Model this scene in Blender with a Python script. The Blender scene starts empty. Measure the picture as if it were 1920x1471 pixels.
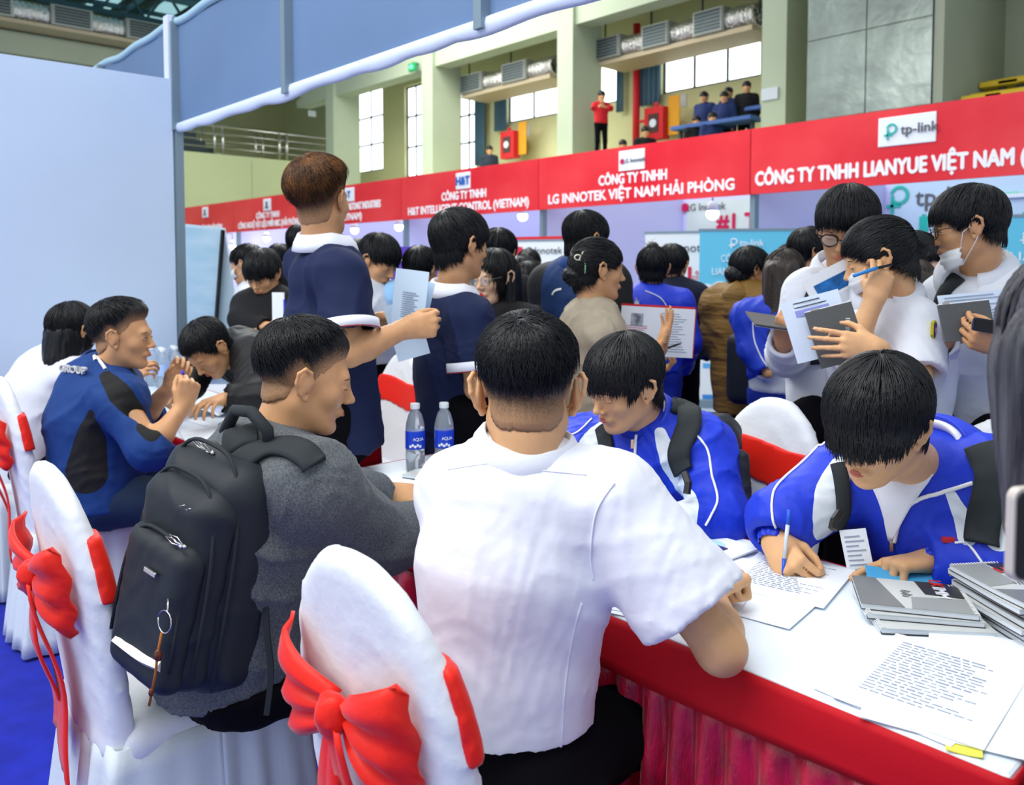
import bpy, bmesh, math, random
import numpy as np
from mathutils import Vector, Matrix
from mathutils.bvhtree import BVHTree
random.seed(7); RNG = np.random.default_rng(7)
SC = bpy.context.scene
COL = SC.collection
R = math.radians
# ------------------------------------------------------------------ camera
YAW = R(47.8); FPX = 1550.0; PITCH = math.atan(78/1550.0); EYE = 1.42
cam_d = bpy.data.cameras.new('camera'); cam = bpy.data.objects.new('camera', cam_d); COL.objects.link(cam)
cam.location = (0, 0, EYE)
cam.rotation_euler = (math.pi/2 - PITCH, 0, YAW)
cam_d.sensor_width = 36; cam_d.lens = 36*FPX/1920
cam_d.shift_y = -(735.5-578)/1920
cam_d.clip_start = 0.05; cam_d.clip_end = 200
cam_d.dof.use_dof = True; cam_d.dof.focus_distance = 1.75; cam_d.dof.aperture_fstop = 5.0
SC.camera = cam
# ------------------------------------------------------------------ world and lamps
world = bpy.data.worlds.new('world'); SC.world = world; world.use_nodes = True
wn = world.node_tree.nodes; wn['Background'].inputs[0].default_value = (0.86, 0.93, 1.0, 1); wn['Background'].inputs[1].default_value = 0.85
def area(name, loc, rot, size, power, col=(1, 1, 1), sy=None):
    l = bpy.data.lights.new(name, 'AREA'); l.energy = power; l.size = size; l.color = col
    if sy: l.shape = 'RECTANGLE'; l.size_y = sy
    o = bpy.data.objects.new(name, l); o.location = loc; o.rotation_euler = rot; COL.objects.link(o); return o
area('hall_light', (-1.0, -0.5, 5.2), (R(12), 0, 0), 3.0, 170, (1.0, 0.98, 0.95))
area('hall_light', (-6.5, 5.0, 6.5), (0, 0, 0), 5.0, 420, (1.0, 0.99, 0.97))
area('hall_light', (-16, 9, 9.0), (0, 0, 0), 8.0, 1500, (1.0, 1.0, 0.95))
area('hall_light', (-22, 8, 7.2), (0, R(-60), 0), 4.0, 420, (1.0, 1.0, 0.93))  # added fill meant for the dark left gallery, not a lamp of the hall
area('hall_light', (-5, -5, 7.0), (R(35), 0, 0), 5.0, 420, (1.0, 0.99, 0.97))
SC.view_settings.view_transform = 'Standard'; SC.view_settings.look = 'None'
SC.view_settings.exposure = 0.0; SC.view_settings.gamma = 1; SC.view_settings.use_curve_mapping = False

# ------------------------------------------------------------------ picture geometry helpers
FW = np.array([-math.sin(YAW), math.cos(YAW), 0.]); RT = np.array([math.cos(YAW), math.sin(YAW), 0.]); UPZ = np.array([0, 0, 1.])
FC = FW*math.cos(PITCH) - UPZ*math.sin(PITCH); UC = UPZ*math.cos(PITCH) + FW*math.sin(PITCH)
CAMP = np.array([0, 0, EYE])
def ray(px, py): return FC + RT*(px-960)/FPX + UC*(578-py)/FPX
def W(px, py, d):
    v = ray(px, py); return CAMP + v*(d/np.dot(v, FW))
def onY(px, py, y): v = ray(px, py); return CAMP + v*(y/v[1])
def onX(px, py, x): v = ray(px, py); return CAMP + v*(x/v[0])
def onZ(px, py, z): v = ray(px, py); return CAMP + v*((z-EYE)/v[2])
def A3(*a): return np.array(a, float)
def nrm(v): v = np.asarray(v, float); return v/(np.linalg.norm(v)+1e-12)
def az(a):
    """horizontal direction by how it looks from the camera: 0 away, 90 to the right, 180 towards us, -90 left"""
    a = R(a); return FW*math.cos(a) + RT*math.sin(a)

# ------------------------------------------------------------------ materials
MATS = {}
def mat(name, col, rough=0.7, metal=0.0, bump=0, bscale=200, var=0.0, vscale=6, sheen=0, spec=0.3, emit=None, es=0, alpha=None, trans=0, stretch=None, col2=None, bdist=0.002, coat=0):
    if name in MATS: return MATS[name]
    m = bpy.data.materials.new(name); m.use_nodes = True; nt = m.node_tree; N = nt.nodes; L = nt.links
    p = N['Principled BSDF']
    p.inputs['Base Color'].default_value = (*col, 1); p.inputs['Roughness'].default_value = rough; p.inputs['Metallic'].default_value = metal
    p.inputs['Specular IOR Level'].default_value = spec
    if sheen: p.inputs['Sheen Weight'].default_value = sheen; p.inputs['Sheen Roughness'].default_value = 0.4
    if coat: p.inputs['Coat Weight'].default_value = coat
    if trans: p.inputs['Transmission Weight'].default_value = trans; p.inputs['IOR'].default_value = 1.33
    if emit: p.inputs['Emission Color'].default_value = (*emit, 1); p.inputs['Emission Strength'].default_value = es
    if alpha is not None: p.inputs['Alpha'].default_value = alpha
    if bump or var:
        tc = N.new('ShaderNodeTexCoord'); src = tc.outputs['Object']
        if stretch:
            mp = N.new('ShaderNodeMapping'); mp.inputs['Scale'].default_value = stretch; L.new(src, mp.inputs[0]); src = mp.outputs[0]
        if bump:
            n = N.new('ShaderNodeTexNoise'); n.inputs['Scale'].default_value = bscale; n.inputs['Detail'].default_value = 4; L.new(src, n.inputs['Vector'])
            b = N.new('ShaderNodeBump'); b.inputs['Strength'].default_value = bump; b.inputs['Distance'].default_value = bdist
            L.new(n.outputs[0], b.inputs['Height']); L.new(b.outputs[0], p.inputs['Normal'])
        if var:
            n = N.new('ShaderNodeTexNoise'); n.inputs['Scale'].default_value = vscale; n.inputs['Detail'].default_value = 5; L.new(src, n.inputs['Vector'])
            mx = N.new('ShaderNodeMixRGB'); cr = N.new('ShaderNodeValToRGB')
            cr.color_ramp.elements[0].position = 0.35; cr.color_ramp.elements[1].position = 0.65
            L.new(n.outputs[0], cr.inputs[0]); L.new(cr.outputs[0], mx.inputs[0])
            c2 = col2 if col2 else tuple(c*(1-var) for c in col)
            mx.inputs[1].default_value = (*c2, 1); mx.inputs[2].default_value = (*col, 1)
            L.new(mx.outputs[0], p.inputs['Base Color'])
    MATS[name] = m; return m

def two_tone(name, c1, c2, rough=.55, bscale=14, bdist=.012, bump=.3):
    """cloth of two colours; the seam between them follows the mesh attribute zone (positive = second colour)"""
    m = mat(name, c1, rough, bump=bump, bscale=bscale, bdist=bdist); nt = m.node_tree; N = nt.nodes; L = nt.links
    a = N.new('ShaderNodeAttribute'); a.attribute_name = 'zone'; g = N.new('ShaderNodeMath'); g.operation = 'GREATER_THAN'; g.inputs[1].default_value = 0
    L.new(a.outputs['Fac'], g.inputs[0]); mx = N.new('ShaderNodeMixRGB'); mx.inputs[1].default_value = (*c1, 1); mx.inputs[2].default_value = (*c2, 1); L.new(g.outputs[0], mx.inputs[0]); L.new(mx.outputs[0], N['Principled BSDF'].inputs['Base Color'])
    return m

# ------------------------------------------------------------------ objects
def put(name, me, parent=None, **kw):
    o = bpy.data.objects.new(name, me); COL.objects.link(o)
    if parent is not None: o.parent = parent; o.matrix_parent_inverse = parent.matrix_world.inverted() if parent.type != 'x' else Matrix()
    for k, v in kw.items(): o[k] = v
    return o
def thing(name, label, cat, loc=(0, 0, 0), group=None):
    o = bpy.data.objects.new(name, None); COL.objects.link(o); o.location = loc; o.empty_display_size = .05
    o.matrix_basis = Matrix.Translation(Vector(loc))
    o['label'] = label; o['category'] = cat
    if group: o['group'] = group
    return o
def wmat(o):
    m = o.matrix_basis.copy()
    while o.parent is not None:
        m = o.parent.matrix_basis @ o.matrix_parent_inverse @ m if False else o.parent.matrix_basis @ m
        o = o.parent
    return m
def link(name, me, parent=None, label=None, cat=None, group=None, kind=None):
    """vertices are given in world coordinates; re-based on the parent's base"""
    o = bpy.data.objects.new(name, me); COL.objects.link(o)
    if parent is not None:
        o.parent = parent; mi = wmat(parent).inverted(); me.transform(mi)
    if label: o['label'] = label
    if cat: o['category'] = cat
    if group: o['group'] = group
    if kind: o['kind'] = kind
    return o
def mesh(verts, faces, mats, smooth=True, mi=None):
    me = bpy.data.meshes.new('m')
    verts = np.asarray(verts, float)
    if isinstance(faces, np.ndarray) and len(faces):
        n = len(faces); k = faces.shape[1]
        me.vertices.add(len(verts)); me.vertices.foreach_set('co', verts.ravel())
        me.loops.add(n*k); me.loops.foreach_set('vertex_index', faces.astype(np.int32).ravel())
        me.polygons.add(n); me.polygons.foreach_set('loop_start', np.arange(0, n*k, k, dtype=np.int32))
        try: me.polygons.foreach_set('loop_total', np.full(n, k, dtype=np.int32))
        except Exception: pass
        me.update(calc_edges=True)
    else:
        me.from_pydata([tuple(v) for v in verts], [], [tuple(int(i) for i in f) for f in faces]); me.update()
    for m in (mats if isinstance(mats, (list, tuple)) else [mats]): me.materials.append(m)
    if smooth: me.polygons.foreach_set('use_smooth', np.ones(len(me.polygons), bool))
    if mi is not None: me.polygons.foreach_set('material_index', np.asarray(mi, np.int32))
    me.validate(); return me
class MB:
    """collects simple shapes, then becomes one mesh"""
    def __init__(s): s.v = []; s.f = []; s.m = []
    def add(s, vs, fs, m=0):
        b = len(s.v); s.v += [tuple(map(float, v)) for v in vs]; s.f += [tuple(int(i)+b for i in f) for f in fs]; s.m += [m]*len(fs); return s
    def box(s, lo, hi, m=0):
        x0, y0, z0 = lo; x1, y1, z1 = hi
        return s.add([(x0,y0,z0),(x1,y0,z0),(x1,y1,z0),(x0,y1,z0),(x0,y0,z1),(x1,y0,z1),(x1,y1,z1),(x0,y1,z1)],
            [(0,3,2,1),(4,5,6,7),(0,1,5,4),(1,2,6,5),(2,3,7,6),(3,0,4,7)], m)
    def obox(s, c, ax, ay, azv, hx, hy, hz, m=0):
        c = np.array(c); P = []
        for k in (-1, 1):
            for i, j in ((-1,-1),(1,-1),(1,1),(-1,1)): P.append(c+np.array(ax)*hx*i+np.array(ay)*hy*j+np.array(azv)*hz*k)
        return s.add(P, [(0,3,2,1),(4,5,6,7),(0,1,5,4),(1,2,6,5),(2,3,7,6),(3,0,4,7)], m)
    def bar(s, a, b, w, h, m=0, up=(0, 0, 1)):
        a = np.array(a, float); b = np.array(b, float); d = nrm(b-a); u = np.array(up, float)
        if abs(np.dot(d, u)) > .95: u = np.array([0, 1., 0])
        sd = nrm(np.cross(d, u)); u2 = np.cross(sd, d)
        return s.obox((a+b)/2, sd, u2, d, w/2, h/2, np.linalg.norm(b-a)/2, m)
    def tube(s, pts, r, n=8, m=0, cap=True):
        pts = [np.array(p, float) for p in pts]; K = len(pts); rr = r if hasattr(r, '__len__') else [r]*K
        t0 = nrm(pts[1]-pts[0]); u = nrm(np.cross(t0, (0.3, 0.2, 0.93))); vs = []
        for i, p in enumerate(pts):
            t = nrm(pts[min(i+1, K-1)]-pts[max(i-1, 0)]); u = nrm(u-t*np.dot(u, t)); w = np.cross(t, u)
            for j in range(n):
                a = 2*math.pi*j/n; vs.append(p+(u*math.cos(a)+w*math.sin(a))*rr[i])
        fs = [(i*n+j, i*n+(j+1) % n, (i+1)*n+(j+1) % n, (i+1)*n+j) for i in range(K-1) for j in range(n)]
        if cap: fs += [tuple(range(n-1, -1, -1)), tuple(range((K-1)*n, K*n))]
        return s.add(vs, fs, m)
    def lathe(s, c, prof, n=20, m=0, axis=None):
        c = np.array(c, float); vs = []
        ax = nrm(axis) if axis is not None else UPZ
        u = nrm(np.cross(ax, (0.1, 1, 0.2))); w = np.cross(ax, u)
        for r, z in prof:
            for j in range(n):
                a = 2*math.pi*j/n; vs.append(c+u*math.cos(a)*r+w*math.sin(a)*r+ax*z)
        K = len(prof); fs = [(i*n+j, i*n+(j+1) % n, (i+1)*n+(j+1) % n, (i+1)*n+j) for i in range(K-1) for j in range(n)]
        fs += [tuple(range(n-1, -1, -1)), tuple(range((K-1)*n, K*n))]
        return s.add(vs, fs, m)
    def grid(s, P, m=0, closed_u=False):
        P = np.asarray(P); a, b = P.shape[:2]; fs = []
        for i in range(a-1):
            for j in range(b if closed_u else b-1):
                fs.append((i*b+j, i*b+(j+1) % b, (i+1)*b+(j+1) % b, (i+1)*b+j))
        return s.add(P.reshape(-1, 3), fs, m)
    def ell(s, c, rx, ry, rz, n=12, m=0, rot=None):
        K = n//2+1; vs = []
        for i in range(K):
            th = math.pi*i/(K-1)*.998+.001
            for j in range(n):
                a = 2*math.pi*j/n; v = np.array([rx*math.sin(th)*math.cos(a), ry*math.sin(th)*math.sin(a), rz*math.cos(th)])
                if rot is not None: v = v@rot
                vs.append(np.array(c)+v)
        fs = [(i*n+j, (i+1)*n+j, (i+1)*n+(j+1) % n, i*n+(j+1) % n) for i in range(K-1) for j in range(n)]
        fs += [tuple(range(n)), tuple(range(K*n-1, (K-1)*n-1, -1))]
        return s.add(vs, fs, m)
    def mesh(s, mats, smooth=False): return mesh(s.v, s.f, mats, smooth, s.m)
    def build(s, name, mats, parent=None, smooth=False, bevel=0, **kw):
        o = link(name, s.mesh(mats, smooth), parent, **kw)
        if bevel:
            b = o.modifiers.new('b', 'BEVEL'); b.width = bevel; b.segments = 2; b.limit_method = 'ANGLE'
        return o
def sheet(P, t):
    """thick sheet from a point grid (n,m,3)"""
    P = np.asarray(P, float); a, b = P.shape[:2]
    du = np.gradient(P, axis=0); dv = np.gradient(P, axis=1); n = np.cross(du, dv); n /= np.linalg.norm(n, axis=2, keepdims=True)+1e-12
    vs = np.concatenate([(P+n*t/2).reshape(-1, 3), (P-n*t/2).reshape(-1, 3)]); fs = []; o = a*b
    for i in range(a-1):
        for j in range(b-1):
            q = (i*b+j, i*b+j+1, (i+1)*b+j+1, (i+1)*b+j); fs.append(q[::-1]); fs.append(tuple(k+o for k in q))
    ring = [j for j in range(b)]+[i*b+b-1 for i in range(1, a)]+[(a-1)*b+j for j in range(b-2, -1, -1)]+[i*b for i in range(a-2, 0, -1)]
    for k in range(len(ring)):
        p, q = ring[k], ring[(k+1) % len(ring)]; fs.append((p, q, q+o, p+o))
    return vs, fs
def text_mesh(s, size, M, mt, extrude=0.003, offset=0.0, align='CENTER', width=None, squash=None):
    cu = bpy.data.curves.new('t', 'FONT'); cu.body = s; cu.size = size; cu.extrude = extrude; cu.align_x = align; cu.align_y = 'CENTER'; cu.resolution_u = 3
    o = bpy.data.objects.new('t', cu); COL.objects.link(o)
    dg = bpy.context.evaluated_depsgraph_get(); me = bpy.data.meshes.new_from_object(o.evaluated_get(dg))
    bpy.data.objects.remove(o)
    if width and len(me.vertices):
        xs = [v.co.x for v in me.vertices]; k = width/(max(xs)-min(xs)); me.transform(Matrix.Diagonal((k, squash or 1, 1, 1)))
    if offset and len(me.vertices):
        co = np.array([v.co[:] for v in me.vertices]); fs = [tuple(p.vertices) for p in me.polygons]; n = len(co); V = []; F = []
        for k, (dx, dy) in enumerate(((0, 0), (offset, 0), (-offset, 0), (0, offset), (0, -offset))): V.append(co+np.array([dx, dy, k*.0001])); F += [tuple(i+k*n for i in f) for f in fs]
        me = bpy.data.meshes.new('t'); me.from_pydata([tuple(v) for v in np.concatenate(V)], [], F); me.update()
    me.transform(M); me.materials.clear(); me.materials.append(mt); return me
def frame_m(o, x, y, z):
    m = Matrix.Identity(4)
    for i, v in enumerate((x, y, z)):
        for j in range(3): m[j][i] = v[j]
    for j in range(3): m[j][3] = o[j]
    return m
def letter(name, s, size, o, x, y, mt, parent, offset=0.0, align='CENTER', width=None, extrude=0.003, label=None, squash=None):
    z = np.cross(x, y); me = text_mesh(s, size, frame_m(o, x, y, z), mt, extrude, offset, align, width, squash)
    return link(name, me, parent, label=label)

# ------------------------------------------------------------------ signed distance shapes, meshed by surface nets
def smin(a, b, k):
    if k <= 0: return np.minimum(a, b)
    h = np.maximum(k-np.abs(a-b), 0)/k; return np.minimum(a, b)-h*h*k*0.25
def smax(a, b, k): return -smin(-a, -b, k)
def cap(a, b, ra, rb=None, k=.02, flat=None, fs=1.0, op='u'): return ('c', A3(*a), A3(*b), ra, ra if rb is None else rb, k, flat, fs, op)
def ell(c, r, rot=None, k=.02, op='u'): return ('e', A3(*c), A3(*r), rot, k, op)
def plane(c, n, k=0.0, op='i'): return ('p', A3(*c), nrm(n), k, op)      # keeps the side opposite to n
def ev(prims, P):
    P = P.astype(np.float32); d = None
    for q in prims:
        if q[0] == 'c':
            _, a, b, ra, rb, k, fl, fs, op = q; ab = (b-a).astype(np.float32); pa = P-a.astype(np.float32)
            t = np.clip(pa@ab/(ab@ab+1e-9), 0, 1); v = pa-t[:, None]*ab
            if fl is not None:
                f = nrm(fl).astype(np.float32); v = v+(v@f)[:, None]*f*(fs-1)
            e = np.sqrt((v*v).sum(1))-(ra+(rb-ra)*t)
            if fl is not None and fs > 1: e = e*(0.5+.5/fs)
        elif q[0] == 'e':
            _, c, r, rot, k, op = q; v = P-c.astype(np.float32)
            if rot is not None: v = v@rot.astype(np.float32).T
            r = r.astype(np.float32); k0 = np.sqrt(((v/r)**2).sum(1)); k1 = np.sqrt(((v/(r*r))**2).sum(1))+1e-9; e = k0*(k0-1)/k1
        elif q[0] == 'p':
            _, c, n, k, op = q; e = (P-c.astype(np.float32))@n.astype(np.float32)
        elif q[0] == 'f':
            _, fn, k, op = q; e = fn(P)
        elif q[0] == 'g':                          # nested group
            _, sub, k, op = q; e = ev(sub, P)
        elif q[0] == 'n':                          # displacement
            d = d+q[1](P); continue
        if d is None: d = e
        elif op == 'u': d = smin(d, e, k)
        elif op == 's': d = smax(d, -e, k)
        else: d = smax(d, e, k)
    return d
def bounds(prims):
    lo = np.full(3, 1e9); hi = -lo
    for q in prims:
        if q[0] == 'c' and q[8] == 'u':
            r = max(q[3], q[4])
            for p in (q[1], q[2]): lo = np.minimum(lo, p-r); hi = np.maximum(hi, p+r)
        elif q[0] == 'e' and q[5] == 'u':
            r = q[2].max(); lo = np.minimum(lo, q[1]-r); hi = np.maximum(hi, q[1]+r)
        elif q[0] == 'g' and q[3] == 'u':
            l2, h2 = bounds(q[1]); lo = np.minimum(lo, l2); hi = np.maximum(hi, h2)
    return lo, hi
def nets(prims, h, pad=0.02, lo=None, hi=None, clip=None):
    """surface nets on a sparse grid; returns verts, quads"""
    if lo is None: lo, hi = bounds(prims)
    lo = np.asarray(lo)-pad-h*2; hi = np.asarray(hi)+pad+h*2
    if clip is not None: lo = np.maximum(lo, clip[0]); hi = np.minimum(hi, clip[1])
    B = 4; nb = np.maximum(np.ceil((hi-lo)/(h*B)).astype(int), 1)
    ii = np.stack(np.meshgrid(*[np.arange(n) for n in nb], indexing='ij'), -1).reshape(-1, 3)
    cc = lo+(ii+.5)*h*B; dc = ev(prims, cc); act = (np.abs(dc) < h*B*1.25+.012).reshape(nb)
    n = nb*B+1
    mask = np.zeros(n, bool); up = act.repeat(B, 0).repeat(B, 1).repeat(B, 2)
    for dx in (0, 1):
        for dy in (0, 1):
            for dz in (0, 1): mask[dx:dx+up.shape[0], dy:dy+up.shape[1], dz:dz+up.shape[2]] |= up
    sgn = (dc > 0).reshape(nb).repeat(B, 0).repeat(B, 1).repeat(B, 2)
    F = np.ones(n, np.float32); F[:-1, :-1, :-1] = np.where(sgn, 1., -1.)
    idx = np.argwhere(mask); out = np.empty(len(idx), np.float32)
    for s in range(0, len(idx), 400000): out[s:s+400000] = ev(prims, lo+idx[s:s+400000]*h)
    F[mask] = out
    S = F < 0
    c = np.zeros(tuple(n-1), np.int8)
    for dx in (0, 1):
        for dy in (0, 1):
            for dz in (0, 1): c += S[dx:n[0]-1+dx, dy:n[1]-1+dy, dz:n[2]-1+dz]
    cells = np.argwhere((c > 0) & (c < 8))
    if not len(cells): return np.zeros((0, 3)), np.zeros((0, 4), int)
    cid = np.full(tuple(n-1), -1, np.int32); cid[tuple(cells.T)] = np.arange(len(cells))
    acc = np.zeros((len(cells), 3)); cnt = np.zeros(len(cells))
    for ax in range(3):
        for o1 in (0, 1):
            for o2 in (0, 1):
                o = [0, 0, 0]; oth = [a for a in range(3) if a != ax]; o[oth[0]] = o1; o[oth[1]] = o2
                p0 = cells+o; p1 = p0.copy(); p1[:, ax] += 1
                f0 = F[tuple(p0.T)]; f1 = F[tuple(p1.T)]; m = (f0 < 0) != (f1 < 0)
                t = f0[m]/(f0[m]-f1[m]); q = p0[m].astype(float); q[:, ax] += t; acc[m] += q; cnt[m] += 1
    V = lo+acc/np.maximum(cnt, 1)[:, None]*h
    Q = []
    for ax in range(3):
        a, b = [x for x in range(3) if x != ax]
        sl0 = [slice(1, -1)]*3; sl0[ax] = slice(0, -1); sl1 = list(sl0); sl1[ax] = slice(1, None)
        s0 = S[tuple(sl0)]; s1 = S[tuple(sl1)]
        e = np.argwhere(s0 != s1); inside = s0[tuple(e.T)]; e = e+1; e[:, ax] -= 1
        def cc_(da, db): q = e.copy(); q[:, a] -= da; q[:, b] -= db; return cid[tuple(q.T)]
        q = np.stack([cc_(1, 1), cc_(0, 1), cc_(0, 0), cc_(1, 0)], 1)
        flip = inside if ax != 1 else ~inside
        q[~flip] = q[~flip][:, ::-1]; Q.append(q[(q >= 0).all(1)])
    return V, np.concatenate(Q)
def sdf_obj(name, prims, h, mats, parent=None, zone=None, zonef=None, clip=None, **kw):
    V, Q = nets(prims, h, clip=clip)
    mi = None
    if zone is not None and len(Q): mi = zone(V[Q].mean(1))
    me = mesh(V, Q, mats, True, mi)
    if zonef is not None:
        a = me.attributes.new('zone', 'FLOAT', 'POINT'); a.data.foreach_set('value', np.asarray(zonef(V, Q), np.float32))
    return link(name, me, parent, **kw)
def wavy(P, s, seed):
    r = np.random.default_rng(seed); v = 0
    q = P*s
    for i in range(3):
        a = r.normal(size=(3, 3)).astype(np.float32); b = r.uniform(0, 6, 3).astype(np.float32)
        q = q+0.8*np.sin(q@a.T*0.9+b)
    w = r.normal(size=3).astype(np.float32); return np.sin(q@w*1.3)
def fade_mat(name, dark, light):
    m = mat(name, dark, .55, bump=.6, bscale=700, bdist=.001); nt = m.node_tree; N = nt.nodes; L = nt.links
    a = N.new('ShaderNodeAttribute'); a.attribute_name = 'zone'; tc = N.new('ShaderNodeTexCoord'); n = N.new('ShaderNodeTexNoise'); n.inputs['Scale'].default_value = 420; n.inputs['Detail'].default_value = 3; L.new(tc.outputs['Object'], n.inputs['Vector'])
    ad = N.new('ShaderNodeMath'); ad.operation = 'MULTIPLY_ADD'; ad.inputs[1].default_value = .9; L.new(n.outputs[0], ad.inputs[0]); sb = N.new('ShaderNodeMath'); sb.operation = 'SUBTRACT'; sb.inputs[1].default_value = .45; L.new(a.outputs['Fac'], sb.inputs[0]); L.new(sb.outputs[0], ad.inputs[2])
    cr = N.new('ShaderNodeValToRGB'); cr.color_ramp.elements[0].position = .12; cr.color_ramp.elements[0].color = (*light, 1); cr.color_ramp.elements[1].position = .85; cr.color_ramp.elements[1].color = (*dark, 1)
    L.new(ad.outputs[0], cr.inputs[0]); L.new(cr.outputs[0], N['Principled BSDF'].inputs['Base Color']); return m
def folds(amp, scale, seed):
    """cloth folds: soft ridges"""
    def f(P):
        P = P.astype(np.float32)
        n = wavy(P, scale, seed); m = wavy(P, scale*2.1, seed+9); q = wavy(P, scale*1.5, seed+5)
        return (-(1-np.abs(n))**2*amp*1.05+amp*.4-m*amp*.16-(1-np.abs(q))**2*amp*.3).astype(np.float32)
    return ('n', f)
# ================================================================== SETTING
M_floor = mat('hall_floor', (0.32, 0.36, 0.45), 0.5, var=.15, vscale=1.5)
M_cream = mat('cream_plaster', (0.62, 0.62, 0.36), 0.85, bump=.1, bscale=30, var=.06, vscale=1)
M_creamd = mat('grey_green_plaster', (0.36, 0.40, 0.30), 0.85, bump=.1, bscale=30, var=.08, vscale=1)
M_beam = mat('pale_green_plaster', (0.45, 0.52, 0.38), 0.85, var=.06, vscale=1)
M_steel = mat('steel_rail', (0.75, 0.72, 0.66), 0.25, 1.0)
M_dark = mat('dark_metal', (0.05, 0.07, 0.08), 0.5, 0.6)
M_alu = mat('grey_aluminium', (0.22, 0.30, 0.36), 0.45, 0.4, bump=.1, bscale=60)
M_white = mat('white_board', (0.72, 0.80, 0.92), 0.5)
M_foil = mat('duct_foil', (0.75, 0.74, 0.70), 0.28, 0.9, bump=1.0, bscale=14, bdist=.05)
M_teal = mat('teal_roof_steel', (0.06, 0.14, 0.17), 0.6, .3)
M_sky = mat('daylight_glass', (0.9, 0.95, 1), 0.3, emit=(0.93, 0.98, 1.0), es=2.6)
M_skyl = mat('roof_light_sheet', (0.3, 0.5, 0.55), 0.5, emit=(0.35, 0.62, 0.68), es=.9)
M_frame = mat('window_frame_grey', (0.10, 0.12, 0.13), 0.5, .3)
M_red = mat('red_paint', (0.62, 0.02, 0.03), 0.5)
M_black = mat('black_plastic', (0.012, 0.012, 0.014), 0.45)
M_curt = mat('blue_curtain', (0.09, 0.18, 0.26), 0.9)

b = MB(); b.box((-34, -8, -.1), (12, 22, 0)); b.build('floor', M_floor, kind='structure')
# rumpled blue carpet over the stand floor
nx, ny = 110, 90
gx, gy = np.meshgrid(np.linspace(-6.5, 1.5, nx), np.linspace(-1.5, 5.2, ny), indexing='ij')
P = np.stack([gx, gy, gx*0], -1); z = (1-np.abs(wavy(P.reshape(-1, 3).astype(np.float32), 2.2, 5)))**3*.012+.006
P[..., 2] = z.reshape(gx.shape)
mb = MB(); mb.grid(P)
M_carpet = mat('blue_carpet', (0.008, 0.02, 0.42), 0.95, bump=.5, bscale=300, var=.25, vscale=12, sheen=.1)
mb.build('carpet', M_carpet, smooth=True, label='rumpled bright blue carpet covering the floor of the stand', cat='carpet')

YB = 16.5; XL = -26.8
def wall_holes(name, org, ax, length, z0, z1, holes, th, nv, m):
    """wall along ax with rectangular openings (u0,u1,z0,z1)"""
    us = sorted({0, length, *[h[0] for h in holes], *[h[1] for h in holes]}); zs = sorted({z0, z1, *[h[2] for h in holes], *[h[3] for h in holes]})
    mb = MB(); org = A3(*org); ax = A3(*ax); nv = A3(*nv)
    for i in range(len(us)-1):
        for j in range(len(zs)-1):
            uc, zc = (us[i]+us[i+1])/2, (zs[j]+zs[j+1])/2
            if any(h[0] < uc < h[1] and h[2] < zc < h[3] for h in holes): continue
            c = org+ax*uc+nv*th/2; c[2] = zc
            mb.obox(c, ax, nv, UPZ, (us[i+1]-us[i])/2, th/2, (zs[j+1]-zs[j])/2)
    return mb.build(name, m, kind='structure')
# windows of the far wall: from the photograph onto the plane y = YB
wins = [(667, 718, 690, 168, 322), (759, 793, 776, 158, 331), (857, 893, 875, 163, 318), (950, 1045, 1000, 148, 222), (1117, 1163, 1140, 108, 194), (1238, 1423, 1330, 62, 160), (1503, 1560, 1520, 15, 118)]
holes = []
for a, c, mid, t, bt in wins:
    xa = onY(a, 300, YB)[0]; xb = onY(c, 300, YB)[0]; zt = onY(mid, t, YB)[2]; zb = onY(mid, bt, YB)[2]; holes.append((xa-XL+7, xb-XL+7, zb, zt))
wall_holes('wall_back', (XL-7, YB, 0), (1, 0, 0), 43, 0, 10.5, holes, .3, (0, 1, 0), M_cream)
for k, (u0, u1, z0, z1) in enumerate(holes):
    x0, x1 = XL-7+u0, XL-7+u1
    t = bpy.data.objects.new('window_%d' % (k+1), None); COL.objects.link(t); t['kind'] = 'structure'; t.location = (x0, YB+.15, z0); t.matrix_basis = Matrix.Translation((x0, YB+.15, z0))
    f = MB(); w = .06
    f.box((x0, YB+.1, z0), (x1, YB+.18, z0+w)); f.box((x0, YB+.1, z1-w), (x1, YB+.18, z1)); f.box((x0, YB+.1, z0), (x0+w, YB+.18, z1)); f.box((x1-w, YB+.1, z0), (x1, YB+.18, z1))
    nm = max(1, round((x1-x0)/1.0)) if k > 2 else 2
    cuts = [x0+(x1-x0)*i/nm for i in range(1, nm)]; zc = [z0+(z1-z0)*i/3 for i in (1, 2)] if k < 3 else []
    for x in cuts: f.box((x-w/2, YB+.1, z0), (x+w/2, YB+.18, z1))
    for zz in zc: f.box((x0, YB+.1, zz-w/2), (x1, YB+.18, zz+w/2))
    f.build('window_frame', M_frame, t)
    ex = [x0]+cuts+[x1]; ez = [z0]+zc+[z1]
    for i in range(len(ex)-1):
        for j in range(len(ez)-1):
            p = MB(); p.box((ex[i]+w/2, YB+.13, ez[j]+w/2), (ex[i+1]-w/2, YB+.15, ez[j+1]-w/2)); p.build('pane', M_sky, t)
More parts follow.
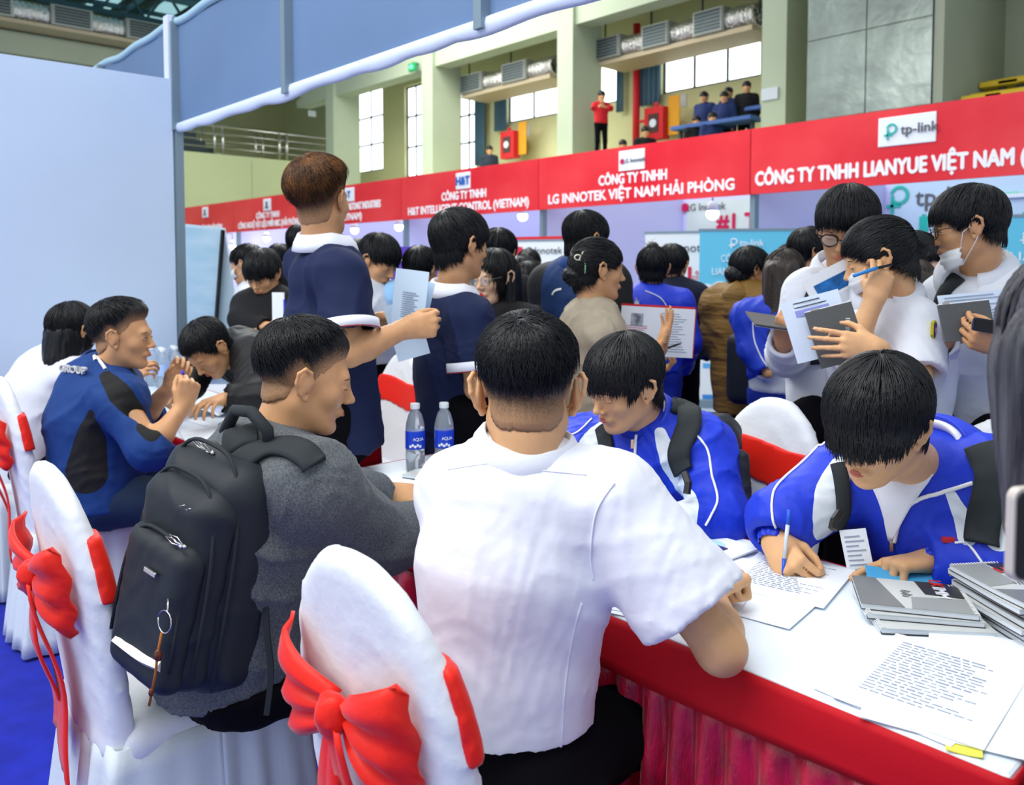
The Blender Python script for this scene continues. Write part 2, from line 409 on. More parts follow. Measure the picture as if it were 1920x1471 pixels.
# far left wall with parapet, deck and everything above it
def ybx(px): return onX(px, 300, XL)[1]
b = MB(); b.box((XL-.3, -6, 0), (XL, YB, 5.12)); b.box((XL-6, -6, 4.9), (XL-.31, YB, 5.1)); b.build('wall_left', mat('pale_green_wall', (0.60, 0.66, 0.36), .8, var=.05, vscale=.7), kind='structure')
b = MB(); b.box((XL-6, -6, 5.1), (XL-5.7, YB, 10.5)); b.build('wall_far_left', M_cream, kind='structure')
b = MB()
for px in (474, 1500): pass
for yy in np.arange(2, 15, 2.6): b.box((XL, yy, 0.1), (XL+.012, yy+.015, 5.0))
b.build('trim_1', M_creamd, kind='structure')
xgr = 10
# gallery: slab, columns, beam
b = MB(); b.box((XL, 13.5, 3.6), (xgr, YB, 3.85)); b.box((XL, 13.5, 3.2), (xgr, 13.7, 3.6)); b.build('gallery_floor', M_cream, kind='structure')
cols = [-8.48+5.38*k for k in range(-3, 3)]
for i, x in enumerate(cols):
    b = MB(); b.box((x, 14, 0), (x+.5, 15.0, 10)); b.build('column', M_beam, kind='structure')
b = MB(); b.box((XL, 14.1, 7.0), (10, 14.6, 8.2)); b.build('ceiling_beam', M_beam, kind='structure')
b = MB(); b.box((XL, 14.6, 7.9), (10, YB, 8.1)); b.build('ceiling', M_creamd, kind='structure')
# roof with light sheets and trusses, far left
b = MB(); b.box((-33, -6, 10.5), (-9, YB, 10.6)); b.build('ceiling', mat('roof_sheet', (0.10, 0.16, 0.18), .7), kind='structure')
rt = bpy.data.objects.new('roof_frame', None); COL.objects.link(rt); rt['kind'] = 'structure'
for k in range(7):
    yy = 1.0+k*1.9
    b = MB(); b.box((-32, yy, 10.42), (-12, yy+.75, 10.47)); b.build('light_sheet', M_skyl, rt)
for k in range(8):
    x = -30+k*2.6; b = MB()
    b.bar((x, -3, 9.2), (x, 16, 9.2), .16, .16); b.bar((x, -3, 10.2), (x, 16, 10.2), .14, .14)
    for j in range(14):
        y0 = -3+j*1.36; b.bar((x, y0, 9.2), (x, y0+.68, 10.2), .07, .07); b.bar((x, y0+.68, 10.2), (x, y0+1.36, 9.2), .07, .07)
    b.build('truss', M_teal, rt)
for k in range(9):
    y0 = 0+k*1.9; b = MB(); b.bar((-32, y0, 10.1), (-10, y0, 10.1), .12, .2); b.build('purlin', M_teal, rt)
# railings on the left gallery
rl = thing('gallery_railing', 'brushed steel gallery railing above the pale green wall on the left', 'railing', (XL-.1, 8, 5.1))
for k, (xx, z0, zt) in enumerate(((XL-.15, 5.12, 6.05), (XL-2.0, 5.1, 6.4))):
    y0, y1 = (3.5, 15.8)
    for q in range(4):
        z = z0+(zt-z0)*(1-.25*q); b = MB(); b.tube([(xx, y0, z), (xx, y1, z)], .035 if q == 0 else .018, 6); b.build('rail', M_steel, rl, smooth=True)
    for j in range(6 if k == 0 else 5):
        for dd in (0, .28):
            y = y0+.8+j*2.3+dd; b = MB(); b.tube([(xx, y, z0-.0), (xx, y, zt)], .045, 6); b.build('post', M_steel, rl, smooth=True)
# stepped dark stair end
t = thing('stair_block', 'dark grey stepped stair end behind the left gallery railing', 'stairs', (XL-1, 10, 5.13))
for j in range(4):
    b = MB(); b.box((XL-1.6, 9.3, 5.13+j*.22), (XL-.4, 11.3-j*.3, 5.13+(j+1)*.22)); b.build('step', M_dark, t)
# air ducts
def duct(label, a, bq, zc, hh, dep, nv, group=None, n=3):
    a = A3(*a); bq = A3(*bq); ax = nrm(bq-a); L = np.linalg.norm(bq-a); t = thing('air_duct', label, 'duct', tuple(a)); nv = A3(*nv)
    seg = L/n
    for k in range(n):
        s0 = a+ax*seg*k; c = s0+ax*seg*.27; c[2] = zc
        m = MB(); m.obox(c, ax, nv, UPZ, seg*.27, dep/2, hh/2); m.obox(c+nv*(dep/2+.01), ax, nv, UPZ, seg*.25, .02, hh*.46); m.build('grille_box', mat('duct_grey', (.35, .37, .34), .5, .5), t)
        for j in range(6):
            m = MB(); m.obox(c+nv*(dep/2+.035)+UPZ*(hh*.36*(j/2.5-1)), ax, nv, UPZ, seg*.23, .006, hh*.055); m.build('louvre', M_dark, t)
        # crinkled flexible duct between
        c2 = s0+ax*seg*.77; m = MB(); ring = []
        for i in range(25):
            p = s0+ax*(seg*.54+seg*.46*i/24); p[2] = zc-.02; r = hh*.48*(1+.09*(i % 2))+.02*math.sin(i*1.7+k)
            ring.append([p+nv*math.cos(q)*r*dep/hh*.8+UPZ*math.sin(q)*r for q in np.linspace(0, 2*math.pi, 14, endpoint=False)])
        m.grid(ring, closed_u=True); m.build('flexible_duct', M_foil, t, smooth=True)
    m = MB(); c = (a+bq)/2; c[2] = zc-hh*.62; m.obox(c-nv*.2, ax, nv, UPZ, L/2, dep*.7, .05); m.build('tray', mat('tray_tan', (.45, .38, .26), .6, .3, bump=.6, bscale=8, bdist=.03), t)
    for k in range(n+1):
        m = MB(); p = a+ax*L*k/n; m.bar((p[0], p[1], zc), (p[0], p[1], zc+1.36), .03, .03); m.build('hanger_rod', M_dark, t)
duct('silver air duct with black grilles between the two middle columns', (onY(880, 130, 15.2)[0], 15.2, 0), (onY(1046, 90, 15.2)[0], 15.2, 0), 6.55, .5, .7, (0, -1, 0), n=2)
duct('silver air duct with black grilles above the largest gallery window', (onY(1135, 80, 15.2)[0], 15.2, 0), (onY(1425, 20, 15.2)[0], 15.2, 0), 6.55, .5, .7, (0, -1, 0), n=3)
duct('air duct with black grilles high on the far left wall', (XL+.9, 2.2, 0), (XL+.9, 12.0, 0), 8.35, .55, .7, (1, 0, 0), n=5)
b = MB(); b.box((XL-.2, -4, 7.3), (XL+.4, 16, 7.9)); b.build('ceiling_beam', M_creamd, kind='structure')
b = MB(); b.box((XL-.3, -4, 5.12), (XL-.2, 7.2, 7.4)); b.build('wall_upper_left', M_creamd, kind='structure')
# big service cabinet of sheet metal, upper right
xa, xb = onY(1513, 150, 13)[0], onY(1748, 150, 13)[0]
M_cab = mat('galvanised_sheet', (.36, .42, .38), .35, .7, var=.3, vscale=1.1, bump=.25, bscale=2.5, bdist=.1)
t = thing('service_cabinet', 'large galvanised metal cabinet standing on the gallery at upper right', 'cabinet', (xa, 13, 3.85))
for k in range(2):
    for j in range(2):
        w2 = (xb-xa)/2; m = MB(); m.box((xa+k*w2+.01, 12.98, 3.85+j*1.3), (xa+(k+1)*w2-.01, 13.02, 3.85+(j+1)*1.3-.015)); m.build('panel', M_cab, t)
m = MB(); m.box((xa, 13.02, 3.85), (xb-.01, 13.9, 6.63)); m.build('casing', M_creamd, t)
for k, px in enumerate((1600, 1715)):
    x = onY(px, 30, 13.4)[0]; m = MB(); ring = []
    for i in range(22):
        r = .42*(1+.07*(i % 2)); ring.append([(x+math.cos(q)*r, 13.45+math.sin(q)*r, 6.62+i*.07) for q in np.linspace(0, 2*math.pi, 16, endpoint=False)])
    m.grid(ring, closed_u=True); m.build('flexible_duct', M_foil, t, smooth=True)
    m = MB(); m.box((x-.45, 13.05, 6.6), (x+.45, 13.9, 6.7)); m.build('flange', M_cab, t)
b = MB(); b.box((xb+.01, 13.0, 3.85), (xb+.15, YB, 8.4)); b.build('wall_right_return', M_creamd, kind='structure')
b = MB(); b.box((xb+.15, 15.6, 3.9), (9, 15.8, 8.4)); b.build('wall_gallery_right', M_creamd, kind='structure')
# yellow gallery seats
for k, (px, py) in enumerate([(1848, 184), (1893, 178), (1880, 158), (1915, 152)]):
    p = onY(px, py, 13.6 if k < 2 else 14.6); t = thing('yellow_bench', ['leftmost yellow bench seat of the lower gallery row at upper right', 'second yellow bench seat of the lower gallery row at upper right', 'yellow bench seat on the upper gallery row at top right', 'yellow bench seat of the upper row cut by the right frame edge'][k], 'seat', tuple(p), 'yellow seats on the gallery')
    m = MB(); m.box((p[0]-.28, p[1]-.2, p[2]-.05), (p[0]+.28, p[1]+.2, p[2]+.04)); m.build('seat', mat('yellow_plastic', (.65, .45, .02), .5), t, bevel=.02)
    m = MB(); m.box((p[0]-.28, p[1]+.14, p[2]+.06), (p[0]+.28, p[1]+.2, p[2]+.12)); m.build('backrest', mat('yellow_plastic', (.65, .45, .02), .5), t, bevel=.02)
    m = MB(); m.box((p[0]-.05, p[1]-.05, 3.85), (p[0]+.05, p[1]+.05, p[2]-.05)); m.build('leg', M_dark, t)
# blue bench the gallery students sit on
p0 = onY(1262, 243, 14.2); p1 = onY(1412, 235, 14.2)
t = thing('gallery_bench', 'blue bench row on the gallery under the seated students', 'bench', tuple(p0))
m = MB(); m.box((p0[0], 14.1, p0[2]-.03), (p1[0], 14.6, p0[2]+.05)); m.build('seat', mat('blue_bench', (.05, .12, .35), .6), t, bevel=.01)
m = MB(); m.box((p0[0], 14.9, p0[2]+.3), (p1[0], 15.3, p0[2]+.38)); m.build('seat', mat('blue_bench', (.05, .12, .35), .6), t, bevel=.01)
for x in (p0[0]+.1, (p0[0]+p1[0])/2, p1[0]-.1):
    m = MB(); m.box((x-.03, 14.3, 3.85), (x+.03, 14.36, p0[2])); m.build('leg', M_dark, t)
# curtains
def curtain(label, pa, pb, pt, pbm, y=YB-.12):
    x0 = onY(pa, pt, y)[0]; x1 = onY(pb, pt, y)[0]; z1 = onY((pa+pb)/2, pt, y)[2]; z0 = onY((pa+pb)/2, pbm, y)[2]
    t = thing('curtain', label, 'curtain', (x0, y, z0)); P = []
    for i in range(33):
        u = i/32; P.append([(x0+(x1-x0)*u, y-.05-.05*math.sin(u*math.pi*9)*(1-.2*v), z0+(z1-z0)*v) for v in (0, .3, .7, 1)])
    v, f = sheet(P, .012); m = MB(); m.add(v, f); m.build('fabric', M_curt, t, smooth=True)
    m = MB(); m.tube([(x0-.05, y-.05, z1+.03), (x1+.05, y-.05, z1+.03)], .02, 6); m.build('rod', M_dark, t)
    m = MB(); m.bar((x0, y-.05, z1+.03), (x0, YB, z1+.03), .02, .02); m.bar((x1, y-.05, z1+.03), (x1, YB, z1+.03), .02, .02); m.build('bracket', M_dark, t)
curtain('narrow blue curtain beside the tall window left of the fire hose cabinet', 893, 911, 155, 310)
curtain('blue curtain bunched left of the gallery window behind the hose cabinet', 930, 953, 158, 245)
curtain('dark blue curtain strip right of the window behind the man in red', 1160, 1171, 105, 210)
curtain('wide blue curtain left of the largest gallery window', 1201, 1241, 96, 197)
curtain('blue curtain at the slim window beside the metal cabinet', 1532, 1550, 12, 70)
# fire hose cabinets, boards, pipe
def hosebox(label, px, py, y):
    c = onY(px, py, y); t = thing('fire_hose_cabinet', label, 'cabinet', tuple(c))
    m = MB(); m.box((c[0]-.28, y-.12, c[2]-.38), (c[0]+.28, y+.15, c[2]+.38)); m.build('casing', M_red, t, bevel=.01)
    m = MB(); m.box((c[0]-.15, y-.135, c[2]-.22), (c[0]+.15, y-.115, c[2]+.22)); m.build('glass_door', mat('dark_glass', (.08, .05, .05), .1), t)
    m = MB(); m.lathe((c[0], y-.14, c[2]), [(.1, -.005), (.1, .012), (.03, .014)], 14, axis=(0, -1, 0)); m.build('hose_reel', M_white, t)
    m = MB(); m.lathe((c[0]+.0, y-.02, c[2]+.38), [(.05, 0), (.05, .1), (.02, .13)], 10); m.build('alarm_bell', M_red, t); m = MB(); m.box((c[0]-.1, y+.1, c[2]-.2), (c[0]+.1, YB+.01, c[2]+.2)); m.build('wall_bracket', M_dark, t)
    m = MB(); m.box((c[0]+.3, y+.05, c[2]-.3), (c[0]+.62, y+.08, c[2]+.6)); m.build('orange_board', mat('orange_board', (.7, .33, .02), .6), t)
hosebox('red fire hose cabinet on the gallery wall left of the man in red', 956, 272, 15.9)
hosebox('red fire hose cabinet on the gallery beside the red pipe', 1231, 232, 15.9)
x = onY(1193, 200, 16.2)[0]
t = thing('riser_pipe', 'red vertical riser pipe on the gallery wall beside the curtain', 'pipe', (x, 16.2, 3.85))
m = MB(); m.tube([(x, 16.2, 3.85), (x, 16.2, 7.4)], .09, 12); m.build('pipe', M_red, t, smooth=True)
m = MB(); m.tube([(x, 16.2, 5.0), (x+.5, 16.2, 5.0)], .04, 8); m.build('branch_pipe', M_red, t, smooth=True)
for (lab, px, py, y, w, h) in (('small pale notice on the gallery column face at right', 1443, 176, 13.98, .34, .22), ('pale notice on the gallery wall right of the orange board', 987, 246, YB-.01, .3, .3), ('pale notice on the wall under the largest gallery window', 1274, 190, YB-.01, .4, .3), ('small wall box on the cream wall above the far railing', 585, 213, None, .3, .2), ('small wall box under the duct at far upper left', 107, 93, None, .3, .25)):
    c = onX(px, py, XL+.02) if y is None else onY(px, py, y); t = MB()
    t.obox(c, (1, 0, 0) if y else (0, 1, 0), UPZ, (0, -1, 0) if y else (1, 0, 0), w/2, h/2, .012); t.build('wall_notice', mat('notice_paper', (.6, .66, .7), .6), label=lab, cat='notice', group='wall notices')
c = onY(774, 126, 13.9)
t = thing('exit_sign', 'small glowing green exit lamp under the gallery beam', 'sign', tuple(c))
m = MB(); m.box((c[0]-.16, 13.85, c[2]-.12), (c[0]+.16, 13.95, c[2]+.12)); m.build('housing', mat('exit_green', (.02, .3, .1), .5), t, bevel=.02)
m = MB(); m.ell((c[0], 13.84, c[2]), .08, .03, .06); m.build('lamp', mat('exit_lamp', (.1, .9, .3), .5, emit=(.1, 1, .3), es=2.5), t)
m = MB(); m.box((c[0]-.02, 13.88, c[2]+.1), (c[0]+.02, 14.15, c[2]+.14)); m.build('bracket', M_dark, t)

# ================================================================== FAR ROW OF BOOTHS
YF = 7.84; YK = 11.07; BX = [-8.1-3.24*k for k in range(5, -1, -1)]+[-4.86, -1.62, 1.62]
M_lav = mat('lavender_partition', (0.62, 0.63, 0.95), 0.35)
M_ban = mat('red_banner', (0.68, 0.012, 0.028), 0.42, var=.35, vscale=.9, col2=(.80, .05, .06), bump=.15, bscale=3, bdist=.02)
M_let = mat('banner_lettering', (0.86, 0.86, 0.9), 0.5)
M_card = mat('logo_card', (0.80, 0.84, 0.92), 0.5)
M_bulb = mat('spot_bulb', (1, 1, 1), .4, emit=(1, 1, .97), es=9)
b = MB(); b.box((-25, YK, 0), (6, YK+.05, 2.6)); b.build('wall_booths', M_lav, kind='structure')
for x in BX:
    t = thing('booth_partition', 'lavender booth partition with grey end post, %s' % {-8.1: 'left of the white wall poster', -4.86: 'behind the standing students'}.get(round(x, 2), 'far row stand %d metres along' % abs(int(x))), 'partition', (x, YF+.1, 0), 'partitions between the far booths')
    m = MB(); m.box((x-.02, YF+.12, .05), (x+.02, YK, 2.5)); m.build('panel', M_lav, t)
    m = MB(); m.box((x-.03, YF+.04, 0), (x+.03, YF+.12, 2.5)); m.build('post', M_alu, t)
names = [('far_end', ['CÔNG TY CP TẬP ĐOÀN HẢI PHÒNG'], None),
    ('a', ['CÔNG TY TNHH', 'CÔNG NGHỆ VẬT LIỆU MỚI NBC (HẢI PHÒNG)'], None),
    ('b', ["FUSHAN PRECISION 'ONG' INDUSTRIES", '(VIETNAM)'], None),
    ('c', ['CÔNG TY TNHH', 'H&T INTELLIGENT CONTROL (VIETNAM)'], 'H&T'),
    ('d', ['CÔNG TY TNHH', 'LG INNOTEK VIỆT NAM HẢI PHÒNG'], 'LG Innotek'),
    ('e', ['CÔNG TY TNHH LIANYUE VIỆT NAM (TP-LINK)'], 'tp-link')]
names[2] = ('b', ["CÔNG TY TNHH KING'ONG' INDUSTRIES", '(VIETNAM)'], 'T')
X1 = A3(1, 0, 0)
def tp_logo(o, x, y, s, m1, m2, parent, txt=True):
    """round p with cross foot and the word beside it"""
    z = np.cross(x, y); m = MB()
    pts = [o+x*(math.cos(a)*.5)*s+y*(math.sin(a)*.5+.2)*s+z*.004 for a in np.linspace(-2.3, 3.0, 16)]
    for i in range(15): m.bar(pts[i], pts[i+1], .2*s, .006, up=z)
    m.bar(o+x*-.42*s+y*.2*s+z*.004, o+x*-.42*s+y*-.95*s+z*.004, .2*s, .006, up=z); m.bar(o+x*-.8*s+y*-.45*s+z*.004, o+x*.1*s+y*-.45*s+z*.004, .2*s, .006, up=z)
    m.build('logo', m1, parent)
    if txt: letter('lettering', 'tp-link', s*1.5, o+x*2.9*s-y*.05*s+z*.004, x, y, m2, parent, offset=.01*s)
M_tp = mat('teal_logo', (.02, .48, .42), .5); M_gr = mat('grey_lettering', (.10, .11, .13), .5); M_lgr = mat('crimson_logo', (.55, .01, .08), .5)
labs = ['narrow far end of the red fascia, small plain white logo', 'red fascia segment with two lines of lettering left of the brown-haired man', "red fascia segment reading INDUSTRIES, beside the brown-haired man's head", 'red fascia segment reading H&T INTELLIGENT CONTROL', 'red fascia segment reading LG INNOTEK VIET NAM HAI PHONG', 'nearest and largest red fascia segment reading CONG TY TNHH LIANYUE']
seg = [(-21.06, -17.82), (-17.82, -14.58), (-14.58, -11.34), (-11.34, -8.1), (-8.1, -4.86), (-4.86, -1.62)]
for k, ((nm, lines, lg), (x0, x1)) in enumerate(zip(names, seg)):
    labs_k = labs[k].replace('LG INNOTEK VIET NAM HAI PHONG', 'INNOTEK VIET NAM HAI PHONG').replace('H&T INTELLIGENT', 'INTELLIGENT').replace('CONG TY TNHH LIANYUE', 'CONG TY TNHH in one line')
    t = thing('fascia_banner', labs_k, 'banner', (x0, YF, 2.2), 'red fascia banners over the far booths')
    m = MB(); m.box((x0+.006, YF-.01, 2.19), (x1-.006, YF+.03, 2.88)); m.build('fabric', M_ban, t)
    c = (x0+x1)/2
    if len(lines) == 2:
        letter('lettering', lines[0], .17, A3(c, YF-.012, 2.49), X1, UPZ, M_let, t, offset=.006, width=1.05 if len(lines[0]) < 14 else 2.0)
        letter('lettering', lines[1], .17, A3(c, YF-.012, 2.31), X1, UPZ, M_let, t, offset=.006, width=2.85 if len(lines[1]) > 12 else .8)
    else: letter('lettering', lines[0], .2 if k else .14, A3(c, YF-.012, 2.34), X1, UPZ, M_let, t, offset=.008, width=3.1 if k else 1.9)
    w = .26 if lg in ('tp-link',) else .2 if lg == 'LG Innotek' else .17
    m = MB(); m.box((c-w, YF-.022, 2.585 if k != 5 else 2.54), (c+w, YF-.008, 2.83 if k != 5 else 2.81)); cd = m.build('logo_card', M_card, t, bevel=.01)
    zc = 2.70 if k != 5 else 2.68
    if lg == 'tp-link': tp_logo(A3(c-.13, YF-.03, zc), X1, UPZ, .085, M_tp, M_gr, t)
    elif lg == 'LG Innotek':
        m = MB(); m.lathe((c-.14, YF-.02, zc), [(.035, -.004), (.035, .008)], 14, axis=(0, -1, 0)); m.build('logo', M_lgr, t)
        letter('lettering', 'LG Innotek', .075, A3(c+.045, YF-.028, zc), X1, UPZ, M_gr, t)
    elif lg: letter('lettering', lg, .17, A3(c, YF-.028, zc), X1, UPZ, mat('blue_logo', (.02, .12, .45), .5), t, offset=.008)
    else:
        m = MB(); m.bar((c-.08, YF-.03, zc-.05), (c+.08, YF-.03, zc-.05), .02, .02); m.bar((c, YF-.03, zc-.06), (c, YF-.03, zc+.07), .05, .02); m.build('logo', M_gr, t)
# back wall graphics
t = thing('wall_poster', 'tall white company poster with crimson number on the booth back wall', 'poster', (-7.0, YK-.02, .1))
m = MB(); m.box((-8.0, YK-.03, .1), (-5.2, YK-.01, 2.45)); m.build('sheet', mat('poster_pale', (.62, .72, .70), .5, var=.1, vscale=2), t)
o = onY(1285, 389, YK-.04); m = MB(); m.lathe(tuple(o), [(.07, -.004), (.07, .01)], 14, axis=(0, -1, 0)); m.build('logo', M_lgr, t)
letter('lettering', 'LG Innotek', .16, onY(1322, 388, YK-.04), X1, UPZ, M_gr, t)
letter('lettering', '#1 TECH', .36, onY(1344, 419, YK-.04), X1, UPZ, M_lgr, t, offset=.012, align='LEFT')
xw = onY(1672, 400, YK-.04)[0]
t = thing('wall_poster', 'large pale blue company graphic on the back wall at right', 'poster', (xw, YK-.02, .1))
m = MB(); m.box((xw, YK-.03, .1), (xw+6, YK-.01, 2.55)); m.build('sheet', mat('poster_blue_white', (.52, .70, .90), .5, var=.06, vscale=1), t)
tp_logo(onY(1686, 372, YK-.04), X1, UPZ, .21, M_tp, M_gr, t)
letter('lettering', 'LET US', .5, onY(1722, 434, YK-.04), X1, UPZ, M_tp, t, offset=.03, align='LEFT')
letter('lettering', 'L e', .2, onY(1745, 468, YK-.04), X1, UPZ, M_gr, t, align='LEFT')
m = MB(); a = onY(1800, 372, YK-.06); m.bar(a, a+X1*3, .05, .05); m.build('light_rail', M_white, t)
for k in range(5):
    m = MB(); a = onY(1862+k*26, 362, YK-.04); m.bar(a, a+X1*.12, .03, .02); m.build('dash', mat('green_dash', (.1, .6, .4), .5), t)
# roll-up stands
def rollup(label, o, facing, w, h, base_m, parts):
    x = nrm(A3(-facing[1], facing[0], 0)); x = -x if False else x; f = nrm(facing)          # x to the reader's right
    t = thing('roll_up_banner', label, 'banner stand', tuple(o)); o = A3(*o)
    m = MB(); m.obox(o+UPZ*(h/2+.05), x, f, UPZ, w/2, .006, h/2-.03); m.build('sheet', base_m, t)
    m = MB(); m.obox(o+UPZ*.04, x, f, UPZ, w/2+.02, .09, .04); m.build('base', M_alu, t)
    m = MB(); m.bar(o-f*.03+UPZ*.05, o-f*.03+UPZ*(h), .02, .02); m.build('pole', M_alu, t)
    m = MB(); m.obox(o+UPZ*(h+.03), x, f, UPZ, w/2+.01, .012, .012); m.build('top_rail', M_alu, t)
    for q in parts: q(t, o, x, f)
    return t
TC = A3(*(-az(0)))
def toward(az_deg): return -az(az_deg)
M_wp = mat('poster_white', (.75, .80, .82), .5); M_sky2 = mat('poster_cyan', (.13, .55, .76), .5); M_wl = mat('poster_white_letters', (.8, .9, .95), .5)
def LGp(word2, s):
    def g(t, o, x, f):
        y = UPZ; e = o+f*.012
        m = MB(); m.lathe(tuple(e-x*.27*s+y*(1.62)), [(.06*s, -.004), (.06*s, .006)], 14, axis=f); m.build('logo', mat('lg_red', (.6, .02, .06), .5), t)
        letter('lettering', 'LG Innotek', .13*s, e+x*.06*s+y*1.62, x, y, M_gr, t)
        letter('lettering', word2, .22*s, e-x*.08*s+y*1.33, x, y, mat('lg_red', (.6, .02, .06), .5), t, offset=.008)
        letter('lettering', 'GLOBAL\nCOMPANY', .055*s, e+x*.28*s+y*1.33, x, y, mat('lg_red', (.6, .02, .06), .5), t)
        m = MB()
        for q in range(4): m.obox(e+y*(1.05-.12*q), x, y, f, .3*s, .008, .002)
        m.build('text_lines', M_gr, t)
    return g
def redframe(t, o, x, f):
    m = MB(); m.obox(o-f*.01+UPZ*.92, x, f, UPZ, .44, .004, .88); m.build('red_border', M_red, t)
f1 = -az(35)
rollup('white upright banner with red edge behind the black-haired girls', onZ(1006, 700, 0)*0+np.append(W(1008, 500, 10.4)[:2], 0), -az(28), .74, 1.72, M_wp, [redframe, LGp('NO.1', .95)])
rollup('white upright banner reading NO.1 left of the cyan banner', np.append(W(1272, 500, 8.9)[:2], 0), -az(20), .72, 1.76, M_wp, [LGp('NO.1', 1.0)])
def tpp(lines):
    def g(t, o, x, f):
        e = o+f*.012
        tp_logo(e-x*.13+UPZ*1.66, x, UPZ, .06, M_wl, M_wl, t)
        letter('lettering', lines[0], .10, e+UPZ*1.50, x, UPZ, M_wl, t, width=.5)
        letter('lettering', lines[1], .10, e+UPZ*1.37, x, UPZ, M_wl, t, width=.68)
        m = MB()
        for q in range(7): m.lathe(tuple(e+x*(-.39+.13*q)+UPZ*(1.16+.03*math.sin(q*2.1))), [(.09, -.004+q*.0004), (.09, .004+q*.0004)], 18, axis=f)
        m.obox(e+UPZ*.60, x, UPZ, f, .45, .55, .003); m.build('white_cloud_panel', M_wp, t)
        for q, (zz, c) in enumerate(((1.02, (.25, .35, .8)), (.42, (.1, .4, .75)), (.1, (.05, .25, .65)))):
            m = MB(); m.obox(e+UPZ*zz+f*.003, x, UPZ, f, .42, .025, .004); m.build('blue_bar', mat('bar%d' % q, c, .5), t)
        m = MB(); m.obox(e+UPZ*.62+f*.003, x, UPZ, f, .38, .15, .004); m.build('printed_photo', mat('printed_photo', (.25, .3, .2), .5, var=.8, vscale=14, col2=(.6, .62, .66)), t)
        m = MB(); m.obox(e+UPZ*.86+f*.003, x, UPZ, f, .38, .11, .004); m.build('printed_photo', mat('printed_photo2', (.45, .55, .55), .5, var=.6, vscale=9, col2=(.55, .62, .8)), t)
        for q in (-.22, .2):
            m = MB(); m.obox(e+UPZ*.27+x*q+f*.003, x, UPZ, f, .1, .1, .004); m.build('printed_photo', mat('grey_print', (.5, .55, .58), .5, var=.3, vscale=12), t)
    return g
rollup('cyan and white upright banner reading CONG TY behind the brown coat', np.append(W(1400, 500, 8.3)[:2], 0), -az(8), .93, 1.76, M_sky2, [tpp(['CÔNG TY TNHH', 'LIANYUE VIỆT NAM'])])
rollup('cyan upright banner cut by the right edge of the frame', np.append(W(1960, 500, 6.6)[:2], 0), -az(25), .8, 1.80, M_sky2, [tpp(['LIANYUE', 'TUYỂN DỤNG'])])
c = W(772, 482, 12.6)
t = thing('purple_sign', 'small purple sign with white letters between the two navy polo men', 'sign', (c[0], c[1], 0))
xx = az(62); ff = nrm(np.cross(xx, UPZ))
m = MB(); m.obox(c-UPZ*.1, xx, ff, UPZ, .42, .015, .26); m.build('board', mat('purple_board', (.10, .05, .42), .5), t)
m = MB(); m.bar((c[0], c[1], 0), c-UPZ*.1, .04, .04); m.build('pole', M_alu, t)
letter('lettering', 'HoT', .3, c+ff*.02-UPZ*.05, xx, UPZ, M_wl, t, offset=.012)
# spotlights under the fascia
for k, (px, py, d) in enumerate(((980, 405, 12.3), (1336, 400, 9.9), (748, 425, 14.6), (665, 431, 15.8), (500, 447, 18.6), (436, 462, 19.6))):
    p = W(px, py, d); t = thing('booth_spotlight', ['bright round spotlight under the fascia right of the navy polo man', 'bright round spotlight in front of the white wall poster', 'round spotlight under the fascia between the two polo men', 'round spotlight just right of the brown-haired man', 'faint spotlight in the lavender booth right of the map board', 'faint spotlight at the right edge of the map board'][k], 'spotlight', tuple(p), 'spotlights in the far booths')
    m = MB(); m.ell(p, .075, .075, .075, 14); m.build('bulb', M_bulb, t, smooth=True)
    m = MB(); m.lathe(tuple(p+UPZ*.03), [(.08, 0), (.06, .09), (.02, .12)], 14); m.build('shade', M_white, t, smooth=True)
    m = MB(); m.bar(p+UPZ*.12, p+UPZ*.30, .015, .015); m.bar(p+UPZ*.30, A3(p[0], YF+.01, p[2]+.30), .015, .015); m.build('arm', M_alu, t)

# ================================================================== OUR OWN STAND
M_fab = mat('fascia_fabric_back', (0.135, 0.225, 0.40), 0.6, var=.12, vscale=1.2)
M_hem = mat('white_fabric_hem', (0.66, 0.74, 0.95), 0.55)
M_pan = mat('stand_wall_fabric', (0.60, 0.74, 0.95), 0.55, var=.07, vscale=.8, bump=.25, bscale=2.2, bdist=.02)
b = MB(); b.box((-4.91, -2.2, 0), (-4.87, 1.78, 2.495)); b.build('wall_stand_left', M_pan, kind='structure')
t = thing('stand_fascia', 'overhead fascia of blue fabric on an aluminium frame, seen from behind', 'fascia', (-4.87, 1.8, 2.2))
ux = [-9.0, -7.6, -6.24, -4.87, -3.5, -2.13, -.76, .6]
for i in range(7):
    m = MB(); m.box((ux[i]+.02, 1.815, 2.25), (ux[i+1]-.02, 1.835, 2.80)); m.build('fabric_panel', M_fab, t)
    m = MB(); m.box((ux[i]-.02, 1.775, 2.205), (ux[i]+.02, 1.83, 2.82)); m.build('upright', M_alu, t)
for z0, z1, nm in ((2.80, 2.845, 'top_hem'), (2.195, 2.25, 'bottom_hem')):
    P = []
    for i in range(161):
        x = -9+9.6*i/160; sag = .010*math.sin(x*4.1)*math.sin(x*1.3)+.006*math.sin(x*11)
        P.append([(x, 1.80+.012*math.cos(a)*1.6+.01, (z0+z1)/2+(z1-z0)/2*math.sin(a)+(sag if z0 > 2.5 else -abs(sag)*1.4*(math.sin(a) < 0)) ) for a in np.linspace(0, 2*math.pi, 8, endpoint=False)])
    m = MB(); m.grid(P, closed_u=True); m.build(nm, M_hem if z0 < 2.5 else mat('pale_teal_hem', (.38, .58, .72), .5), t, smooth=True)
m = MB(); m.box((-4.90, 1.79, 0), (-4.855, 1.835, 2.85)); m.build('post', M_alu, t)
m = MB(); m.box((-4.945, 1.765, 2.28), (-4.875, 1.80, 2.86)); m.build('white_strip', M_hem, t)
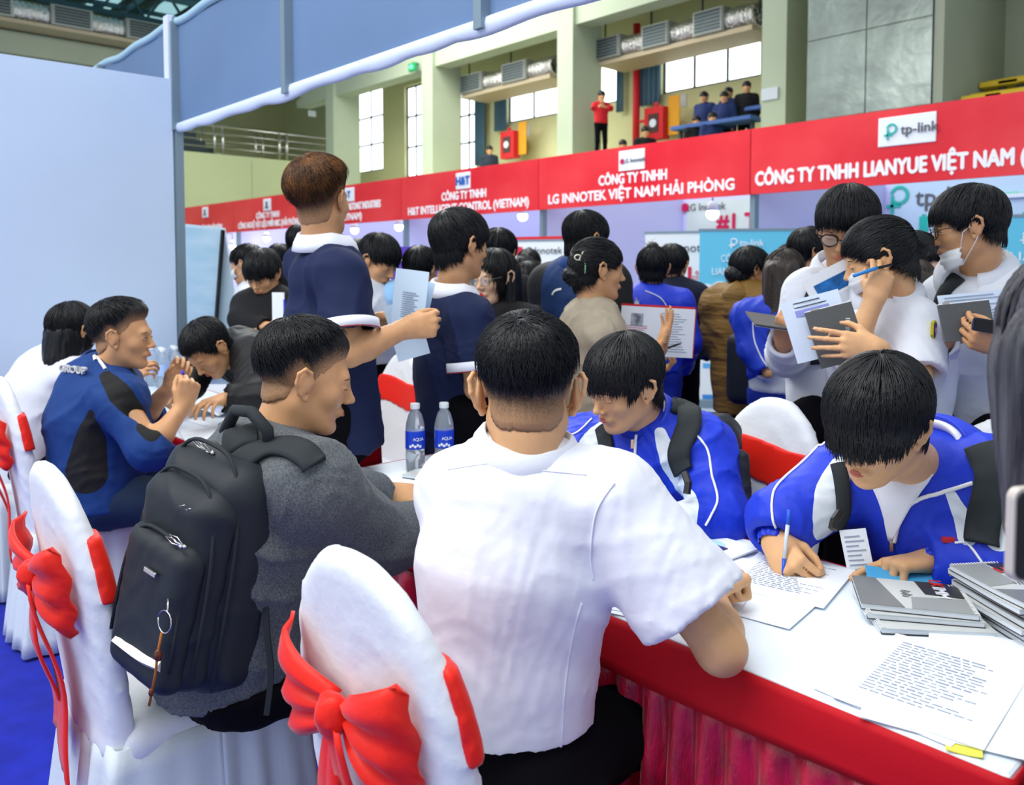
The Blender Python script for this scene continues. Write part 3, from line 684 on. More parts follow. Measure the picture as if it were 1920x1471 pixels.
m = MB(); m.box((.58, 1.79, 0), (.63, 1.835, 2.85)); m.build('post', M_alu, t)
# map board behind the left table
c = W(382, 500, 5.4)
bx = az(90); bn = -FW
t = thing('map_board', 'white display board with a pale blue map beside the stand wall', 'display board', (c[0], c[1], 0))
p00 = W(300, 425, 5.4); 
def pl(px, py, d): return W(px, py, d)
q = [pl(318, 424, 5.4), pl(418, 431, 5.4), pl(399, 700, 5.4), pl(300, 700, 5.4)]
def slab4(q, t_, nrm_): 
    q = [A3(*v) for v in q]; n = A3(*nrm_)*t_; return q+[v+n for v in q], [(0, 1, 2, 3), (7, 6, 5, 4), (0, 4, 5, 1), (1, 5, 6, 2), (2, 6, 7, 3), (3, 7, 4, 0)]
m = MB(); m.add(*slab4(q, .03, FW)); m.build('map_sheet', mat('map_print', (.42, .68, .80), .4, var=.5, vscale=3, col2=(.62, .80, .90), stretch=(1, 1, 3)), t)
q2 = [pl(330, 418, 5.45), pl(420, 427, 5.45), pl(462, 720, 5.45), pl(330, 720, 5.45)]
m = MB(); m.add(*slab4(q2, .03, FW)); m.build('white_backing', mat('map_white', (.66, .76, .84), .4, var=.2, vscale=2, col2=(.55, .72, .8)), t)
m = MB(); m.bar(pl(418, 431, 5.38), pl(398, 700, 5.38), .022, .02); m.build('black_edge', M_black, t)
m = MB(); m.bar(pl(360, 650, 5.6), (pl(360, 650, 5.9)[0], pl(360, 650, 5.9)[1], 0), .03, .03); m.bar(pl(440, 650, 5.6), (pl(440, 650, 5.9)[0], pl(440, 650, 5.9)[1], 0), .03, .03); m.build('stand_leg', M_alu, t)
# ================================================================== FURNITURE
M_cloth = mat('chair_cover_cloth', (0.80, 0.84, 0.88), 0.55, bump=.35, bscale=40, bdist=.004, sheen=.2)
M_skirt = mat('chair_skirt_cloth', (0.66, 0.74, 0.80), 0.6, bump=.3, bscale=70, bdist=.003, sheen=.2)
M_sash = mat('red_satin_sash', (0.82, 0.016, 0.006), 0.45, bump=.25, bscale=90, bdist=.003, sheen=.2)
M_top = mat('white_table_cover', (0.78, 0.87, 0.97), 0.5)
M_val = mat('red_valance', (0.50, 0.0, 0.008), 0.7, bump=.2, bscale=200)
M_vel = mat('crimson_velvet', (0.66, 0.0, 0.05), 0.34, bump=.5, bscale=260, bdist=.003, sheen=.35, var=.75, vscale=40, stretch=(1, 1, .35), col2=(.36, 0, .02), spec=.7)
def back_fn(inf=0.0):
    def f(P):
        x, y, z = P[:, 0], P[:, 1], P[:, 2]
        yc = -.215-.075*np.clip(z-.45, 0, 1)/.55+.02*(x/.2)**2
        zz = np.maximum(z-.72, 0)/(.28+inf); xx = np.abs(x)/(.205+inf-.02*np.clip((.6-z)/.3, 0, 1))
        d2 = (np.sqrt(xx*xx+zz*zz)-1)*.2
        return smax(d2.astype(np.float32), (np.abs(y-yc)-.026-inf).astype(np.float32), .035)
    return f
def place(V, o, ang):
    c, s = math.cos(ang), math.sin(ang); V = np.asarray(V, float); return np.stack([V[..., 0]*c-V[..., 1]*s+o[0], V[..., 0]*s+V[..., 1]*c+o[1], V[..., 2]+o[2]], -1)
CH = {}
def chair(x, y, ang, label, bow=True, seed=0, h=.011):
    """ang: 0 faces +y"""
    o = (x, y, .02); a = R(ang); t = thing('banquet_chair', label, 'chair', o, 'covered banquet chairs with red sashes')
    if 'b' not in CH:
        pr = [('f', back_fn(), 0, 'u'), plane((0, 0, .40), (0, 0, -1), .01)]
        CH['b'] = nets(pr+[folds(.0026, 7, 3)], h, lo=(-.24, -.42, .38), hi=(.24, -.14, 1.02))
        def band(P):
            x, y, z = P[:, 0], P[:, 1], P[:, 2]; yc = -.215-.075*np.clip(z-.45, 0, 1)/.55
            return np.maximum(np.maximum(back_fn(.007)(P), np.abs(z-.80-.012*np.sin(x*14))-.062), -(y-yc)+.012).astype(np.float32)
        CH['s'] = nets([('f', band, 0, 'u')], .008, lo=(-.26, -.42, .66), hi=(.26, -.14, .94))
        pr = [('f', lambda P: (np.sqrt((np.maximum(np.abs(P[:, 0])-.165, 0))**2+(np.maximum(np.abs(P[:, 1])-.17, 0))**2+np.maximum(np.abs(P[:, 2]-.43)-.005, 0)**2)-.045).astype(np.float32), 0, 'u'), folds(.003, 7, 12)]
        CH['c'] = nets(pr, .012, lo=(-.26, -.27, .34), hi=(.26, .27, .52))
    for nm, k, m in (('backrest', 'b', M_cloth), ('seat', 'c', M_cloth), ('sash', 's', M_sash)):
        V, Q = CH[k]; ob = link(nm, mesh(place(V, o, a), Q, m), t)
        if nm == 'sash': sash = ob
    # pleated skirt
    P = []; rr = np.random.default_rng(seed+3); n = 180; ph = np.cumsum(.6+rr.random(n)*.8); ph *= 2*math.pi*21/ph[-1]
    for j, z in enumerate(np.linspace(.435, 0.0, 9)):
        k = 1-z/.435; row = []
        for i in range(n):
            q = 2*math.pi*i/n; cx, cy = math.cos(q), math.sin(q); e = .28
            bx = (.212+.035*k)*np.sign(cx)*abs(cx)**e if False else (.21+.04*k)*cx/max(abs(cx), abs(cy))**.82; by = (.22+.045*k)*cy/max(abs(cx), abs(cy))**.82-.015
            r = 1+(.075*k**.6)*math.sin(ph[i])*(.6+.4*math.sin(i*.13+seed)); row.append((bx*r, by*r, z))
        P.append(row)
    P = np.array(P); P = np.concatenate([P, P[:, :1]], 1); v, f = sheet(P, .004); m = MB(); m.add(place(v, o, a), f); m.build('skirt', M_skirt, t, smooth=True)
    if bow:
        ys = lambda z: -.215-.075*(z-.45)/.55-.034
        def wing(sx, zs, xo, nm):
            P = []
            for i in range(13):
                u = i/12; row = []
                for j in range(15):
                    v = j/14*2-1; w = .022+(zs-.022)*u**.85; zc = .765-.02*u; zz = zc+v*w+.015*u*v*v
                    pl = .010*math.sin(v*9+seed)*(1-.4*u)+.022*math.sin(math.pi*u)
                    x = sx*(.012+xo*u*(1-.10*v*v)); row.append((x, ys(zz)-.012-pl+.02*(u**3)*(abs(x) > .14), zz))
                P.append(row)
            v_, f_ = sheet(np.array(P), .006); m = MB(); m.add(place(v_, o, a), f_); m.build(nm, M_sash, sash, smooth=True)
        wing(-1, .098, .165, 'bow_loop'); wing(1, .095, .140, 'bow_loop')
        m = MB(); kp = A3(0, ys(.765)-.03, .765); V_, Q_ = nets([ell(kp, (.028, .024, .034)), folds(.004, 40, 4)], .006); m.add(place(V_, o, a), Q_); m.build('knot', M_sash, sash, smooth=True)
        for sx, L_ in ((-1, .36), (1, .42)):
            P = []
            for i in range(15):
                u = i/14; w = .016+.022*min(u*2.2, 1); z = .755-L_*u
                P.append([(sx*(.012+.035*u)+s2*w+.008*math.sin(u*5+sx), ys(z)-.03-.012*math.sin(u*7+sx)-.004*math.sin(s2*3)+.03*(u < .1)*0, z-(.03*(s2+1)/2 if u > .9 else 0)) for s2 in (-1, -.5, 0, .5, 1)])
            v_, f_ = sheet(np.array(P), .003); m = MB(); m.add(place(v_, o, a), f_); m.build('bow_tail', M_sash, sash, smooth=True)
    return t
chair(-1.91, .712, 0, 'white covered chair with red bow, under the young man in the grey sweater', seed=1)
chair(-1.03, .90, 2, 'white covered chair with large red bow, beside the man in the white shirt', seed=2)
chair(-3.52, .93, -4, 'white covered chair with red sash at the left edge, under the blue jacket', seed=3)
chair(-3.31, 2.01, 176, 'white covered chair with red band standing empty between the two navy polo men', bow=False, seed=4)
chair(-1.37, 2.03, 172, 'white covered chair behind the seated student with the round chest badge', bow=False, seed=5)
chair(-.70, 2.16, 184, 'white covered chair hidden behind the student who is writing with a pen', bow=False, seed=6)
chair(-4.20, .75, -8, 'white covered chair under the girl with black bobbed hair at the stand wall', bow=False, seed=7)

def table(x0, x1, y0, y1, label, seed):
    t = thing('skirted_table', label, 'table', ((x0+x1)/2, (y0+y1)/2, .02), 'skirted tables of the stand')
    m = MB(); m.box((x0, y0, .72), (x1, y1, .755)); m.build('tabletop', M_top, t, bevel=.006)
    # valance
    pts = []; n = 60
    per = [(x0, y0), (x1, y0), (x1, y1), (x0, y1), (x0, y0)]; S = []
    for (ax, ay), (bx, by) in zip(per[:-1], per[1:]):
        L = math.hypot(bx-ax, by-ay); k = max(int(L/.008), 2); nx_, ny_ = (by-ay)/L, -(bx-ax)/L
        for i in range(k): S.append((ax+(bx-ax)*i/k, ay+(by-ay)*i/k, nx_, ny_, L*i/k, L))
    S.append(S[0]); s = 0; rr = np.random.default_rng(seed); ph = 0; PH = []
    for i in range(len(S)): ph += .008/(.018+.010*math.sin(i*.021+seed)*math.sin(i*.0057)) ; PH.append(ph+rr.normal()*.03)
    PH[-1] = PH[0]
    P = []
    for j, z in enumerate((.7535, .74, .70, .672, .655)):
        P.append([(q[0]+q[2]*(.003+.004*(j > 0)+.002*math.sin(i*.05)*j*.5), q[1]+q[3]*(.003+.004*(j > 0)+.0025*math.sin(i*.043)*j*.6), z+.004*math.sin(i*.031)*(j > 3)) for i, q in enumerate(S)])
    v, f = sheet(np.array(P), .003); m = MB(); m.add(v, f); m.build('valance', M_val, t, smooth=True)
    P = []
    for j, z in enumerate(np.linspace(.674, .025, 14)):
        k = (j/13)**.6; row = []
        for i, q in enumerate(S):
            pl = math.sin(PH[i]+.5*math.sin(j*.35+i*.01)); pl = pl*abs(pl)**-.25 if abs(pl) > 1e-3 else 0
            o_ = .0+(.002+.036*k)*pl+.006*math.sin(i*.09+j*.9)*k; e = min(q[4], q[5]-q[4]); o_ *= min(1, e/.03)
            row.append((q[0]+q[2]*(o_-.016*(1-k)+.004), q[1]+q[3]*(o_-.016*(1-k)+.004), z))
        P.append(row)
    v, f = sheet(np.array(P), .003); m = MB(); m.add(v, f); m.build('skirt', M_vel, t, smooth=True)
    for sx in (x0+.08, x1-.08):
        for sy in (y0+.08, y1-.08):
            m = MB(); m.bar((sx, sy, .02), (sx, sy, .72), .03, .03); m.build('leg', M_alu, t)
    return t
table(-2.35, -.338, 1.185, 1.765, 'table with white top and crimson velvet skirt in the right foreground', 1)
table(-4.83, -2.72, 1.185, 1.765, 'table with white top and crimson skirt at left beneath the map board', 2)

# ------------------------------------------------------------------ papers, booklets, notebooks
TZ = .756
M_pap = mat('white_paper', (0.84, 0.90, 0.97), 0.6)
M_ink = mat('grey_ink', (0.30, 0.36, 0.48), .7)
M_inkd = mat('dark_ink', (0.03, 0.03, 0.04), .6)
def quad4(c, u, w, h, z, t=.0012, curl=0.0, n=6, curl_v=0.0):
    """sheet centred at c; u = direction of its width"""
    u = nrm([u[0], u[1], 0]); v = np.cross(UPZ, u); P = []
    for i in range(n):
        row = []
        for j in range(n):
            a, b = i/(n-1)*2-1, j/(n-1)*2-1; p = A3(c[0], c[1], z)+u*a*w/2+v*b*h/2+UPZ*(curl*max(0, a)**2*.5+curl*max(0, -a)**3*.3+curl_v*max(0, b)**2); row.append(p)
        P.append(row)
    return sheet(np.array(P), t), u, v
def paper(label, c, ang, w=.21, h=.297, z=TZ, m=None, lines=None, group='loose papers on the tables', name='paper_sheet', curl=.004, extra=None, cat='paper', t_=.001, bold=0):
    u = A3(math.cos(R(ang)), math.sin(R(ang)), 0); (v, f), u, vv = quad4(c, u, w, h, z+t_/2+.0003, t_, curl)
    t = thing(name, label, cat, (c[0], c[1], z), group); mb = MB(); mb.add(v, f); mb.build('sheet', m or M_pap, t, smooth=False)
    if lines:
        mb = MB(); rr = np.random.default_rng(int(abs(c[0]*1000)))
        for k in range(lines):
            y = h*.40-h*.74*k/lines; L = w*.38*(.5+.5*rr.random()); nseg = 9; x = -w*.40
            while x < -w*.4+2*L:
                l = .006+.014*rr.random(); mb.obox(A3(c[0], c[1], z+t_+.0012)+u*(x+l/2)+vv*y, u, vv, UPZ, l/2, .0011+.0006*(k % 5 == 0), .0003); x += l+.004
        o = mb.build('printed_text', M_ink if not bold else M_inkd, t); o['kind'] = 'stuff'
    if extra: extra(t, A3(c[0], c[1], z+t_), u, vv)
    return t
paper('top sheet of printed form text on the papers at the front table corner', (-.497, 1.352), 5, z=TZ+.004, lines=20, curl=.002)
paper('blank sheet under the printed form at the front table corner, turned askew', (-.475, 1.345), 16, z=TZ+.0022, curl=.004)
paper('lowest sheet at the front table corner, slid towards the red edge', (-.512, 1.348), -3, z=TZ+.0005, curl=.002)
paper('blank sheet near the right frame edge beside the notebook stack', (-.44, 1.47), 20, z=TZ+.0034, curl=.004)
paper('form being filled in by the student with the blue pen', (-.885, 1.60), 12, z=TZ+.002, lines=18, w=.21, h=.25)
paper('large sheet under the form the student is filling in', (-.90, 1.50), 8, z=TZ+.0005, w=.25, h=.3)
paper('sheet under the forearm of the man in the white shirt', (-1.0, 1.325), 25, z=TZ+.002, w=.30, h=.21)
paper('second sheet left of the forearm, jutting past the table edge', (-.99, 1.30), 18, z=TZ+.0005, w=.29, h=.2)
paper('sheet on the table left of the man in the white shirt', (-1.66, 1.40), 20, z=TZ+.0005, lines=12)
paper('white sheets under the hands of the young man in grey', (-1.93, 1.50), 5, z=TZ+.0005, w=.3, h=.21)
paper('white papers under the open booklet on the left table', (-2.86, 1.42), 15, z=TZ+.0005, w=.3, h=.21)
paper('long sheet beside the writing man in black on the left table', (-3.22, 1.30), -15, z=TZ+.0005, w=.3, h=.21)
paper('printed sheet in front of the man in the blue jacket', (-3.45, 1.45), 5, z=TZ+.0005, w=.3, h=.21, lines=10)
paper('printed papers at the far side of the left table below the bottles', (-3.68, 1.60), 10, z=TZ+.0005, w=.3, h=.2, lines=8)
def yel(t, o, u, v): pass
c = onZ(1815, 1388, TZ+.0045)
paper('small yellow sticky note under the papers at the table edge', (-.402, 1.205), 20, w=.045, h=.03, z=TZ+.0001, m=mat('yellow_note', (.75, .72, .10), .6), name='sticky_note', cat='note', group='sticky notes')
# brochure with device picture near the forearm
def broch(t, o, u, v):
    m = MB(); m.lathe(tuple(o+u*.03+v*.0+UPZ*.002), [(.042, 0), (.042, .0006)], 24); m.build('pale_disc', mat('pale_cyan', (.45, .75, .85), .5), t)
    m = MB(); m.obox(o+u*.045+UPZ*.003, u, v, UPZ, .035, .014, .0006); m.build('printed_device', mat('violet_print', (.10, .07, .30), .4, var=.6, vscale=60), t)
    m = MB(); m.lathe(tuple(o-u*.01-v*.02+UPZ*.003), [(.012, 0), (.012, .0006)], 16); m.build('green_dot', mat('green_print', (.35, .6, .15), .5), t)
    m = MB(); m.lathe(tuple(o-u*.02+v*.035+UPZ*.003), [(.010, 0), (.010, .0006)], 16); m.build('blue_ring', mat('blue_print', (.08, .3, .6), .5), t)
paper('glossy brochure with small device picture beside the forearm', (-1.145, 1.635), -4, w=.25, h=.16, z=TZ+.003, extra=broch, name='brochure', cat='brochure', t_=.004, group='brochures', curl=.006)
# cyan folder in front of the student with the chest badge
t = thing('folder', 'cyan folded folder with papers in front of the student with the chest badge', 'folder', (-1.33, 1.70, TZ))
for k, (dz, mm, nm) in enumerate(((.0, M_black, 'black_cover'), (.012, M_pap, 'sheet'), (.020, mat('pink_paper', (.8, .6, .6), .6), 'sheet'), (.028, mat('cyan_card', (.08, .42, .78), .5), 'cover'))):
    (v, f), u, vv = quad4((-1.325+.003*k, 1.655), (1, .2, 0), .2, .13, TZ+.004+dz, .006, .012+.006*k); m = MB(); m.add(v, f); m.build(nm, mm, t)
# wire bound notebooks
M_nb1 = mat('notebook_grey', (.19, .20, .20), .35); M_nb2 = mat('notebook_dark', (.035, .035, .035), .35); M_nb3 = mat('notebook_pale', (.55, .58, .58), .4); M_pages = mat('page_block', (.72, .78, .84), .6, bump=.4, bscale=300, stretch=(1, 1, 14)); M_wire = mat('white_wire', (.8, .82, .85), .3)
M_redl = mat('red_letters', (.65, .03, .02), .5)
def notebook(label, c, ang, z, w=.165, h=.21, th=.011, top=True, curl=.0, sub=False, sid=1):
    """wire spine along the -v... side sid*w/2; cover pattern built as flat print"""
    u = A3(math.cos(R(ang)), math.sin(R(ang)), 0); v = np.cross(UPZ, u); c = A3(c[0], c[1], z)
    t = thing('wire_notebook', label, 'notebook', tuple(c), 'wire-bound notebooks on the front table')
    def srf(a, b): return c+u*a+v*b+UPZ*(curl*(max(0, -sid*b+h*.05)/h)**2)
    def blk(z0, z1, e, m, nm):
        P0 = [[srf(-w/2*e+w*e*i/7, -h/2*e+h*e*j/7)+UPZ*(z0+z1)/2 for j in range(8)] for i in range(8)]
        vv, f = sheet(np.array(P0), z1-z0); mb = MB(); mb.add(vv, f); mb.build(nm, m, t)
    blk(0, .0012, 1, M_nb2, 'back_cover'); blk(.0014, th-.0014, .985, M_pages, 'pages'); blk(th-.0012, th, 1, M_nb3, 'front_cover')
    mb = MB(); nr = 24
    for k in range(nr):
        a = -w/2+w*(k+.5)/nr; p = srf(a, sid*h/2)+UPZ*th/2; rr_ = th*.5+.0025
        mb.tube([p+v*sid*(-.004)+v*sid*math.cos(q)*rr_*.8+UPZ*math.sin(q)*rr_ for q in np.linspace(-2.2, 2.2, 7)], .0009, 4)
    mb.build('wire_spine', M_wire, t)
    if top:
        def poly(pts, m, nm, dz=.0006):
            n = 6; a_, b_, c_, d_ = [A3(*p, 0) for p in pts]; P = []
            for i in range(n+1):
                r0 = a_+(b_-a_)*i/n; r1 = d_+(c_-d_)*i/n; P.append([srf(*(r0+(r1-r0)*j/n)[:2])+UPZ*(th+dz) for j in range(n+1)])
            vv, f = sheet(np.array(P), .0005); mb = MB(); mb.add(vv, f); return mb.build(nm, m, t)
        s = -sid
        poly([(-w/2, s*h*.5), (w/2, s*h*.5), (w/2, s*h*.28), (-w/2, s*h*.12)], M_nb1, 'grey_print')
        poly([(-w/2, -s*h*.48), (-w*.02, -s*h*.48), (-w*.10, s*h*.02), (-w/2, s*h*.06)], mat('notebook_mid', (.30, .32, .32), .4), 'grey_print')
        poly([(w*.0, -s*h*.46), (w*.5, -s*h*.46), (w*.5, -s*h*.08), (w*.04, -s*h*.12)], M_nb2, 'dark_print', .0009)
        o_ = srf(w*.26, -s*h*.27)+UPZ*(th+.0022); xx, yy = (u, v) if sid > 0 else (-u, -v)
        letter('lettering', 'LK', .032, o_-xx*.028, xx, yy, M_redl, t, extrude=.0003, offset=.0008); letter('lettering', 'IMM', .032, o_+xx*.020, xx, yy, M_wire, t, extrude=.0003, offset=.0008)
        mb = MB()
        for k in range(6): mb.bar(srf(-w*.12+.006*k, s*h*.04-.004*(k % 3))+UPZ*(th+.001), srf(-w*.10+.006*k, s*h*.04+.012-.003*(k % 2))+UPZ*(th+.001), .0012, .0006)
        mb.build('printed_text', M_inkd, t)['kind'] = 'stuff'
    return t
cs = A3(-.482, 1.72, 0)
order = ['bottom', 'second', 'third', 'fourth', 'fifth', 'sixth', 'seventh', 'eighth', 'topmost']
for k in range(7):
    nm = ['bottom', 'second from the bottom', 'third from the bottom', 'middle', 'third from the top', 'second from the top', 'topmost'][k]
    notebook('%s notebook of the tall stack at the right end of the table' % nm, (cs[0]+.006*math.sin(k*2.1), cs[1]+.006*math.cos(k*1.7)), 54+2*math.sin(k*3.3), TZ+.0006+k*.0112, top=k == 6, curl=.0+.002*k, w=.145, h=.205)
notebook('lowest notebook of the short pile left of the tall stack', (-.61, 1.60), 132, TZ+.0006, sid=1, top=False, w=.145, h=.2)
notebook('middle notebook of the short pile left of the tall stack', (-.632, 1.615), 126, TZ+.012, sid=1, top=False, w=.145, h=.2)
notebook('topmost notebook of the short pile, dark cover with white and red letters', (-.640, 1.620), 122, TZ+.0234, sid=-1, w=.145, h=.2)
notebook('notebook lying behind the short pile with pale cover facing up', (-.70, 1.72), 118, TZ+.0006, sid=-1, w=.13, h=.16)
# notebooks beside the two bottles
notebook('grey notebook under the two water bottles, half hidden by the white shirt', (-2.10, 1.60), 20, TZ+.0006, sid=1, top=False)
# colourful leaflets beside the young man's hands
def cl(t, o, u, v):
    for k, c in enumerate(((.75, .5, .05), (.75, .1, .08), (.1, .5, .25), (.8, .75, .2), (.1, .35, .7))):
        m = MB(); m.lathe(tuple(o+u*(-.06+.03*k)+v*(.02*math.sin(k*2.2))+UPZ*.001), [(.016, 0), (.016, .0006)], 9); m.build('colour_patch', mat('leaf%d' % k, c, .5), t)
c1 = onZ(752, 952, TZ)
paper('leaflet with bright coloured patches near the grey sleeve', (c1[0], c1[1]), 60, w=.12, h=.18, z=TZ+.0025, m=mat('leaflet_yellow', (.80, .68, .30), .5, var=.4, vscale=60, col2=(.55, .75, .85)), extra=cl, name='leaflet', cat='leaflet', group='leaflets', curl=.012)
paper('folded pale blue leaflet under the coloured one', (c1[0]+.05, c1[1]-.02), 20, w=.15, h=.2, z=TZ+.001, m=mat('leaflet_blue', (.45, .70, .88), .5), name='leaflet', cat='leaflet', group='leaflets', curl=.02)
# ------------------------------------------------------------------ bottles
M_pet = mat('clear_bottle', (.75, .84, .9), .08, trans=.75, spec=.5); M_capw = mat('white_cap', (.8, .85, .9), .4); M_blab = mat('blue_label', (.01, .05, .55), .35)
def bottle(label, x, y, z=TZ, group='water bottles on the front table', txt=True, lab=M_blab, far=False):
    t = thing('water_bottle', label, 'bottle', (x, y, z), group); n = 20 if not far else 12
    m = MB(); m.lathe((x, y, z), [(.026, .0), (.031, .005), (.0315, .06), (.0295, .065), (.0315, .07), (.0315, .14), (.030, .155), (.022, .185), (.0135, .198), (.0125, .207)], n); m.build('body', M_pet, t, smooth=True)
    m = MB(); m.lathe((x, y, z), [(.0322, .075), (.0325, .076), (.0325, .132), (.0322, .133)], n); m.build('label', lab, t, smooth=True)
    m = MB(); m.lathe((x, y, z), [(.0145, .203), (.0155, .205), (.0155, .219), (.0145, .221)], n); m.build('cap', M_capw, t, smooth=True)
    if not far:
        m = MB(); f = -nrm(A3(x, y, 0)); s = np.cross(UPZ, f)
        for k in range(5):
            a = -.5+.25*k; p = A3(x, y, z+.085+.004*(k % 2))+(f*math.cos(a)+s*math.sin(a))*.0330; m.obox(p, nrm(s*math.cos(a)-f*math.sin(a)), UPZ, f, .0035, .004, .0008)
        m.build('label_print', M_capw, t)['kind'] = 'stuff'
        for k, ch in enumerate('AQUA'):
            a = -.1+.28*k; fr = f*math.cos(a)+s*math.sin(a); p = A3(x, y, z+.108)+fr*.0332; letter('lettering', ch, .014, p, nrm(s*math.cos(a)-f*math.sin(a)), UPZ, M_capw, t, extrude=.0004)
    return t
p = onZ(770, 878, TZ); bottle('left water bottle with blue label beside the white shirt', -2.19, 1.53+.03)
bottle('right water bottle with blue label, slightly behind the left one', -2.14, 1.64)
for k, (px, py) in enumerate(((287, 708), (303, 712), (296, 700), (318, 702), (330, 708), (325, 695))):
    p = W(px, py, 4.35); p = onZ(px, 712-4*(k % 3), TZ) if False else p
    bottle(['left clear bottle in the far group', 'front clear bottle in the far group', 'rear left clear bottle in the far group', 'middle clear bottle in the far group', 'right clear bottle in the far group', 'rear right clear bottle in the far group'][k]+' at the end of the left table', -4.76+.085*(k % 3)+.03*(k//3), 1.60+.085*(k//3)+.02*(k % 2), group='clear bottles on the left table', far=True, lab=mat('pale_label', (.35, .5, .85), .4))
# ================================================================== PEOPLE: builders
def skin(k=0):
    c = [(.74, .42, .21), (.66, .35, .17), (.78, .50, .33), (.56, .28, .14)][k]
    return mat('skin_%d' % k, c, .48, bump=.12, bscale=700, bdist=.001, var=.12, vscale=25, spec=.35)
M_hair = mat('black_hair', (.005, .006, .008), .42, spec=.32, bump=.5, bscale=160, bdist=.002)
M_hairb = mat('brown_hair', (.04, .016, .005), .45, spec=.3, bump=.8, bscale=160, bdist=.002, var=.5, vscale=18, col2=(.15, .058, .012))
M_hairdb = mat('dark_brown_hair', (.025, .014, .010), .45, spec=.5, bump=.8, bscale=160, bdist=.002)
M_fade = fade_mat('faded_black_hair', (.005, .006, .008), (.42, .235, .12))
M_fadeb = fade_mat('faded_brown_hair', (.050, .020, .006), (.44, .24, .12))
M_stub = mat('shaved_sides', (.10, .062, .042), .6, bump=.5, bscale=900, bdist=.001)
M_stubd = mat('clipped_hair', (.028, .022, .019), .6, bump=.6, bscale=700, bdist=.001)
M_lip = mat('lips', (.50, .14, .10), .4); M_lipr = mat('red_lipstick', (.55, .02, .03), .35)
M_eyew = mat('eye_white', (.7, .68, .64), .3); M_iris = mat('iris', (.01, .006, .005), .15); M_brow = mat('eyebrow', (.03, .02, .016), .7)
M_lens = mat('spectacle_lens', (.8, .85, .9), .05, alpha=.18, spec=.8)
def frame_from(f, up=(0, 0, 1)):
    f = nrm(f); r = nrm(np.cross(f, up)); u = np.cross(r, f); return np.array([r, f, u])
def rotv(v, axis, deg):
    a = R(deg); k = nrm(axis); v = np.asarray(v, float); return v*math.cos(a)+np.cross(k, v)*math.sin(a)+k*np.dot(k, v)*(1-math.cos(a))
def headframe(azd, pitch=0, roll=0):
    f = az(azd); r = nrm(np.cross(f, UPZ)); f2 = rotv(f, r, -pitch); u = np.cross(r, f2); r2 = rotv(r, f2, roll); u2 = rotv(u, f2, roll); return np.array([r2, f2, u2])
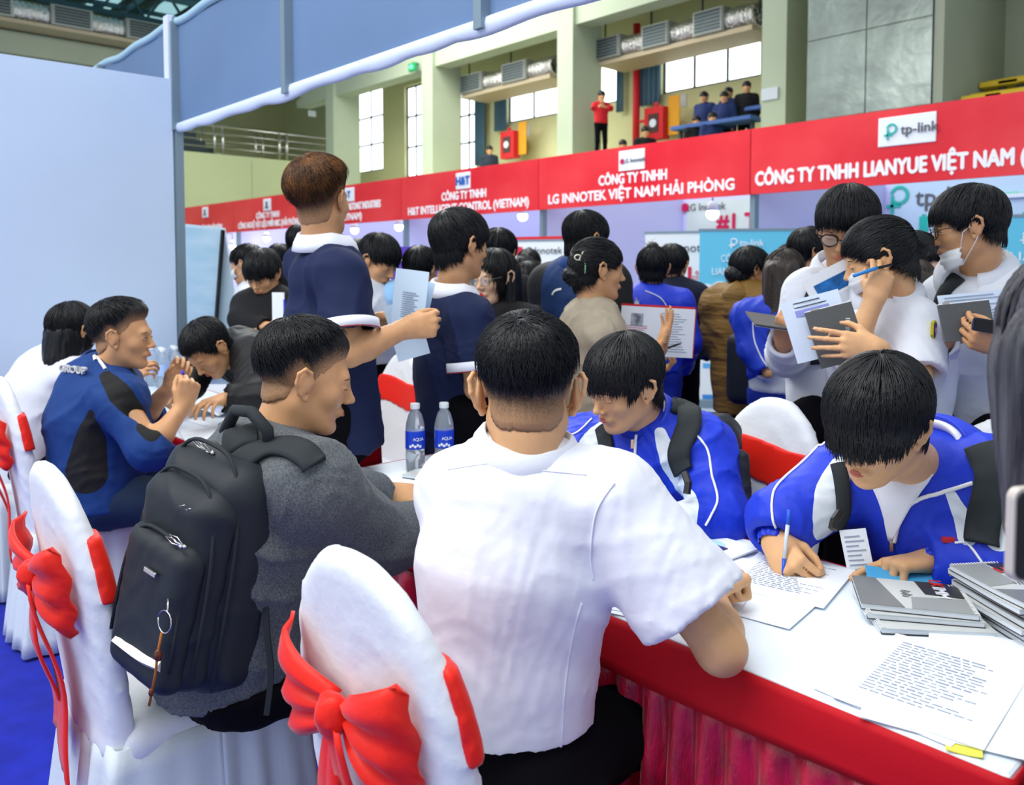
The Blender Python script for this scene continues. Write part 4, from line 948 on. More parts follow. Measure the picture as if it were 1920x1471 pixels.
class Head:
    def __init__(s, C, Rm, sc=1.0, fem=False): s.C = np.array(C, float); s.R = Rm; s.s = sc; s.fem = fem
    def w(s, x, y, z): return s.C+(np.array([x, y, z])*s.s)@s.R
    def W(s, P): return s.C+(np.asarray(P, float)*s.s)@s.R
    def d(s, x, y, z): return np.array([x, y, z])@s.R
    def e(s, x, y, z, a, b, c, k=.02, op='u', rot=None):
        Rr = s.R if rot is None else rot@s.R
        return ell(s.w(x, y, z), np.array([a, b, c])*s.s, Rr, k*s.s, op)
    def c(s, p, q, ra, rb=None, k=.02, op='u'): return cap(s.w(*p), s.w(*q), ra*s.s, (ra if rb is None else rb)*s.s, k*s.s, op=op)
    def prims(s, neck, detail=True, ears=True):
        j = .93 if s.fem else 1.0; L = [s.e(0, -.015, .035, .074, .093, .083), s.e(0, .026, -.018, .060*j, .062, .086, k=.03), s.c((0, -.028, -.05), (0, -.03, -.10), .048, .05, k=.03)]
        for x in (-1, 1): L.append(s.c((x*.045*j, -.008, -.045), (x*.022*j, .052, -.090), .021, .018, k=.03))
        L.append(s.e(0, .066, -.098, .020*j, .018, .015, k=.02))
        for x in (-1, 1): L.append(s.e(x*.039, .054, -.022, .021, .021, .02, k=.025))
        L.append(s.c((-.032, .077, .020), (.032, .077, .020), .0105, k=.02))
        if detail:
            L.append(s.c((0, .083, .014), (0, .102, -.024), .0065, .0095, k=.014)); L.append(s.e(0, .104, -.029, .0105, .0115, .0088, k=.006))
            for x in (-1, 1): L.append(s.e(x*.012, .094, -.033, .0068, .009, .006, k=.005))
            for x in (-1, 1): L.append(s.e(x*.031, .098, .001, .017, .011, .009, k=.010, op='s'))
            for x in (-1, 1): L.append(s.e(x*.031, .0775, .0, .0135, .0125, .0088, k=.004))
            L.append(s.e(0, .082, -.060, .024, .013, .011, k=.012)); L.append(s.c((-.018, .094, -.0595), (.018, .094, -.0595), .0018, op='s', k=.003))
            L.append(s.c((0, .0935, -.0735), (0, .0935, -.0735), .006, op='s', k=.014))
        else: L.append(s.c((0, .083, .014), (0, .102, -.028), .008, .012, k=.014))
        if ears:
            for x in (-1, 1):
                pts = [(x*.074, .004, -.022), (x*.080, .008, .004), (x*.086, .002, .026), (x*.093, -.012, .033), (x*.098, -.024, .022), (x*.095, -.025, .0), (x*.086, -.015, -.022), (x*.077, -.002, -.032)]
                for a, b in zip(pts[:-1], pts[1:]): L.append(s.c(a, b, .0044, k=.003))
                L.append(s.e(x*.083, -.010, .001, .0065, .016, .027, k=.004)); L.append(s.e(x*.078, .0, -.031, .006, .007, .008, k=.004))
        L.append(cap(s.w(0, -.026, -.065), neck, .050*s.s*(.88 if s.fem else 1), .056*(.88 if s.fem else 1), k=.03*s.s))
        return L
    def face(s, t, eyes='open', lip=None, brows=True, gaze=(0, 0)):
        lip = lip or M_lip
        for x in (-1, 1):
            if eyes == 'open':
                m = MB(); m.ell(s.w(x*.031, .0795, -.0005), .0112*s.s, .0120*s.s, .0042*s.s, 12, rot=s.R); m.build('eye_white', M_eyew, t, smooth=True)
                m = MB(); m.ell(s.w(x*.031+gaze[0], .0865, -.0005+gaze[1]), .0052*s.s, .0056*s.s, .0044*s.s, 10, rot=s.R); m.build('iris', M_iris, t, smooth=True)
            m = MB(); z0 = .0046 if eyes == 'open' else -.0035
            m.tube([s.w(x*(.031+q*.0125), .0895-.006*q*q-(.001 if eyes != 'open' else .0), z0-.003*q*q*(1 if eyes == 'open' else -.6)) for q in (-1, -.5, 0, .5, 1)], .0011*s.s, 5); m.build('eyelashes', M_brow, t)
            if brows:
                m = MB(); m.tube([s.w(x*(.031+q*.016), .0885-.006*(q+.3)**2, .0185+.003*(1-q*q)) for q in (-1, -.5, 0, .5, 1)], [.0012*s.s, .0024*s.s, .0026*s.s, .0022*s.s, .0008*s.s], 6); m.build('eyebrow', M_brow, t, smooth=True)
        for z, r_, nm in ((-.0565, .0036, 'upper_lip'), (-.0635, .0045, 'lower_lip')):
            m = MB(); m.tube([s.w(q*.0205, .0925-.011*q*q+(.001 if z < -.06 else 0), z+(.0 if z < -.06 else -.003*q*q)+(.003*q*q if z < -.06 else 0)) for q in (-1, -.6, -.2, .2, .6, 1)], [.001*s.s, r_*.8*s.s, r_*s.s, r_*s.s, r_*.8*s.s, .001*s.s], 8); m.build(nm, lip, t, smooth=True)
def ray_ell(D, c, r, O):
    """distance from O along unit D to the far side of an ellipsoid"""
    d = D/r; o = (O-c)/r; a = (d*d).sum(-1); b = (d*o).sum(-1); cc = (o*o).sum()-1; q = b*b-a*cc
    return np.where(q > 0, (-b+np.sqrt(np.maximum(q, 0)))/a, 0)
HO = np.array([0, -.012, .03])
def skullr(D):
    a = ray_ell(D, np.array([0, -.015, .035]), np.array([.075, .094, .084]), HO); b = ray_ell(D, np.array([0, .028, -.018]), np.array([.061, .062, .087]), HO)
    c = ray_ell(D, np.array([0, -.030, -.035]), np.array([.062, .060, .09]), HO)
    return np.maximum(np.maximum(a, b), c)
LINES = {
    'short': [(0, .068), (30, .066), (50, .058), (62, .03), (78, .004), (92, .022), (104, .012), (118, -.035), (150, -.062), (180, -.066)],
    'fringe': [(0, .030), (20, .026), (40, .032), (55, .020), (68, .004), (80, .020), (96, .034), (108, .0), (124, -.036), (180, -.050)],
    'bowl': [(0, .024), (20, .020), (40, .022), (58, .008), (70, .0), (82, .016), (96, .028), (108, -.01), (126, -.05), (180, -.068)],
    'side': [(0, .050), (25, .040), (45, .030), (60, .010), (74, -.006), (90, .015), (104, .006), (118, -.035), (150, -.065), (180, -.070)],
    'up': [(0, .070), (30, .066), (50, .052), (66, .020), (80, .012), (96, .012), (112, -.030), (140, -.066), (180, -.072)],
    'long': [(0, .060), (20, .050), (38, .020), (52, -.040), (66, -.100), (90, -.115), (180, -.118)],
}
def hair(s, t, line='short', top=.022, side=.008, back=.012, front=0.0, fade=False, pole=(.12, -.42, .9), m=None, nphi=220, nth=34, strands=900, sr=.0009, ext=8, seed=1, clump=.0018, rim=.8, name='hair', tips=.008, part=0, hk=.72, stub=None):
    m = m or M_hair; rr = np.random.default_rng(seed); clump *= .55
    P0 = nrm(pole); E1 = nrm(np.array([0, 1, 0])-P0*P0[1]); E2 = np.cross(P0, E1)
    LN = LINES[line] if isinstance(line, str) else line; la = np.array([q[0] for q in LN]); lz = np.array([q[1] for q in LN])
    def dirs(th, ph): return np.cos(th)[..., None]*P0+np.sin(th)[..., None]*(np.cos(ph)[..., None]*E1+np.sin(ph)[..., None]*E2)
    def zline(p, ph=None):
        a = np.degrees(np.abs(np.arctan2(p[..., 0], p[..., 1]))); return np.interp(a, la, lz)
    def thick(p):
        return thick0(p)*hk
    def thick0(p):
        z = p[..., 2]; k = np.clip((z-.0)/.09, 0, 1); k = k*k*(3-2*k); bk = np.clip(-p[..., 1]/.08, 0, 1)
        tt = side*(1-bk)+back*bk; return tt*(1-k)+top*k+front*np.clip(p[..., 1]/.08, 0, 1)*(1-.4*k)
    ph = np.linspace(0, 2*math.pi, nphi, endpoint=False); ths = np.radians(np.arange(0, 172, 1.5))
    D = dirs(np.broadcast_to(ths[None], (nphi, len(ths))), np.broadcast_to(ph[:, None], (nphi, len(ths)))); p = HO+D*skullr(D)[..., None]
    below = p[..., 2] < zline(p); below[:, :8] = False; below[:, -1] = True; tmax = ths[below.argmax(1)]
    k = np.ones(7)/7; tm = np.convolve(np.concatenate([tmax[-3:], tmax, tmax[:3]]), k, 'valid')
    jag = rr.normal(size=nphi)*R(2.0 if not fade else .6)+(0 if fade else 1)*R(1.8)*np.sin(np.cumsum(rr.uniform(.05, .55, nphi))); jag = np.convolve(np.concatenate([jag[-1:], jag, jag[:1]]), np.ones(3)/3, 'valid'); tm = tm+jag
    ph2 = ph; rows = []; fz = []
    cl = rr.normal(size=nphi); cl2 = np.convolve(np.concatenate([cl[-3:], cl, cl[:3]]), np.ones(7)/7, 'valid')*2.2
    for j in range(nth+1):
        u = j/nth; th = tm*u; Dj = dirs(th, ph2+.10*np.sin(u*3)*part); r0 = skullr(Dj); pj = HO+Dj*r0[:, None]; tt = thick(pj)
        if fade:
            ed = np.clip((1-u)/.50, 0, 1)**1.3; zk = np.clip((pj[:, 2]-.045)/.06, 0, 1); zk = zk*zk*(3-2*zk); tt = tt*(ed*(1-zk)+zk*np.clip((1-u)/.14, 0, 1)**.6)+.0010; tt = tt-(.0030 if u > .96 else 0); fz.append(np.clip((1-u)/.30-.12, 0, 1)*(1-zk)+zk*np.clip((1-u)/.06, 0, 1))
        else: tt = tt*(rim+(1-rim)*np.clip((1-u)/.25, 0, 1))
        w = min(u*3, 1); tt = tt+(cl2*clump+np.roll(cl, 3)*clump*.35)*w*(np.clip((1-u)/.3, 0, 1) if fade else 1)
        rows.append(HO+Dj*(r0+np.maximum(tt, -.002 if fade else .0008))[:, None])
    Dj = dirs(tm*.995, ph2); rows.append(HO+Dj*(skullr(Dj)-.004)[:, None]); Dj = dirs(tm*.6, ph2); rows.append(HO+Dj*(skullr(Dj)-.012)[:, None])
    V = s.W(np.array(rows)).reshape(-1, 3); a = len(rows); fs = []
    ii, jj = np.meshgrid(np.arange(a-1), np.arange(nphi), indexing='ij'); j2 = (jj+1) % nphi
    F = np.stack([ii*nphi+jj, (ii+1)*nphi+jj, (ii+1)*nphi+j2, ii*nphi+j2], -1).reshape(-1, 4)
    me_ = mesh(V, F, [stub or M_fade] if fade else [m], True)
    if fade: a_ = me_.attributes.new('zone', 'FLOAT', 'POINT'); a_.data.foreach_set('value', np.concatenate([np.array(fz).ravel(), np.zeros(2*nphi)]).astype(np.float32))
    o = link(name, me_, t)
    if strands:
        n = strands; phs = rr.uniform(0, 2*math.pi, n); tmx = np.interp(phs, np.append(ph, 2*math.pi), np.append(tm, tm[0]))
        if fade: u1 = np.where(rr.random(n) < .7, rr.uniform(.30, .72, n), rr.uniform(.1, .5, n))
        else: u1 = np.where(rr.random(n) < .5, rr.uniform(.96, 1.02+ext*.01, n), rr.uniform(.5, 1, n))
        u0 = u1-rr.uniform(.30, .5, n); u0 = np.maximum(u0, .02); K = 7; pts = []
        off = rr.uniform(-.0005, .0035, n)*(.6 if fade else 1); dph = rr.normal(size=n)*(.26 if fade else .10)
        for q in range(K):
            w = q/(K-1); u = u0+(u1-u0)*w; Dj = dirs(tmx*u, phs+dph*w); r0 = skullr(Dj); pj = HO+Dj*r0[:, None]; tt = thick(pj)
            if fade: zk = np.clip((pj[:, 2]-.045)/.06, 0, 1); zk = zk*zk*(3-2*zk); tt = tt*(np.clip((1-u)/.50, 0, 1)**1.3*(1-zk)+zk*np.clip((1-u)/.14, 0, 1)**.6)
            lift = off+(0.002+.004*w*(off > .001) if fade else .0015*math.sin(w*3))+(tips*w**3*rr.uniform(-.2, .5, n) if not fade else .0015*w)
            pts.append(HO+Dj*(r0+tt+lift)[:, None])
        P = np.transpose(np.array(pts), (1, 0, 2)); rad = sr*np.array([.6, 1, 1, 1, .9, .7, .25])
        T = np.gradient(P, axis=1); T /= np.linalg.norm(T, axis=2, keepdims=True); Nn = P-HO; Nn -= T*(Nn*T).sum(2, keepdims=True); Nn /= np.linalg.norm(Nn, axis=2, keepdims=True); Bn = np.cross(T, Nn)
        vs = np.stack([P+(Nn*math.cos(a_)+Bn*1.8*math.sin(a_))*rad[None, :, None] for a_ in (0, 2.1, 4.2)], 2)   # n,K,3,3
        V = s.W(vs.reshape(-1, 3)); base = (np.arange(n)*K*3)[:, None, None]; kk = np.arange(K-1)[None, :, None]; c3 = np.arange(3)[None, None, :]
        A = base+kk*3+c3; B_ = base+kk*3+(c3+1) % 3; F = np.stack([A, B_, B_+3, A+3], -1).reshape(-1, 4)
        o2 = link('hair_strands', mesh(V, F, m, True), o); o2['kind'] = 'stuff'
    return o
def strand_mass(s_pts, r, n, length_pts, m, t, seed=1, sr=.0014, name='hair_strands'):
    pass
def longhair(prims, t, h=.006, m=None, seed=1, amp=.004, sc=(60, 60, 6), name='long_hair', axis=None):
    """hair mass with grooves running along z"""
    m = m or M_hair
    def f(P): return (amp*wavy(P*np.array(sc, np.float32)/60*1.0, 55, seed)).astype(np.float32)
    V, Q = nets(prims+[('n', f)], h); return link(name, mesh(V, Q, m, True), t)
# ---------------------------------------------------------------- hands
POSE = {'relaxed': [(18, 28, 18), (22, 32, 20), (28, 36, 22), (34, 40, 24)], 'fist': [(75, 95, 60), (80, 98, 62), (84, 98, 62), (88, 98, 62)], 'hold': [(38, 50, 25), (44, 55, 28), (48, 58, 30), (52, 58, 30)],
    'point': [(14, 10, 6), (62, 80, 40), (70, 88, 45), (74, 88, 45)], 'pen': [(58, 58, 20), (70, 72, 34), (78, 88, 48), (82, 92, 50)], 'flat': [(4, 8, 5), (6, 8, 5), (8, 10, 5), (12, 12, 8)], 'spread': [(6, 12, 8), (10, 14, 8), (14, 18, 10), (20, 20, 12)], 'grip': [(55, 40, 20), (58, 44, 22), (60, 46, 24), (62, 46, 24)]}
def hand(wr, fwd, palmn, side, pose='relaxed', s=1.0, thumb=None, spread=1.0):
    """side +1 right hand, -1 left; palmn = where the palm faces"""
    f = nrm(fwd); n = nrm(np.asarray(palmn, float)-f*np.dot(palmn, f)); L = np.cross(n, f)*(-1)*side     # towards the thumb
    wr = np.asarray(wr, float); P = []; k0 = .012*s
    kn = []
    for i, (lo_, fl) in enumerate(((.030, .086), (.010, .090), (-.011, .086), (-.030, .078))):
        base = wr+L*lo_*.62*s+f*.012*s; kp = wr+L*lo_*s+f*fl*s-n*.004*s*(i in (1, 2)); kn.append(kp); P.append(cap(base, kp, .0155*s, .0115*s, k=k0))
    P.append(cap(wr-f*.02*s, wr+f*.02*s, .023*s, .024*s, k=.015*s, flat=n, fs=1.35)); P.append(ell(wr+f*.045*s, (.036*s, .04*s, .013*s), np.array([L, f, n]), k=.012*s))
    LEN = ((.042, .026, .020), (.046, .030, .021), (.042, .028, .020), (.033, .021, .018)); fg = []
    for i in range(4):
        d = nrm(f+L*(.10, .02, -.06, -.14)[i]*spread); ax = np.cross(d, n); p = kn[i]; a = 0; G = []
        for j in range(3):
            a += POSE[pose][i][j]; dd = rotv(d, ax, a); q = p+dd*LEN[i][j]*s; r0 = (.0095, .0085, .0078)[j]*s*(1 if i < 3 else .88); r1 = (.0085, .0078, .0066)[j]*s*(1 if i < 3 else .88); G.append(cap(p, q, r0, r1, k=.002*s)); p = q
        fg.append(('g', G, .0045*s, 'u'))
    th = thumb or ((.75, .55, .25) if pose not in ('fist', 'pen', 'point', 'grip', 'hold') else (.45, .75, .55))
    b = wr+L*.022*s+f*.018*s+n*.004*s; d1 = nrm(L*th[0]+f*th[1]+n*th[2]); p1 = b+d1*.040*s; d2 = nrm(d1+f*.45-L*.35+n*(.25 if pose != 'flat' else 0)); p2 = p1+d2*.030*s; p3 = p2+nrm(d2+f*.3-L*.25)*.023*s
    P.append(cap(b, p1, .0165*s, .0115*s, k=.014*s)); P.append(('g', [cap(p1, p2, .0110*s, .0095*s, k=.002), cap(p2, p3, .0095*s, .0075*s, k=.002)], .005*s, 'u'))
    return P+fg
# ---------------------------------------------------------------- bodies
def stand(C, azd, sc=None, lean=0):
    """default standing joints under a head centre; azd = facing"""
    F = az(azd); Rr = nrm(np.cross(F, UPZ)); sc = sc or C[2]/1.575; o = np.array([C[0], C[1], 0])-F*(.03+lean)*sc
    def q(x, y, z): return o+Rr*x*sc+F*y*sc+UPZ*z*sc
    J = dict(F=F, R=Rr, pelvis=q(0, 0, .93), waist=q(0, .0, 1.06), chest=q(0, .0+lean*.5, 1.25), neck=q(0, -.012+lean, 1.425), sh_r=q(.17, -.015+lean, 1.365), sh_l=q(-.17, -.015+lean, 1.365),
        el_r=q(.215, -.02, 1.09), el_l=q(-.215, -.02, 1.09), wr_r=q(.20, .15, .90), wr_l=q(-.20, .15, .90), hip_r=q(.09, 0, .9), hip_l=q(-.09, 0, .9), kn_r=q(.10, .02, .48), kn_l=q(-.10, .02, .48), an_r=q(.11, -.02, .08), an_l=q(-.11, -.02, .08), sc=sc)
    return J
def seated(pelvis, neck, sh_l, sh_r, azd, kneeaz=None, fl=.0):
    F = az(azd); Rr = nrm(np.cross(F, UPZ)); K = az(kneeaz if kneeaz is not None else azd); KR = nrm(np.cross(K, UPZ)); pelvis = np.array(pelvis, float); neck = np.array(neck, float)
    J = dict(F=F, R=Rr, pelvis=pelvis, waist=pelvis+(neck-pelvis)*.30-F*.02, chest=pelvis+(neck-pelvis)*.66-F*.015, neck=neck, sh_l=np.array(sh_l), sh_r=np.array(sh_r), sc=1.0)
    for s_, nm in ((1, 'r'), (-1, 'l')):
        J['hip_'+nm] = pelvis+KR*s_*.09; J['kn_'+nm] = pelvis+KR*s_*.13+K*.43; J['kn_'+nm][2] = .51; J['an_'+nm] = J['kn_'+nm]+K*.03; J['an_'+nm][2] = .09
        J['el_'+nm] = J['sh_'+nm]+F*.12-UPZ*.25; J['wr_'+nm] = J['el_'+nm]+F*.22
    return J
def person(label, J, group=None):
    o = (J['pelvis'][0], J['pelvis'][1], .02); return thing('person', label, 'person', o, group)
def torso(J, g=.0, w=1.0, hem=None, hemd=None, deep=1.0, shw=1.0):
    F = J['F']; sp = nrm(J['neck']-J['pelvis']); Rr = J['R']; s = J['sc']; fl = nrm(F-sp*np.dot(F, sp)); fs = 1.42/deep
    L = [cap(J['pelvis']-sp*.03, J['waist'], (.150*w+g)*s, (.140*w+g)*s, flat=fl, fs=fs), cap(J['waist'], J['chest'], (.140*w+g)*s, (.155*w+g)*s, k=.05, flat=fl, fs=fs),
        cap(J['chest'], J['chest']+(J['neck']-J['chest'])*.55, (.155*w+g)*s, (.115+g)*s, k=.05, flat=fl, fs=fs)]
    shl = J['sh_l']+(J['neck']-J['sh_l'])*.12; shr = J['sh_r']+(J['neck']-J['sh_r'])*.12; mid = J['neck']-sp*.075*s
    L += [cap(shl, mid, (.062+g)*s, (.080+g)*s, k=.05), cap(shr, mid, (.062+g)*s, (.080+g)*s, k=.05), cap(mid, J['neck']-sp*.010*s, (.080+g)*s, (.050+g*.4)*s, k=.04)]
    if hem is not None: L.append(plane(hem, hemd if hemd is not None else -UPZ, .01))
    return L
def arm(J, sd, g=0, short=None, r=(.060, .052, .046, .034), to=1.0, cutr=.012):
    """sleeve; short = fraction of the upper arm covered, to = fraction of forearm"""
    s = J['sc']; a, b, c = J['sh_'+sd], J['el_'+sd], J['wr_'+sd]
    if short:
        d = nrm(b-a); e = a+(b-a)*short; G = [cap(a, e+d*.05, (r[0]+g)*s, (r[1]+g+.010)*s, k=.01), plane(e, d, .004), cap(e-d*.004, e+d*.1, (r[1]+g-.022)*s, op='s', k=.002)]
        return [('g', G, .035, 'u')]
    c2 = b+(c-b)*to; d = nrm(c2-b); G = [cap(a, b, (r[0]+g)*s, (r[1]+g)*s, k=.02), cap(b, c2+d*.03, (r[1]+g)*s, (r[3]+(r[2]-r[3])*(1-to)+g)*s, k=.03), plane(c2, d, .006), cap(c2-d*.005, c2+d*.1, (r[3]+g-.014)*s, op='s', k=.004)]
    return [('g', G, .045, 'u')]
def skinarm(J, sd, k=1.0):
    s = J['sc']*k; a, b, c = J['sh_'+sd], J['el_'+sd], J['wr_'+sd]; d = nrm(c-b); m_ = b+(c-b)*.28
    return [cap(a+(b-a)*.25, b, .047*s, .038*s, k=.02), cap(b, m_, .039*s, .041*s, k=.02), cap(m_, c, .041*s, .027*s, k=.02)]
def body(t, J, hd, sk, hands=(), arms='', hh=.0032, ha=.005, detail=True, ears=True, neckdrop=.03):
    """one mesh: head and neck fine, arms and hands fine, hidden trunk coarse"""
    sp = nrm(J['neck']-J['pelvis']); V0, Q0 = nets(torso(J, g=-.034)+[cap(J['hip_l'], J['kn_l'], .06, .045), cap(J['hip_r'], J['kn_r'], .06, .045), cap(J['kn_l'], J['an_l'], .042, .03), cap(J['kn_r'], J['an_r'], .042, .03)], .025)
    Vs, Qs, n = [V0], [Q0], len(V0)
    hp = hd.prims(J['neck']-sp*neckdrop, detail, ears); V, Q = nets(hp, hh); Vs.append(V); Qs.append(Q+n); n += len(V)
    for sd in 'lr':
        P = skinarm(J, sd) if sd in arms else [cap(J['el_'+sd]+(J['wr_'+sd]-J['el_'+sd])*.7, J['wr_'+sd], .03*J['sc'], .026*J['sc'])]
        H = [h for h in hands if h[0] == sd]
        if H: P = P+[('g', H[0][1], .018, 'u')]
        V, Q = nets(P, ha if H else .012); Vs.append(V); Qs.append(Q+n); n += len(V)
    return link('body', mesh(np.concatenate(Vs), np.concatenate(Qs), sk, True), t)
def trousers(t, J, m, w=1.0, h=.016, shoes=True, shoem=None, top=None):
    s = J['sc']; F = J['F']; L = [ell(J['pelvis']-UPZ*.02, (.155*s*w, .115*s*w, .11*s), np.array([J['R'], F, UPZ]))]
    for n in 'lr': L += [cap(J['hip_'+n], J['kn_'+n], .092*s*w, .066*s*w, k=.04), cap(J['kn_'+n], J['an_'+n]+UPZ*.03, .064*s*w, .052*s*w, k=.03)]
    sdf_obj('trousers', L+([plane(top[0], top[1], .004)] if top else [])+[folds(.005, 9, 5)], h, m, t)
    if shoes:
        for n in 'lr':
            a = J['an_'+n]; f = A3(F[0], F[1], 0); zz = max(.062, 0); q0 = A3(a[0], a[1], .062)-f*.04; q1 = A3(a[0], a[1], .055)+f*.14
            sdf_obj('shoe', [cap(q0, q1, .042, .036), cap(a, A3(a[0], a[1], .07), .036), plane((0, 0, .021), (0, 0, -1), .003)], .012, shoem or M_black, t)
def collar(t, J, hd, m, r=.062, h=.034, wide=.075, drop=.035, open_=22, tip=.03, up=None, name='collar', off=(0, 0, 0), k=1.0, th=.004, lift=.018):
    r += .011; wide += .017; k *= J['sc']*(.92 if hd.fem else 1)
    """folded collar swept round the neck, open at the front with points"""
    sp = nrm(J['neck']-J['chest']) if up is None else nrm(up); nd = nrm(hd.w(0, -.03, -.08)-J['neck']); ax = nrm(sp*.6+nd*.5)
    F = nrm(J['F']-ax*np.dot(J['F'], ax)); Rr = np.cross(F, ax); o = J['neck']+ax*lift+np.asarray(off); n = 48; P = []
    for i in range(n+1):
        a = R(open_)+(2*math.pi-2*R(open_))*i/n; dr = F*math.cos(a)+Rr*math.sin(a); fr = max(0, math.cos(a)); tp = max(0, 1-min(i, n-i)/(n*.16))
        fd = fr*.030
        pr = [(r*k, -.015-fd), (r*k*.985, h*.6-fd), (r*k+.002, h-fd), (r*k+.007, h-.001-fd), (r*k+.011+(wide-r)*.4, h*.4-fd), (wide*k, h-drop-fd-tip*tp), (wide*k-.004, h-drop-fd-tip*tp-.002), (r*k+.006+(wide-r)*.35, h*.3-fd), (r*k+.003, h-.008-fd), (r*k+.001, -.015-fd)]
        P.append([o+dr*(rr_-(.010 if False else 0))+ax*z for rr_, z in pr])
    P = np.array(P); mb = MB(); mb.grid(P, closed_u=False); mb.f = []; mb.m = []
    a, b = P.shape[:2]; f = [(i*b+j, (i+1)*b+j, (i+1)*b+(j+1) % b, i*b+(j+1) % b) for i in range(a-1) for j in range(b)]; f += [tuple(range(b)), tuple(range((a-1)*b+b-1, (a-1)*b-1, -1))]
    return link(name, mesh(P.reshape(-1, 3), f, m, True), t)
def snap(ob, pts, off=.001):
    """project world points on the surface of an object (nearest), push out a little"""
    root = ob; M = wmat(ob); me = ob.data; bv = BVHTree.FromPolygons([M@v.co for v in me.vertices], [tuple(p.vertices) for p in me.polygons]); out = []
    for p in pts:
        v = Vector(p)-Vector(CAMP); q, n, i, d = bv.ray_cast(Vector(CAMP), v.normalized())
        if q is None or abs(d-v.length) > .35: q, n, i, d = bv.find_nearest(Vector(p))
        out.append(np.array(q)+np.array(n)*off if q is not None else np.array(p))
    return out
def dense(pts, n=40):
    pts = np.array(pts, float); K = len(pts); t = np.linspace(0, K-1, n); out = []
    for x in t:
        i = min(int(x), K-2); u = x-i; p0, p1, p2, p3 = pts[max(i-1, 0)], pts[i], pts[i+1], pts[min(i+2, K-1)]
        out.append(.5*((2*p1)+(-p0+p2)*u+(2*p0-5*p1+4*p2-p3)*u*u+(-p0+3*p1-3*p2+p3)*u**3))
    return out
def piping(ob, pts, m, r=.0022, n=50, name='piping', par=None):
    q = snap(ob, dense(pts, n), r*.6); mb = MB(); mb.tube(q, r, 6); return mb.build(name, m, par or ob, smooth=True)
def ribbon(ob, pts, w, th, m, n=40, name='strap', par=None, off=.002, smoothn=True, flatten=2):
    """flat strap lying on the surface"""
    c = dense(pts, n); root = ob; M = wmat(ob); me = ob.data; bv = BVHTree.FromPolygons([M@v.co for v in me.vertices], [tuple(p.vertices) for p in me.polygons]); Q = []; N = []
    for p in c:
        v = Vector(p)-Vector(CAMP); q, nn, i, d = bv.ray_cast(Vector(CAMP), v.normalized())
        if q is None or abs(d-v.length) > .35: q, nn, i, d = bv.find_nearest(Vector(p))
        Q.append(np.array(q)); N.append(np.array(nn))
    Q = np.array(Q); N = np.array(N)
    for _ in range(5): N[1:-1] = (N[:-2]+N[1:-1]*2+N[2:])/4; Q[1:-1] = (Q[:-2]+Q[1:-1]*2+Q[2:])/4
    P = []
    for i in range(len(Q)):
        T = nrm(Q[min(i+1, len(Q)-1)]-Q[max(i-1, 0)]); nn = nrm(N[i]); S = nrm(np.cross(T, nn)); row = []
        for u in (-1, -.6, 0, .6, 1): row.append(Q[i]+S*u*w/2+nn*(off+th*.5+.002-abs(u)**2*.004))
        P.append(row)
    v, f = sheet(np.array(P), th); mb = MB(); mb.add(v, f); return mb.build(name, m, par or ob, smooth=True)
def glasses(t, hd, m=None, r=.021, w=.0022, round_=True):
    m = m or M_black; b = MB(); g = bpy.data.objects.new('glasses', None); COL.objects.link(g)
    g.parent = t; g.matrix_basis = wmat(t).inverted()@Matrix.Translation(Vector(hd.w(0, .1, 0)))
    for x in (-1, 1):
        P = [hd.w(x*.033+r*1.12*math.cos(a), .1045-.010*abs(math.cos(a)*.5+x*.5*0)-.004*abs(x*math.cos(a)), -.001+r*.88*math.sin(a)) for a in np.linspace(0, 2*math.pi, 21)]; b.tube(P, w*hd.s, 6)
        b.tube([hd.w(x*.056, .099, .006), hd.w(x*.077, .080, .010), hd.w(x*.081, .0, .012), hd.w(x*.083, -.016, -.004)], w*.85*hd.s, 6)
    b.tube([hd.w(-.011, .105, .004), hd.w(0, .108, .007), hd.w(.011, .105, .004)], w*.8*hd.s, 6); b.build('spectacle_frame', m, g, smooth=True)
    for x in (-1, 1):
        b = MB(); b.add([hd.w(x*.033+r*1.08*math.cos(a), .1035, -.001+r*.84*math.sin(a)) for a in np.linspace(0, 2*math.pi, 16, endpoint=False)], [tuple(range(16))]); b.build('lens', M_lens, g)
def mask(t, hd, down=False, m=None):
    m = m or mat('white_face_mask', (.82, .86, .88), .7); P = []; dz = -.040 if down else 0
    for i in range(15):
        a = R(-62+124*i/14); row = []
        for j in range(9):
            v = j/8*2-1; z = -.050+dz+v*-.036*(1-.25*abs(math.sin(a))**2); rr = .107-.018*v*v-(.012 if down else 0); row.append(hd.w(math.sin(a)*rr*.80, math.cos(a)*rr*(.98)-.0+(.004*math.sin(v*9)), z-.012*math.sin(a)**2*-1))
        P.append(row)
    v, f = sheet(np.array(P), .002); b = MB(); b.add(v, f); o = b.build('face_mask', m, t, smooth=True)
    for x in (-1, 1):
        b = MB(); b.tube([hd.w(x*.080, .048, -.030+dz), hd.w(x*.081, .03, -.01), hd.w(x*.086, -.012, .018), hd.w(x*.087, -.020, -.01), hd.w(x*.083, .0, -.045), hd.w(x*.076, .045, -.070+dz)], .0012, 5); b.build('ear_loop', m, o, smooth=True)
    return o
